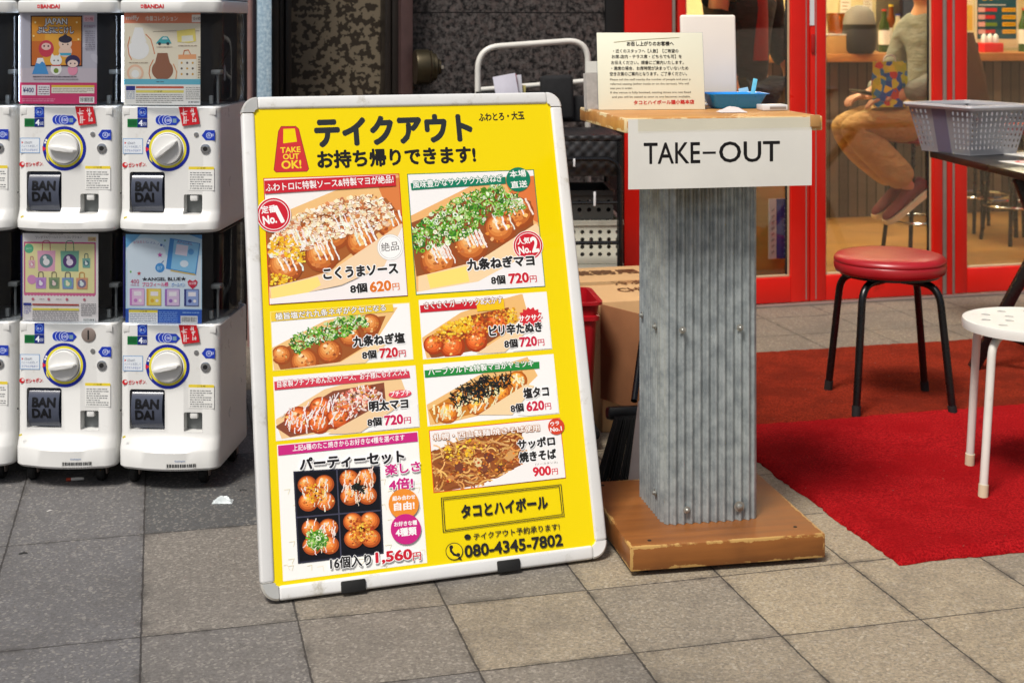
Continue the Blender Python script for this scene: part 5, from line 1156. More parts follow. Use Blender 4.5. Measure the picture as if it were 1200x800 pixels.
# white terminal
t = thing('tablet_terminal', 'white upright tablet terminal standing behind the blue tray', 'terminal', SW(tx+0.325, ty+0.395, TZ), R(9))
b = MB(); b.box((0, 0.006, 0.118), (0.142, 0.014, 0.218), 0.006, Matrix.Rotation(R(-4), 4, 'X'), seg=4); b.build('casing', simple('warm_white_plastic', (240, 230, 218), 0.4, 0, 0.05, 5), t)
b = MB(); b.box((-0.036, -0.0020, 0.126), (0.026, 0.0012, 0.0055), 0, Matrix.Rotation(R(-4), 4, 'X')); b.build('slot', simple('grey_slot', (96, 84, 76), 0.5), t)
b = MB(); b.box((0, 0.03, 0.004), (0.12, 0.07, 0.006), 0.002); b.build('base', M['white_plastic'], t)

# ------------------------------------------------------------------ stools
def disc_legs(t, feet, tops, zt, r, mat, footmat, bend=0.05, rf=None):
    for (f, q) in zip(feet, tops):
        f = Vector(f); q = Vector(q); c = Vector((0, 0, zt))
        inner = q*0.25; inner.z = zt
        kk = Vector((q.x, q.y, zt)); path = fillet([f, kk, inner], bend, 8)
        b = MB(); b.tube(path, r, 12); lg = b.build('leg', mat, t)
        d = (kk-f).normalized(); b = MB(); b.tube([f - d*0.001, f + d*0.03], (rf or r*1.22), 14); b.build('foot_cap', footmat, lg)
st = thing('red_stool', 'round red vinyl stool with four black legs on the rust carpet', 'stool', (1.177, 4.333, 0.0075))
sr = 0.171; ztp = 0.463
vin = simple('red_vinyl', (168, 26, 34), 0.36, 0, 0.12, 9, 120, 0.06, Coat_Weight=0.3, Coat_Roughness=0.3)
prof = [(0, ztp+0.004), (sr*0.6, ztp+0.003), (sr*0.86, ztp), (sr*0.95, ztp-0.005), (sr*0.995, ztp-0.013), (sr, ztp-0.018), (sr*0.992, ztp-0.022), (sr*0.985, ztp-0.0235), (sr*0.995, ztp-0.026), (sr, ztp-0.034), (sr*0.995, ztp-0.046), (sr*0.97, ztp-0.054), (sr*0.92, ztp-0.058), (0, ztp-0.058)]
b = MB(); b.lathe(prof[::-1], 64); b.build('seat', vin, st, smooth=50)
b = MB(); b.lathe([(0.15, ztp-0.066), (0.15, ztp-0.0585), (0.0, ztp-0.0585)], 40); b.lathe([(0.0, ztp-0.066), (0.15, ztp-0.066)], 40); b.build('seat_plate', M['black_metal'], st)
fe = [(-0.157, 0.155, 0), (-0.143, -0.152, 0), (0.151, 0.140, 0), (0.149, -0.152, 0)]
disc_legs(st, fe, [(-0.125, 0.112, 0), (-0.112, -0.112, 0), (0.112, 0.105, 0), (0.118, -0.112, 0)], ztp-0.078, 0.0115, M['black_metal'], M['black_rubber'], 0.06, 0.0135)

st = thing('white_stool', 'round white stool with a perforated seat on the bright red carpet', 'stool', (1.322, 3.555, 0.0115))
sr = 0.165; ztp = 0.418
whm = simple('white_enamel', (226, 224, 218), 0.35, 0, 0.06, 9, dirt=0.3, dcol=(150, 120, 90))
holes = [circ(0, 0, 0.009)] + [circ(0.055*math.cos(a), 0.055*math.sin(a), 0.012, 14) for a in [2*math.pi*i/6+.2 for i in range(6)]] + [circ(0.110*math.cos(a), 0.110*math.sin(a), 0.012, 14) for a in [2*math.pi*i/10 for i in range(10)]]
vs_, fs_ = plate(circ(0, 0, sr-0.004, 64), holes, 0.008)
b = MB(); b.add(vs_, fs_, 0, Matrix.Translation((0, 0, ztp-0.005))); b.lathe([(sr-0.0045, ztp-0.024), (sr-0.001, ztp-0.024), (sr, ztp-0.008), (sr-0.002, ztp-0.001), (sr-0.006, ztp), (sr-0.0045, ztp-0.012), (sr-0.0045, ztp-0.024)], 64); b.build('seat', whm, st, smooth=35)
capw = simple('cream_foot', (214, 200, 168), 0.5, 0, 0.1, 20)
fe = [(-0.103, 0.151, 0), (-0.153, -0.102, 0), (0.150, 0.100, 0), (0.100, -0.152, 0)]
disc_legs(st, fe, [(-0.094, 0.112, 0), (-0.120, -0.078, 0), (0.118, 0.078, 0), (0.080, -0.118, 0)], ztp-0.026, 0.0105, M['white_tube'], capw, 0.055, 0.0125)

# ------------------------------------------------------------------ black table, basket, papers
TT = 0.70
tb = thing('folding_table', 'black folding table carrying the grey basket', 'table', (1.60, 5.33, 0), R(4.5))
b = MB(); b.box((0.40, -0.55, TT-0.0125), (0.80, 1.10, 0.025), 0.003); b.build('table_top', simple('black_laminate', (22, 21, 22), 0.3, 0, 0.2, 8), tb)
def beam(b, a, c, w_, d_):
    a = Vector(a); c = Vector(c); L = (c-a).length; q = (c-a).to_track_quat('Z', 'Y').to_matrix().to_4x4()
    b.box((0, 0, L/2), (w_, d_, L), 0.003, Matrix.Translation(a) @ q)
tl = lambda x, y, z: Matrix.Rotation(R(-4.5), 4, 'Z') @ (Vector((x, y, z)) - Vector((1.60, 5.33, 0)))
for (a, c) in ((tl(1.575, 4.75, 0.010), tl(1.925, 4.74, TT-0.027)), (tl(1.96, 4.70, 0.010), tl(1.69, 4.64, TT-0.027)), (tl(2.22, 5.1, 0.010), tl(2.26, 4.6, TT-0.027)), (tl(2.24, 4.4, 0.010), tl(2.2, 5.2, TT-0.027))):
    b = MB(); beam(b, a, c, 0.026, 0.038); b.build('leg', M['black_metal'], tb)
b = MB(); beam(b, tl(1.645, 4.735, 0.145), tl(1.97, 4.60, 0.03), 0.02, 0.03); b.build('brace', M['black_metal'], tb)
bk = thing('basket', 'grey plastic basket with slotted sides at the end of the black table', 'basket', (1.683, 5.11, TT+0.001), R(25))
gp = simple('basket_grey', (146, 146, 150), 0.38, 0, 0.06, 12); gd = simple('basket_violet_grey', (108, 104, 124), 0.4, 0, 0.06, 12)
Lx, Ly, hbk, fl = 0.222, 0.255, 0.182, 0.038
def wall(p0, p1, nrm, nx_, nz_, solid=None):
    holes = []; L = (Vector(p1)-Vector(p0)).length
    for i in range(nx_):
        for j in range(nz_):
            cx = (i+.5)/nx_; cz = 0.10+0.80*(j+.5)/nz_
            if solid and solid[0] < cx < solid[1]: continue
            hw_, hh_ = 0.20/nx_, 0.25/nz_
            holes.append([(cx-hw_, cz-hh_), (cx+hw_, cz-hh_), (cx+hw_, cz+hh_), (cx-hw_, cz+hh_)])
    vs_, fs_ = plate([(0, 0), (1, 0), (1, 1), (0, 1)], holes, 0.0024)
    out = []
    for (a, c, h) in vs_:
        q = Vector(p0)*(1-a) + Vector(p1)*a; e = (a-.5)*2*fl*c
        d = (Vector(p1)-Vector(p0)).normalized(); out.append(q + d*e + Vector(nrm)*(fl*c + h) + Vector((0, 0, c*hbk)))
    return out, fs_
cs_ = [(0, 0, 0.0), (Lx, 0, 0), (Lx, Ly, 0), (0, Ly, 0)]
b = MB()
for (i, j, n_, nx_, sol) in ((0, 1, (0, -1, 0), 12, None), (1, 2, (1, 0, 0), 14, None), (2, 3, (0, 1, 0), 12, None), (3, 0, (-1, 0, 0), 13, (0.34, 0.66))):
    vs_, fs_ = wall(cs_[i], cs_[j], n_, nx_, 7, sol); b.add(vs_, fs_)
b.build('slotted_sides', gp, bk, smooth=30)
b = MB(); q0, q1 = Ly*(1-.36), Ly*(1-.64)
b.loft([[(-0.0015-fl*c, q0, c*hbk+0.004), (-0.0015-fl*c, q1, c*hbk+0.004), (-0.0035-fl*c, q1, c*hbk+0.004), (-0.0035-fl*c, q0, c*hbk+0.004)] for c in (0, 0.96)]); b.build('label_panel', gd, bk)
b = MB(); b.box((Lx/2, Ly/2, 0.002), (Lx+0.004, Ly+0.004, 0.004), 0.001); b.build('bottom', gp, bk)
ring = lambda e, z: [(x, y, z) for x, y in rrect(Lx/2+e, Ly/2+e, 0.02, 5, Lx/2, Ly/2)]
b = MB(); b.loft([ring(fl-0.002, hbk-0.012), ring(fl+0.012, hbk-0.014), ring(fl+0.018, hbk-0.004), ring(fl+0.016, hbk+0.003), ring(fl-0.003, hbk+0.003), ring(fl-0.004, hbk-0.010)], caps=False); b.build('rim', simple('basket_rim', (186, 186, 190), 0.35, 0, 0.05, 12), bk)
for (nm, x, y, rz, lb, red) in (('menu_sheet', 1.96, 5.12, 18, 'white menu sheet lying on the black table behind the basket corner', 0), ('menu_sheet', 1.845, 4.80, 12, 'white menu sheet with red print near the front edge of the black table', 1)):
    t = thing(nm, lb, 'menu sheet', (x, y, TT+0.0006), R(rz))
    b = MB(); b.box((0, 0, 0.001), (0.21, 0.26, 0.002)); b.build('sheet', M['paper'], t)
    p = Print(lambda x, y: (x, y), lambda x, y, h: Vector((x, y, 0.0021+h)))
    if red:
        p.circle((-0.02, 0.07), 0.05, (206, 60, 56)); p.circle((-0.02, 0.07), 0.036, (236, 226, 214)); p.line([(-0.07, -0.05), (0.08, -0.05)], 0.012, (206, 80, 70)); p.line([(-0.07, -0.08), (0.05, -0.08)], 0.008, (120, 110, 106))
    else:
        for i in range(6): p.line([(-0.08, 0.09-i*0.03), (0.07-0.02*(i % 3), 0.09-i*0.03)], 0.008, (170, 120, 100) if i % 2 else (140, 132, 128))
    p.build('print', M['ink'], t)

# ------------------------------------------------------------------ behind the stand: chair, trolley, crates, boxes
ch = thing('bar_chair', 'black woven bar chair with low back behind the menu board', 'chair', (-0.03, 4.86, 0), R(3))
def woven():
    k = N('black_rattan'); sx = k.n('ShaderNodeSeparateXYZ'); k.t.links.new(k.co.outputs['Object'], sx.inputs[0])
    a = k.math('SINE', k.math('MULTIPLY', sx.outputs[0], 150)); c = k.math('SINE', k.math('MULTIPLY', sx.outputs[1], 150)); z = k.math('SINE', k.math('MULTIPLY', sx.outputs[2], 150))
    h = k.math('ADD', k.math('MULTIPLY', a, c), k.math('MULTIPLY', z, a)); col = k.mix(k.step(h, -0.8, 0.6), S(14, 14, 15), S(44, 43, 44))
    return k.pr(col, 0.5, 0, k.bump(h, 0.6, 0.003))
wv = woven(); CWd, CDp = 0.42, 0.38
b = MB(); b.box((CWd/2, CDp/2, 0.785), (CWd, CDp, 0.022), 0.008); b.build('seat', wv, ch)
b = MB(); b.box((CWd/2, 0.006, 0.712), (CWd-0.01, 0.010, 0.122), 0.003); b.box((CWd-0.006, CDp/2, 0.712), (0.010, CDp-0.02, 0.122), 0.003); b.build('apron', wv, ch)
b = MB(); b.box((CWd/2, CDp+0.01, 0.865), (CWd-0.02, 0.03, 0.10), 0.012); b.box((0.250, CDp-0.02, 0.90), (0.125, 0.035, 0.17), 0.016, Matrix.Rotation(R(-2), 4, 'Y'), seg=3); b.build('backrest', M['black_fabric'], ch)
for x in (0.012, CWd-0.012):
    for y in (-0.012, CDp): b = MB(); b.tube([(x, y, 0.0), (x, y, 0.775)], 0.011, 10); b.build('leg', M['black_metal'], ch)
b = MB(); b.tube(fillet([(0.012, -0.024, 0.40), (0.012, -0.024, 0.715), (CWd-0.012, -0.024, 0.715), (CWd-0.012, -0.024, 0.40)], 0.06, 6), 0.0085, 8); b.build('front_hoop', M['black_metal'], ch)
b = MB(); b.tube([(0.012, -0.012, 0.42), (CWd-0.012, -0.012, 0.42)], 0.007, 8); b.tube([(CWd-0.012, -0.012, 0.43), (CWd-0.012, CDp, 0.43)], 0.007, 8); b.tube([(0.012, -0.012, 0.56), (CWd-0.012, -0.012, 0.56)], 0.006, 8); b.build('stretcher', M['black_metal'], ch)
b = MB(); b.box((0.245, -0.034, 0.703), (0.007, 0.004, 0.028), 0.001); b.box((0.318, -0.02, 0.575), (0.008, 0.004, 0.05), 0.001); b.build('clip', M['white_plastic'], ch)

hc = thing('hand_trolley', 'white tube handled trolley against the granite wall', 'trolley', (-0.13, 5.30, 0), R(10))
b = MB(); b.tube(fillet([(0, 0, 0.17), (0.0, 0.0, 1.095), (0.43, 0.0, 1.125), (0.43, 0, 0.17)], 0.085, 9), 0.0115, 12); b.tube([(0.011, 0, 0.935), (0.419, 0, 0.965)], 0.010, 10); b.build('handle', M['white_tube'], hc, smooth=60)
b = MB(); b.box((0.215, -0.26, 0.150), (0.44, 0.56, 0.035), 0.01); b.build('deck', M['grey_plastic'], hc)
for x in (0.05, 0.38):
    for y in (-0.06, -0.48): b = MB(); b.lathe([(0, -0.014), (0.055, -0.014), (0.06, -0.008), (0.06, 0.008), (0.055, 0.014), (0, 0.014)], 24, M=Matrix.Translation((x, y, 0.061)) @ Matrix.Rotation(R(90), 4, 'Y')); b.build('wheel', M['black_rubber'], hc)
for i, (z, lb) in enumerate(((0.169, 'black crate on the trolley deck, lowest of its stack'), (0.425, 'black crate on the trolley deck, middle of its stack'), (0.681, 'black crate on the trolley deck holding leaflets, topmost of its stack'))):
    t = thing('black_crate', lb, 'crate', (-0.10, 5.06, z), R(10), 'black crates on the trolley')
    b = MB(); w_, d_, h_ = 0.13, 0.20, 0.25
    R4 = lambda e, z: [(x, y, z) for x, y in rrect(0.13+e, 0.10+e, 0.02, 4, 0.13, 0.09)]
    b.loft([R4(-.01, 0.0), R4(-.008, 0.01), R4(0, h_-.02), R4(.006, h_-.018), R4(.006, h_), R4(-.004, h_), R4(-.012, 0.012)]); b.build('crate_shell', M['black_paint'], t)
    b = MB()
    for k_ in range(5): b.box((0.05+k_*0.04, -0.0075, 0.17), (0.018, 0.002, 0.05), 0.0006)
    b.build('side_rib', M['black_rubber'], t)
t = thing('leaflet_bundle', 'bundle of folded white leaflets sticking up from the topmost black crate', 'leaflets', (-0.035, 5.055, 0.79), R(10))
rl = random.Random(8)
for i in range(5):
    b = MB(); b.box((0.045+i*0.002, 0.012+i*0.012, 0.115-0.014*abs(i-2)), (0.085-0.012*(i % 2), 0.0035, 0.235-0.03*i), 0.001, Matrix.Rotation(R(-9+i*3+rl.uniform(-2, 2)), 4, 'Y') @ Matrix.Rotation(R(rl.uniform(-3, 3)), 4, 'Z')); b.build('leaflet', [simple('leaflet_%d' % i, c, 0.5, 0, 0.1, 20) for c in [((216, 214, 226), (150, 60, 66), (206, 206, 214), (190, 176, 110), (120, 110, 100))[i]]][0], t)

def holed_crate(label, loc, rz, w_, d_, h_, mat, nx_, nz_, ny_=5):
    t = thing('lattice_crate', label, 'crate', loc, R(rz), 'perforated crates under the bar chair'); b = MB()
    def panel_(L, n_, Mx_):
        hs = [circ(L*(i+.5)/n_, 0.02+(h_-0.045)*(j+.5)/nz_, min(L/n_, (h_-.045)/nz_)*.30, 8) for i in range(n_) for j in range(nz_)]
        v_, f_ = plate([(0, 0), (L, 0), (L, h_), (0, h_)], hs, 0.003); b.add(v_, f_, 0, Mx_ @ Matrix.Rotation(R(90), 4, 'X'))
    panel_(w_, nx_, Matrix.Translation((0, 0.0016, 0))); panel_(w_, nx_, Matrix.Translation((0, d_-0.0016, 0)))
    panel_(d_-0.007, ny_, Matrix.Translation((0.0016, 0.0035, 0)) @ Matrix.Rotation(R(90), 4, 'Z')); panel_(d_-0.007, ny_, Matrix.Translation((w_-0.0016, 0.0035, 0)) @ Matrix.Rotation(R(90), 4, 'Z'))
    b.build('perforated_sides', mat, t, smooth=30)
    rr = lambda e, z: [(x, y, z) for x, y in rrect(w_/2+e, d_/2+e, 0.012, 3, w_/2, d_/2)]
    b = MB(); b.loft([rr(0.001, h_-0.014), rr(0.006, h_-0.014), rr(0.006, h_+0.002), rr(-0.008, h_+0.002), rr(-0.008, h_-0.003), rr(0.001, h_-0.003)], caps=False); b.build('rim', mat, t)
    b = MB(); b.box((w_/2, d_/2, 0.005), (w_-0.009, d_-0.009, 0.006)); b.build('bottom', mat, t)
    return t
cream = simple('cream_plastic', (214, 212, 194), 0.45, 0, 0.08, 9); dg_ = simple('dark_grey_plastic', (52, 52, 50), 0.5, 0, 0.15, 9)
holed_crate('cream lattice crate on the floor under the bar chair, lowest of its stack', (0.045, 4.90, 0.001), 3, 0.345, 0.30, 0.165, cream, 11, 3)
holed_crate('cream lattice crate between another cream crate and a grey crate', (0.045, 4.90, 0.170), 3, 0.345, 0.30, 0.165, cream, 11, 3)
holed_crate('cream lattice crate seen above the cardboard box, under a grey crate', (0.045, 4.90, 0.339), 3, 0.345, 0.30, 0.150, cream, 11, 4)
holed_crate('dark grey lattice crate on top of the cream crates', (0.05, 4.92, 0.493), 3, 0.31, 0.26, 0.10, dg_, 9, 2, 4)

bx = thing('cardboard_box', 'brown cardboard box with printed lid and one flap hanging open', 'cardboard box', (0.262, 4.03, 0.001), R(14))
BXW, BXD, BXH = 0.40, 0.56, 0.378
b = MB(); b.box((BXW/2, BXD/2, BXH/2), (BXW, BXD, BXH), 0.003); bxo = b.build('box_shell', M['card'], bx)
b = MB(); b.box((BXW/2, BXD/2, BXH+0.0006), (BXW*0.99, 0.05, 0.0008)); b.build('packing_tape', simple('tape_tan', (186, 146, 98), 0.3), bx)
ang = R(-68); fl_ = 0.225
b = MB(); b.box((fl_/2, -0.0025, 0), (fl_, 0.005, 0.272), 0.001, Matrix.Translation((-0.004, -0.005, BXH-0.140)) @ Matrix.Rotation(ang, 4, 'Z')); b.build('flap', M['card_dark'], bx)
p = Print(lambda x, y: (x, y), lambda x, y, h: Vector((x, y, BXH+0.0011+h)))
INK = (96, 62, 36)
p.text('業務用', (0.03, 0.42), (0.26, 0.42), -0.075, INK, 0.04); p.text('冷凍', (0.12, 0.235), (0.22, 0.235), -0.06, INK, 0.02); p.text('CHICKEN', (0.10, 0.13), (0.31, 0.13), -0.055, INK, 0.03); p.text('50個', (0.17, 0.04), (0.30, 0.04), -0.055, INK, 0.03)
p.build('lid_print', M['ink'], bx)
p = Print(lambda x, y: (x, y), lambda x, z, h: Vector((x, -0.0006-h, z)))
p.text('業', (0.09, 0.15), (0.135, 0.15), -0.05, (60, 40, 26), 0.04); p.text('務', (0.09, 0.09), (0.135, 0.09), -0.05, (60, 40, 26), 0.04); p.text('用', (0.09, 0.03), (0.135, 0.03), -0.05, (60, 40, 26), 0.04); p.rect(0.15, 0.03, 0.154, 0.2, (60, 40, 26)); p.rect(0.08, 0.215, 0.36, 0.22, (60, 40, 26))
p.build('side_print', M['ink'], bx)
t = thing('cardboard_sheet', 'thin brown cardboard sheet standing just behind the menu board edge', 'cardboard sheet', (0.02, 3.86, 0.0), R(8))
b = MB(); b.box((0.07, 0.0, 0.32), (0.14, 0.006, 0.55), 0.001, Matrix.Rotation(R(-3), 4, 'X')); b.box((0.07, 0.0, 0.32), (0.13, 0.005, 0.52), 0.001, Matrix.Translation((0, 0.0065, 0)) @ Matrix.Rotation(R(-3), 4, 'X')); b.build('sheet', M['card'], t)
b = MB(); b.box((0.07, 0.01, 0.023), (0.15, 0.12, 0.046), 0.002); b.build('fold', M['card_dark'], t)
bn = thing('red_bin', 'red plastic bin on a black dolly behind the menu board', 'bin', (0.11, 3.95, 0.0), R(6))
redp = simple('red_plastic', (176, 18, 30), 0.32, 0, 0.1, 9)
rb = lambda hw, hd, z, r: [(x, y, z) for x, y in rrect(hw, hd, r, 5)]
b = MB(); b.loft([rb(0.100, 0.085, 0.062, 0.02), rb(0.104, 0.089, 0.07, 0.022), rb(0.118, 0.103, 0.360, 0.024), rb(0.126, 0.111, 0.362, 0.026), rb(0.126, 0.111, 0.374, 0.026), rb(0.120, 0.105, 0.376, 0.024), rb(0.124, 0.109, 0.404, 0.026), rb(0.133, 0.118, 0.406, 0.028), rb(0.133, 0.118, 0.414, 0.028), rb(0.118, 0.103, 0.414, 0.024), rb(0.098, 0.083, 0.075, 0.02)]); b.build('bin_body', redp, bn)
b = MB(); b.box((0, 0, 0.045), (0.25, 0.22, 0.03), 0.012); b.build('dolly', M['black_rubber'], bn)
for x in (-0.09, 0.09):
    for y in (-0.075, 0.075): b = MB(); b.lathe([(0, -0.009), (0.014, -0.009), (0.0155, 0), (0.014, 0.009), (0, 0.009)], 16, M=Matrix.Translation((x, y, 0.0157)) @ Matrix.Rotation(R(90), 4, 'Y')); b.build('wheel', M['black_paint'], bn)
# broom and dustpan
br = thing('broom', 'short broom with black bristles leaning on the cardboard box', 'broom', (0.315, 3.62, 0.0), R(10))
rnd2 = random.Random(9); b = MB()
for i in range(260):
    x0, y0 = rnd2.uniform(-0.055, 0.055), rnd2.uniform(-0.018, 0.018); b.tube([(x0*1.35 - 0.02, y0*1.6 - 0.01, 0.004), (x0 + 0.02, y0 + 0.04, 0.15)], 0.0016, 4)
b.build('bristles', M['black_rubber'], br, smooth=0, fixn=False)
b = MB(); b.box((0.022, 0.045, 0.165), (0.125, 0.045, 0.035), 0.01, Matrix.Rotation(R(-14), 4, 'X') @ Matrix.Translation((0, 0.04, 0.0))); b.build('head', M['black_paint'], br)
b = MB(); b.tube([(0.035, 0.12, 0.17), (0.14, 0.36, 0.40)], 0.009, 10); b.build('handle', M['black_metal'], br)
dp = thing('dustpan', 'upright grey metal dustpan between the menu board and the stand', 'dustpan', (0.285, 3.50, 0.004), R(20))
b = MB(); b.add([(-0.005, -0.02, 0), (0.13, 0.0, 0), (0.13, 0.07, 0.21), (0.065, 0.06, 0.21)], [[0, 1, 2, 3]]); b.add([(-0.005, -0.018, 0), (0.13, 0.003, 0), (0.13, 0.073, 0.21), (0.065, 0.063, 0.21)], [[0, 1, 2, 3]])
b.add([(-0.005, -0.02, 0), (-0.005, -0.017, 0), (0.065, 0.063, 0.21), (0.065, 0.06, 0.21)], [[0, 1, 2, 3]]); b.add([(0.13, 0, 0), (0.13, 0.10, 0), (0.13, 0.10, 0.2), (0.13, 0.07, 0.21)], [[0, 1, 2, 3]]); b.build('pan', M['silver'], dp, smooth=0)
b = MB(); b.tube([(0.11, 0.075, 0.205), (0.165, 0.16, 0.33)], 0.008, 10); b.build('handle', M['silver'], dp)
# litter on the pavement
crumple('plastic_scrap', G(261, 588, 0.0005), (0.026, 0.014, 0.017), 11, 'crumpled translucent white scrap on the dark paving left of the menu board', 'litter', simple('milky_plastic', (206, 214, 216), 0.35))
for i, (x, y, s_, lb, c) in enumerate(((27, 648, 0.010, 'small black scrap on the paving in front of the leftmost machines', (18, 18, 18)), (285, 574, 0.009, 'small black scrap on the dark paving close to the menu board', (16, 16, 17)), (58, 598, 0.007, 'small pale crumb on the paving in front of the leftmost machines', (200, 196, 190)), (1046, 575, 0.007, 'small grey speck on the bright red carpet', (120, 80, 76)), (976, 545, 0.006, 'small white speck on the bright red carpet', (220, 200, 196)))):
    g = G(x, y, 0.0005 if i < 3 else 0.0125); crumple('scrap', g, (s_, s_*0.4, s_*0.35), 20+i, lb, 'litter', simple('scrap_%d' % i, c, 0.6))
# ------------------------------------------------------------------ things inside the shop
def IW(px, py, v):           # point inside at depth v along a photo direction, as plain shop coordinates
    d = (px-600)/F; Y = v/(CA - SA*d); return Vector((d*Y, Y, CAMZ-(py-30)*Y/F))
def vposter(name, label, cat, pxa, pxb, z0, z1, v, draw, bg_, th=0.006, tilt=0.0):
    a, c = fu(pxa, v), fu(pxb, v); t = thing(name, label, cat, W(a, v, z0), AF); w_ = c-a; h_ = z1-z0
    b = MB(); b.box((w_/2, th/2, h_/2), (w_, th, h_)); b.build('sheet', M['paper'], t)
    p = Print(lambda x, y: (x, y), lambda x, y, h: Vector((x*w_, -h-0.0004, y*h_)), 0.0002); p.rect(0, 0, 1, 1, bg_); draw(p); p.build('print', M['ink'], t); return t
def d_blue(p):
    p.rect(0.04, 0.10, 0.96, 0.98, (34, 84, 104)); p.text('チョイ呑み', (0.08, 0.62), (0.80, 0.64), .20, (240, 196, 30), 0.06); p.text('セット', (0.12, 0.53), (0.62, 0.55), .08, (240, 196, 30), 0.05); p.circle((0.86, 0.66), .11, (206, 40, 50), .08)
    p.line([(0.08, 0.485), (0.7, 0.485)], .012, (200, 210, 214))
    for i in range(4):
        y = 0.43-i*0.082; p.rect(0.06, y-.026, 0.22, y+.026, (236, 180, 176)); p.rect(0.22, y-.02, 0.50-.05*(i % 2), y+.02, (206, 50, 56) if i != 2 else (120, 150, 60)); p.rect(0.62, y-.022, 0.94, y+.022, (236, 186, 30)); p.line([(0.64, y), (0.92, y)], .008, (120, 60, 30))
    p.rect(0.04, 0.02, 0.96, 0.10, (226, 206, 170))
vposter('wall_poster', 'dark blue poster with yellow title and price rows above the counter', 'poster', 1143, 1193, 1.03, 1.62, 8.22, d_blue, (236, 224, 196))
vposter('wall_poster', 'cream poster partly hidden behind the red post, left of the dark blue poster', 'poster', 1128, 1141, 1.03, 1.60, 8.24, lambda p: (p.rect(0.1, 0.6, 0.9, 0.95, (206, 70, 50)), p.rect(0.1, 0.2, 0.9, 0.5, (236, 190, 90))), (240, 226, 190))
rp = random.Random(12); notes = [(902, 6, 13, 24, 'yellow note pinned above the dark phone on the counter'), (919, 30, 11, 16, 'small cream note low on the wall behind the left glass door'), (985, 2, 12, 22, 'cream note on the wall above the clear cup'), (1000, 14, 13, 26, 'tilted white note on the wall right of the clear cup'), (1012, 0, 10, 14, 'small yellow note on the wall above the grey haired blur'), (911, 44, 14, 12, 'wide pale note just above the counter behind the left glass door')]
notes[4] = (1012, 0, 10, 14, 'small yellow note on the wall right of the other notes, middle door')
for (x, y, w_, h_, lb) in notes:
    z0 = IW(x, y+h_, 8.55).z; z1 = IW(x, y-4, 8.55).z; bgc = rp.choice([(244, 226, 150), (246, 236, 200), (240, 232, 216)])
    t = vposter('wall_note', lb, 'note', x, x+w_, z0, z1, 8.58, lambda p: [p.line([(0.15, 0.8-k_*0.16), (0.85-0.2*(k_ % 2), 0.8-k_*0.16)], .04, (150, 120, 80)) for k_ in range(5)], bgc)
def counter_item(name, label, cat, px, v, z=1.0105): return thing(name, label, cat, IW(px, 30, v)*Vector((1, 1, 0)) if False else Vector((IW(px, 30, v).x, IW(px, 30, v).y, z)), AF)
t = counter_item('clear_cup', 'tall clear plastic cup on the counter behind the middle glass door', 'cup', 983, 7.8)
b = MB(); b.lathe([(0.0, 0.0), (0.055, 0.0), (0.078, 0.24), (0.082, 0.245), (0.076, 0.24), (0.052, 0.006), (0, 0.006)], 32); b.build('cup_wall', clear_mat('amber_plastic', (226, 190, 130), 0.05, 0.1, 0.4), t)
b = MB(); b.lathe([(0.0, 0.007), (0.052, 0.007), (0.066, 0.10), (0, 0.10)], 28); b.build('filling', simple('straw_filling', (206, 160, 90), 0.6), t)
t = counter_item('acrylic_box', 'clear tan box beside the tall cup on the counter', 'box', 978, 7.66)
b = MB(); b.box((0, 0, 0.055), (0.17, 0.12, 0.11), 0.004); b.build('box_wall', simple('tan_plastic', (206, 160, 92), 0.3), t); b = MB(); b.box((0, 0, 0.113), (0.176, 0.126, 0.008), 0.002); b.build('lid', M['paper'], t)
t = counter_item('phone', 'dark flat phone lying on the counter behind the left glass door', 'phone', 908, 7.7)
b = MB(); b.box((0, 0, 0.006), (0.15, 0.075, 0.010), 0.003); b.build('casing', simple('phone_dark', (50, 50, 70), 0.3), t); b = MB(); b.box((0, 0, 0.0117), (0.13, 0.066, 0.001)); b.build('screen', M['chute'], t)
t = counter_item('sauce_jar', 'small white sauce jar on the counter near the dark phone', 'jar', 921, 7.75)
b = MB(); b.lathe([(0, 0), (0.035, 0), (0.038, 0.06), (0.03, 0.075), (0.03, 0.085), (0, 0.085)], 24); b.build('jar_body', M['white_plastic'], t); b = MB(); b.lathe([(0.0, 0.086), (0.032, 0.086), (0.032, 0.10), (0, 0.10)], 24); b.build('lid', M['red_paint'], t)
def bottle(px, v, hgt, c, label, capc=(200, 40, 40)):
    t = counter_item('bottle', label, 'bottle', px, v); r_ = 0.034
    b = MB(); b.lathe([(0, 0), (r_, 0), (r_, hgt*.62), (r_*.45, hgt*.80), (r_*.4, hgt*.96), (0, hgt*.96)], 24); b.build('glass_body', simple('bottle_%d' % px, c, 0.12, 0, 0.1, 9), t)
    b = MB(); b.lathe([(0, hgt*.962), (r_*.46, hgt*.962), (r_*.46, hgt), (0, hgt)], 18); b.build('cap', simple('cap_%d' % px, capc, 0.4), t)
    b = MB(); b.lathe([(r_*1.01, hgt*.18), (r_*1.012, hgt*.19), (r_*1.012, hgt*.5), (r_*1.01, hgt*.51)], 24); b.build('label', M['paper'], t)
for (px, v, hgt, c, lb, cc) in ((1036, 7.9, .27, (50, 70, 30), 'dark green bottle on the counter left of the amber bottle, middle door', (200, 40, 40)), (1044, 7.95, .30, (120, 60, 20), 'amber bottle on the counter right of the dark green bottle', (220, 200, 60)), (1052, 7.9, .24, (200, 190, 160), 'pale bottle on the counter beside the dark drinks cabinet', (40, 60, 160)), (913, 8.0, .28, (150, 90, 30), 'amber bottle on the counter behind the dark phone, left door', (230, 230, 220)), (1200, 7.9, .28, (60, 90, 40), 'green bottle on the counter at the right edge of the photo', (220, 60, 40))): bottle(px, v, hgt, c, lb, cc)
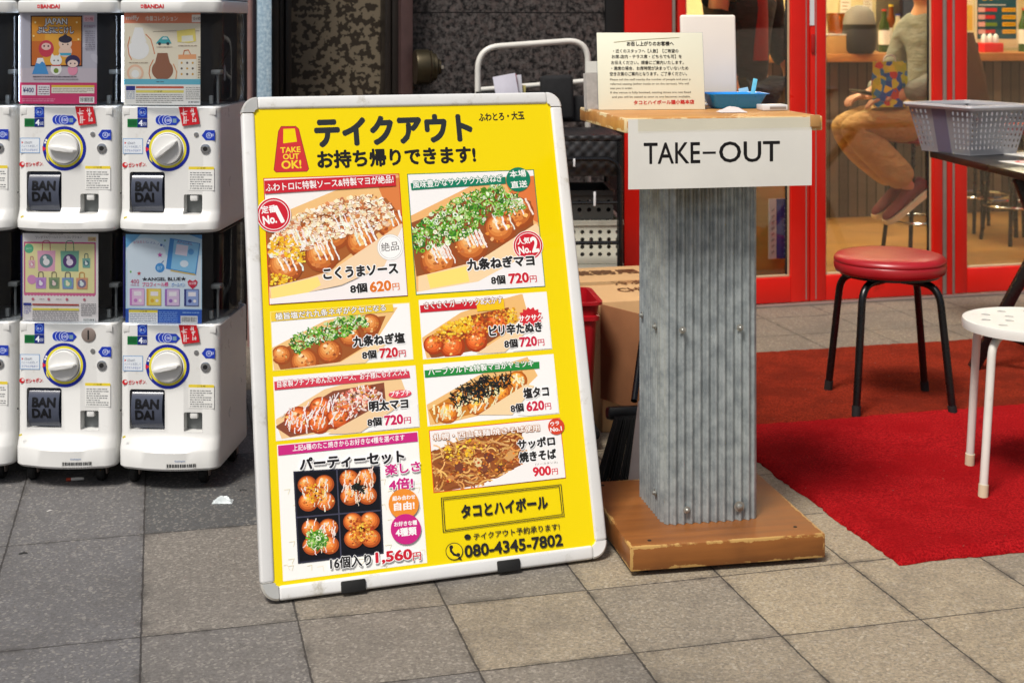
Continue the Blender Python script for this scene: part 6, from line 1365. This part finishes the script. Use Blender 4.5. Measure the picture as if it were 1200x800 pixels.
t = counter_item('dark_bag', 'grey topped dark rounded bag on the counter right of the tall cup', 'bag', 1007, 7.62, 1.0105)
b = MB(); b.loft([[(w_*math.cos(a)*(1+.06*math.sin(3*a+z*9)), 0.075*math.sin(a)*(w_/.1), z) for a in [2*math.pi*i/26 for i in range(26)]] for w_, z in ((.085, 0.0), (.105, .02), (.108, .10), (.10, .18), (.085, .24), (.05, .275), (.02, .285))]); b.build('bag_body', simple('dark_nylon', (40, 36, 36), 0.7, 0, 0.3, 9, 30, 0.4), t, smooth=60)
b = MB(); b.loft([[(w_*math.cos(a), 0.078*math.sin(a)*(w_/.1), z) for a in [2*math.pi*i/26 for i in range(26)]] for w_, z in ((.103, .175), (.090, .245), (.054, .281), (.02, .291))]); b.build('top_flap', simple('grey_nylon', (130, 124, 116), 0.7, 0, 0.2, 9, 30, 0.3), t, smooth=60)
t = counter_item('drinks_cabinet', 'dark drinks cabinet with two violet lights behind the middle glass door', 'cabinet', 1074, 7.95)
b = MB(); b.box((0, 0.1, 0.33), (0.30, 0.30, 0.66), 0.006); b.build('casing', simple('dark_cabinet', (48, 42, 44), 0.35), t)
b = MB(); b.box((0, -0.054, 0.35), (0.25, 0.006, 0.56)); b.build('door_glass', M['chute'], t)
for x in (-0.09, 0.07): b = MB(); b.box((x, -0.059, 0.13), (0.014, 0.004, 0.06)); b.build('violet_light', emit_mat('violet_%d' % int(x*100+20), (120, 60, 255), 4.0), t)
for z in (0.2, 0.42): b = MB(); b.box((0, -0.0585, z), (0.24, 0.003, 0.008)); b.build('shelf_edge', M['silver'], t)
for (px, v, lb) in ((1160, 7.72, 'small red condiment caddy on the counter under the dark blue poster'), (899, 7.72, 'small red condiment caddy on the counter near the standing customer hand')):
    t = counter_item('condiment_caddy', lb, 'caddy', px, v)
    b = MB(); b.box((0, 0, 0.03), (0.14, 0.09, 0.06), 0.006); b.build('tray', M['red_paint'], t)
    for k_ in range(3): b = MB(); b.lathe([(0, 0.062), (0.018, 0.062), (0.018, 0.10), (0.008, 0.115), (0, 0.118)], 16, M=Matrix.Translation((-0.042+k_*0.042, 0, 0))); b.build('shaker', M['white_plastic'], t)
# bright printed carrier bag hanging at the counter front
t = thing('carrier_bag', 'bright yellow and blue printed carrier bag on the seated customer lap', 'bag', W(fu(1024, 6.10), 6.10, 0.785), AF)
def bagf(s_):
    def fn(a, c):
        x = a*0.17; z = c*0.22; return (x + 0.02*math.sin(c*3)*(a-.5), s_*(0.045*math.sin(math.pi*a)*(1-.5*c) + 0.006*math.sin(9*a+4*c)), z)
    return fn
b = MB(); b.grid(14, 12, bagf(-1)); b.grid(14, 12, bagf(1))
kb = N('bag_print'); v3 = kb.n('ShaderNodeTexVoronoi'); v3.inputs['Scale'].default_value = 34; kb.t.links.new(kb.co.outputs['Object'], v3.inputs['Vector']); sp_ = kb.n('ShaderNodeSeparateColor'); kb.t.links.new(v3.outputs['Color'], sp_.inputs[0])
bagm = kb.pr(kb.ramp(sp_.outputs[0], [(0.0, S(30, 90, 190)), (0.22, S(40, 130, 200)), (0.36, S(206, 210, 40)), (0.70, S(230, 220, 60)), (0.90, S(206, 60, 40))], 'CONSTANT'), 0.4)
b.build('bag_body', bagm, t, smooth=60); b = MB(); b.tube(fillet([(0.05, 0, 0.212), (0.06, 0, 0.25), (0.11, 0, 0.25), (0.12, 0, 0.212)], 0.03, 5), 0.004, 8); b.build('handle', M['white_plastic'], t)
# low board and blue box inside the left door
ubox('low_partition', fu(806, 5.62), fu(925, 5.62), 5.62, 5.65, 0.0125, 0.62, M['tan_wood'], 'low tan wooden partition inside the left glass door', 'partition', None, 0.004)
t = vposter('box_sign', 'blue and white upright sign inside the foot of the left glass door', 'sign', 901, 925, IW(910, 303, 5.56).z, IW(910, 233, 5.56).z, 5.56, lambda p: (p.rect(0.36, 0, 1, 1, (44, 58, 130)), p.rect(0.40, 0.05, 0.6, 0.9, (60, 70, 150)), [p.line([(0.75, 0.08+i*0.095), (0.9, 0.10+i*0.095), (0.78, 0.14+i*0.095)], .03, (130, 140, 190)) for i in range(9)], [p.line([(0.12, 0.1+i*.1), (0.24, 0.13+i*.1)], .03, (150, 140, 150)) for i in range(8)]), (196, 190, 196))
# coat hung on a high chair back, and bar stools inside
def inner_stool(px, v, label, sz=0.64, col=M['red_paint']):
    q = IW(px, 30, v); t = thing('bar_stool', label, 'stool', (q.x, q.y, 0.0125), AF)
    b = MB(); b.lathe([(0, sz-.05), (0.16, sz-.05), (0.17, sz-.04), (0.17, sz-.012), (0.155, sz), (0, sz+.003)], 36); b.build('seat', simple('dull_red_vinyl', (150, 24, 30), 0.4), t)
    for a in range(4):
        an = R(45+90*a); b = MB(); b.tube([(0.19*math.cos(an), 0.19*math.sin(an), 0), (0.12*math.cos(an), 0.12*math.sin(an), sz-.05)], 0.011, 8); b.build('leg', M['black_metal'], t)
    b = MB(); b.tube([(0.172*math.cos(R(10*i)), 0.172*math.sin(R(10*i)), 0.20) for i in range(36)], 0.008, 8, closed=True); b.build('foot_ring', M['chrome'], t); return t
vst = 6.22
inner_stool(1078, vst, 'red topped bar stool under the seated customer in khaki trousers')
inner_stool(1192, 6.6, 'red topped bar stool seen under the black table through the right glass door')
inner_stool(1150, 7.05, 'red topped bar stool beside the brown coat, right glass door')
q = IW(1141, 30, 6.9); t = thing('high_chair', 'dark high backed chair with a brown coat on it behind the red post', 'chair', (q.x, q.y, 0.0125), AF)
b = MB(); b.box((0, 0, 0.62), (0.36, 0.36, 0.04), 0.01); b.build('seat', M['black_paint'], t)
for x in (-.16, .16):
    for y in (-.16, .16): b = MB(); b.tube([(x, y, 0), (x*.95, y*.95, 0.6)], 0.013, 8); b.build('leg', M['black_metal'], t)
b = MB(); b.box((-0.02, 0.16, 0.86), (0.30, 0.03, 0.42), 0.012); b.build('backrest', M['black_paint'], t)
coat = thing('brown_coat', 'brown coat draped over the high chair behind the red post', 'coat', (q.x, q.y, 0.64), AF)
b = MB(); rings = []
for i in range(9):
    z = i/8*0.50; wd = 0.20-0.10*(i/8)**2; rings.append([(-.03 + wd*math.cos(a)*(1+.05*math.sin(5*a+i)), 0.13 + (0.10-.02*i/8)*math.sin(a)*(1+.08*math.sin(7*a+2*i)), z) for a in [2*math.pi*j/28 for j in range(28)]])
b.loft(rings); b.build('coat_body', simple('brown_wool', (96, 62, 30), 0.85, 0, 0.2, 8, 60, 0.3), coat, smooth=60)

# ------------------------------------------------------------------ people
def skin(name, pts, edges, rad, mat, parent, sub=2, root=0):
    me = bpy.data.meshes.new(name); me.from_pydata([tuple(p) for p in pts], edges, []); o = bpy.data.objects.new(name, me); COL.objects.link(o)
    sm = o.modifiers.new('s', 'SKIN'); sm.use_smooth_shade = True
    for i, sv in enumerate(me.skin_vertices[0].data):
        r_ = rad[i]; sv.radius = r_ if isinstance(r_, tuple) else (r_, r_); sv.use_root = (i == root)
    ss = o.modifiers.new('u', 'SUBSURF'); ss.levels = sub; ss.render_levels = sub
    dg = bpy.context.evaluated_depsgraph_get(); nm = bpy.data.meshes.new_from_object(o.evaluated_get(dg)); o.modifiers.clear(); o.data = nm
    nm.materials.clear(); nm.materials.append(mat); nm.polygons.foreach_set('use_smooth', [True]*len(nm.polygons)); nm.name = name
    o.parent = parent; return o
skinm = simple('skin', (214, 158, 122), 0.5, 0, 0.08, 14, Subsurface_Weight=0.0); hairm = simple('dark_hair', (26, 20, 18), 0.5, 0, 0.3, 60)
def person(label, loc, rz, J, cloth):
    """J: dict of joints in metres, local +x forward. cloth: list of (name, joint chains with radii, material)"""
    t = thing('person', label, 'person', loc, rz)
    names = list(J.keys()); idx = {k_: i for i, k_ in enumerate(names)}
    pts = [J[k_][0] for k_ in names]; rad = [J[k_][1] for k_ in names]; ed = [(idx[J[k_][2]], idx[k_]) for k_ in names if J[k_][2]]
    skin('body', pts, ed, rad, skinm, t, 2, 0)
    for (nm, vs_, ed_, rd_, mt) in cloth: skin(nm, vs_, ed_, rd_, mt, t, 2, 0)
    return t
def face(t, hc, fwd, r=0.095):
    hc = Vector(hc); fwd = Vector(fwd).normalized(); side = fwd.cross(Vector((0, 0, 1))).normalized(); up = side.cross(fwd)
    Mh = Matrix((( *(fwd),), (*(side),), (*(up),))).transposed().to_4x4(); Mh = Matrix.Translation(hc) @ Mh
    b = MB(); 
    def hf(a, c):
        th = 2*math.pi*a; ph = math.pi*(0.0+0.62*c); return Mh @ Vector((-0.018 + r*1.10*math.sin(ph)*math.cos(th)*0.98, r*0.93*math.sin(ph)*math.sin(th), 0.02 + r*1.18*math.cos(ph) + (0.03 if math.cos(th) > 0.35 and c > .6 else 0)))
    b.grid(24, 12, hf); b.build('hair', hairm, t, smooth=60)
    for s_ in (-1, 1):
        b = MB(); b.lathe([(0, -.012), (0.009, -.008), (0.012, 0), (0.009, .008), (0, .012)], 14, M=Mh @ Matrix.Translation((0.082, s_*0.032, 0.004))); b.build('eye', M['paper'], t)
        b = MB(); b.lathe([(0, 0.0), (0.005, 0.0005), (0, 0.003)], 12, M=Mh @ Matrix.Translation((0.0925, s_*0.032, 0.004)) @ Matrix.Rotation(R(90), 4, 'Y')); b.build('pupil', M['black_rubber'], t)
    b = MB(); b.box((0, 0, 0), (0.010, 0.045, 0.008), 0.003, Mh @ Matrix.Translation((0.083, 0, -0.058))); b.build('mouth', simple('lips', (170, 90, 80), 0.5), t)
def hand(J, pre, wrist, d, up, sc=1.0, curl=0.5):
    d = Vector(d).normalized(); up = Vector(up).normalized(); sd = d.cross(up).normalized(); w_ = Vector(wrist)
    pc = w_ + d*0.05*sc; J[pre+'palm'] = (pc, (0.034*sc, 0.017*sc), pre+'wrist')
    for i, (o_, L) in enumerate(((-.028, .070), (-.010, .080), (.009, .075), (.026, .058))):
        k1 = pc + d*0.045*sc + sd*o_*sc; k2 = k1 + (d*(1-.3*curl) - up*.5*curl).normalized()*L*.5*sc; k3 = k2 + (d*(1-.8*curl) - up*curl).normalized()*L*.5*sc
        J[pre+'f%da' % i] = (k1, 0.0095*sc, pre+'palm'); J[pre+'f%db' % i] = (k2, 0.0085*sc, pre+'f%da' % i); J[pre+'f%dc' % i] = (k3, 0.007*sc, pre+'f%db' % i)
    t1 = w_ + d*0.035*sc - sd*0.036*sc; t2 = t1 + (d*.8 - sd*.5 - up*.2).normalized()*0.035*sc; J[pre+'ta'] = (t1, 0.011*sc, pre+'palm'); J[pre+'tb'] = (t2, 0.009*sc, pre+'ta')
# seated customer, facing towards the photo's left
q = IW(1090, 30, vst)
J = {}
J['pelvis'] = ((0, 0, 0.70), (0.13, 0.10), None); J['waist'] = ((-0.01, 0, 0.86), (0.12, 0.09), 'pelvis'); J['chest'] = ((-0.005, 0, 1.06), (0.15, 0.10), 'waist'); J['upper'] = ((0.0, 0, 1.20), (0.11, 0.08), 'chest'); J['neck'] = ((0.02, 0, 1.29), 0.05, 'upper'); J['chin'] = ((0.06, 0, 1.37), (0.06, 0.07), 'neck'); J['head'] = ((0.065, 0, 1.46), (0.078, 0.092), 'chin'); J['crown'] = ((0.055, 0, 1.52), 0.06, 'head'); J['nose'] = ((0.165, 0, 1.42), 0.012, 'head')
for s_, n_ in ((-1, 'r'), (1, 'l')):
    kx = 0.0 if s_ > 0 else -0.04
    J[n_+'hip'] = ((0.05, s_*0.085, 0.70), 0.085, 'pelvis'); J[n_+'knee'] = ((0.49+kx, s_*0.075, 0.70 if s_ > 0 else 0.69), 0.055, n_+'hip'); J[n_+'ankle'] = ((0.15+kx, s_*0.09, 0.37), 0.037, n_+'knee'); J[n_+'toe'] = ((0.24+kx, s_*0.09, 0.27), 0.03, n_+'ankle')
    J[n_+'shoulder'] = ((0.0, s_*0.19, 1.17), 0.06, 'upper'); J[n_+'elbow'] = ((0.07, s_*0.25, 0.92), 0.034, n_+'shoulder'); wr = Vector((0.27, s_*0.13, 0.83)); J[n_+'wrist'] = (wr, (0.03, 0.022), n_+'elbow'); hand(J, n_, wr, (0.9, -s_*0.2, -0.1), (0, 0, 1), 0.95, 0.6)
def cloth(name, c, sc=14, st=0.5):
    k = N(name); mp = k.n('ShaderNodeMapping'); k.t.links.new(k.co.outputs['Object'], mp.inputs[0]); mp.inputs['Scale'].default_value = (sc, sc*0.5, sc*1.6); mp.inputs['Rotation'].default_value = (0, R(35), 0)
    f = k.noise(1.0, 3, 0.5, mp.outputs[0]); wv_ = k.noise(140, 2); c1 = S(*c)
    col = k.mix(k.step(k.noise(7, 4), 0.35, 0.7), tuple(q*0.82 for q in c1[:3])+(1,), c1)
    return k.pr(col, 0.85, 0, k.bump(k.math('ADD', f, k.math('MULTIPLY', wv_, 0.03)), st, 0.06))
khaki = cloth('khaki_cloth', (200, 160, 100)); knit = cloth('grey_knit', (140, 144, 134), 11)
leg = lambda s_: [(0, s_*0.055, 0.71), (0.12, s_*0.085, 0.70), (0.32, s_*0.08, 0.70), (0.495 + (0 if s_ > 0 else -.04), s_*0.075, 0.70 if s_ > 0 else 0.69), (0.34, s_*0.08, 0.56), (0.17 + (0 if s_ > 0 else -.04), s_*0.09, 0.40)]
tv = [(0, 0, 0.72)] + leg(1) + leg(-1); te = [(0, 1)] + [(i, i+1) for i in range(1, 6)] + [(0, 7)] + [(i, i+1) for i in range(7, 12)]
trd = [(0.15, 0.11), 0.11, 0.107, 0.098, 0.084, 0.084, 0.078, 0.11, 0.107, 0.098, 0.084, 0.084, 0.078]
arm = lambda s_: [(0.0, s_*0.19, 1.17), (0.03, s_*0.24, 1.03), (0.07, s_*0.25, 0.92), (0.24, s_*0.15, 0.84)]
jv = [(0.0, 0, 0.76), (-0.01, 0, 0.90), (-0.005, 0, 1.06), (0.0, 0, 1.20), (0.015, 0, 1.255)] + arm(1) + arm(-1); je = [(0, 1), (1, 2), (2, 3), (3, 4), (3, 5), (5, 6), (6, 7), (7, 8), (3, 9), (9, 10), (10, 11), (11, 12)]
jr = [(0.165, 0.125), (0.15, 0.115), (0.172, 0.12), (0.13, 0.095), 0.06, 0.08, 0.070, 0.068, 0.05, 0.08, 0.070, 0.068, 0.05]
cust = person('seated customer in grey jumper, khaki trousers and maroon canvas shoes', (q.x, q.y, 0.0), AF + R(180), J, [('trousers', tv, te, trd, khaki), ('jumper', jv, je, jr, knit)])
face(cust, (0.065, 0, 1.44), (1, 0, -0.25))
maroon = simple('maroon_canvas', (112, 22, 32), 0.75, 0, 0.15, 20, 160, 0.2); solew = simple('cream_rubber', (226, 210, 180), 0.6, 0, 0.08, 20)
for s_ in (1, -1):
    hx = -0.04 if s_ < 0 else 0.0
    heel = Vector((0.055+hx, s_*0.09, 0.375)); toe = Vector((0.275+hx, s_*0.09, 0.228)); ax = (toe-heel).normalized(); up = Vector((-ax.z, 0, ax.x)); up = up if up.z > 0 else -up; sd = Vector((0, 1, 0)); L = 0.285
    def sec(tt, wd, hb_, ht): c = heel + ax*L*tt; return [c + sd*wd*math.cos(a)*(1 if math.sin(a) > -.2 else .9) + up*(hb_ + (ht-hb_)*(0.5+0.5*math.sin(a))) for a in [2*math.pi*i/20 for i in range(20)]]
    b = MB(); b.loft([sec(0.0, 0.02, 0.02, 0.06), sec(0.04, 0.034, 0.012, 0.085), sec(0.2, 0.038, 0.012, 0.092), sec(0.38, 0.040, 0.012, 0.085), sec(0.6, 0.046, 0.012, 0.062), sec(0.8, 0.048, 0.012, 0.048), sec(0.93, 0.040, 0.012, 0.040), sec(1.0, 0.02, 0.014, 0.028)]); sh_ = b.build('shoe', maroon, cust, smooth=60)
    ol = []
    for (tt, wd) in ((-.01, 0.022), (0.03, 0.036), (0.2, 0.041), (0.4, 0.043), (0.6, 0.049), (0.8, 0.051), (0.94, 0.043), (1.02, 0.022)): ol.append((tt, wd))
    out = [(tt, wd) for tt, wd in ol] + [(tt, -wd) for tt, wd in ol[::-1]]
    b = MB(); b.loft([[heel + ax*L*tt + sd*wd + up*z for tt, wd in out] for z in (-0.008, 0.018)]); b.build('sole', solew, sh_)
t = thing('handset', 'black phone held by the seated customer', 'phone', (q.x, q.y, 0), AF + R(180))
b = MB(); b.box((0, 0, 0), (0.09, 0.17, 0.010), 0.003, Matrix.Translation((0.36, 0.0, 0.848)) @ Matrix.Rotation(R(-14), 4, 'Y')); b.build('casing', M['black_paint'], t)
b = MB(); b.box((0, 0, 0.0057), (0.08, 0.155, 0.001), 0, Matrix.Translation((0.36, 0.0, 0.848)) @ Matrix.Rotation(R(-14), 4, 'Y')); b.build('screen', M['chute'], t)
# standing customer behind the left door, one arm hanging
q = IW(868, 30, 6.25); J = {}
J['pelvis'] = ((0, 0, 0.90), (0.14, 0.10), None); J['waist'] = ((0.01, 0, 1.05), (0.12, 0.09), 'pelvis'); J['chest'] = ((0.03, 0, 1.25), (0.15, 0.105), 'waist'); J['upper'] = ((0.02, 0, 1.38), (0.12, 0.08), 'chest'); J['neck'] = ((0.03, 0, 1.47), 0.05, 'upper'); J['chin'] = ((0.06, 0, 1.54), (0.06, 0.07), 'neck'); J['head'] = ((0.055, 0, 1.63), (0.078, 0.092), 'chin'); J['crown'] = ((0.045, 0, 1.69), 0.06, 'head'); J['nose'] = ((0.152, 0, 1.60), 0.012, 'head')
for s_, n_ in ((-1, 'r'), (1, 'l')):
    J[n_+'hip'] = ((0, s_*0.09, 0.86), 0.09, 'pelvis'); J[n_+'knee'] = ((0.02, s_*0.10, 0.47), 0.055, n_+'hip'); J[n_+'ankle'] = ((-0.01, s_*0.10, 0.075), 0.04, n_+'knee'); J[n_+'toe'] = ((0.15, s_*0.11, 0.045), 0.032, n_+'ankle')
    J[n_+'shoulder'] = ((0.02, s_*0.185, 1.37), 0.06, 'upper'); J[n_+'elbow'] = ((0.03, s_*0.235, 1.12), 0.043, n_+'shoulder'); wr = Vector((0.12, s_*0.225, 0.90 if s_ < 0 else 0.95)); J[n_+'wrist'] = (wr, (0.03, 0.022), n_+'elbow'); hand(J, n_, wr, (0.35, 0, -0.9), (-.9, 0, -.3), 1.0, 0.5)
jack = cloth('dark_jacket', (38, 36, 40), 9); redm = simple('red_shirt', (150, 34, 32), 0.8, 0, 0.15, 9); denim = cloth('dark_denim', (36, 40, 56))
arm = lambda s_: [(0.02, s_*0.185, 1.37), (0.03, s_*0.225, 1.23), (0.03, s_*0.237, 1.12), (0.095, s_*0.228, 0.97)]
jv = [(0, 0, 0.80), (0.01, 0, 1.02), (0.03, 0, 1.25), (0.02, 0, 1.38), (0.025, 0, 1.43)] + arm(1) + arm(-1)
leg = lambda s_: [(0, s_*0.075, 0.86), (0.01, s_*0.095, 0.66), (0.02, s_*0.10, 0.47), (0.0, s_*0.10, 0.12)]
tv = [(0, 0, 0.92)] + leg(1) + leg(-1); te = [(0, 1), (1, 2), (2, 3), (3, 4), (0, 5), (5, 6), (6, 7), (7, 8)]
pers = person('standing customer in dark jacket behind the left glass door', (q.x, q.y, 0.0125), AF + R(-60), J, [('jacket', jv, je, [(0.17, 0.125), (0.155, 0.115), (0.175, 0.125), (0.135, 0.095), 0.06, 0.08, 0.066, 0.06, 0.05, 0.08, 0.066, 0.06, 0.05], jack), ('trousers', tv, te, [(0.16, 0.11), 0.11, 0.09, 0.075, 0.062, 0.11, 0.09, 0.075, 0.062], denim)])
face(pers, (0.055, 0, 1.61), (1, 0, -0.1))
b = MB(); b.loft([[(0.115 + 0.025*math.cos(a), 0.055*math.sin(a)*k_, z) for a in [2*math.pi*i/16 for i in range(16)]] for z, k_ in ((1.0, 1), (1.2, 1), (1.36, 0.8))]); b.build('shirt', redm, pers, smooth=60)
for s_ in (1, -1):
    b = MB(); b.loft([[(0.05 + L_*math.cos(a), s_*0.10 + w_*math.sin(a), z) for a in [2*math.pi*i/20 for i in range(20)]] for L_, w_, z in ((0.14, 0.045, 0.001), (0.145, 0.05, 0.02), (0.13, 0.048, 0.06), (0.08, 0.045, 0.10))]); b.build('shoe', M['black_fabric'], pers, smooth=60)
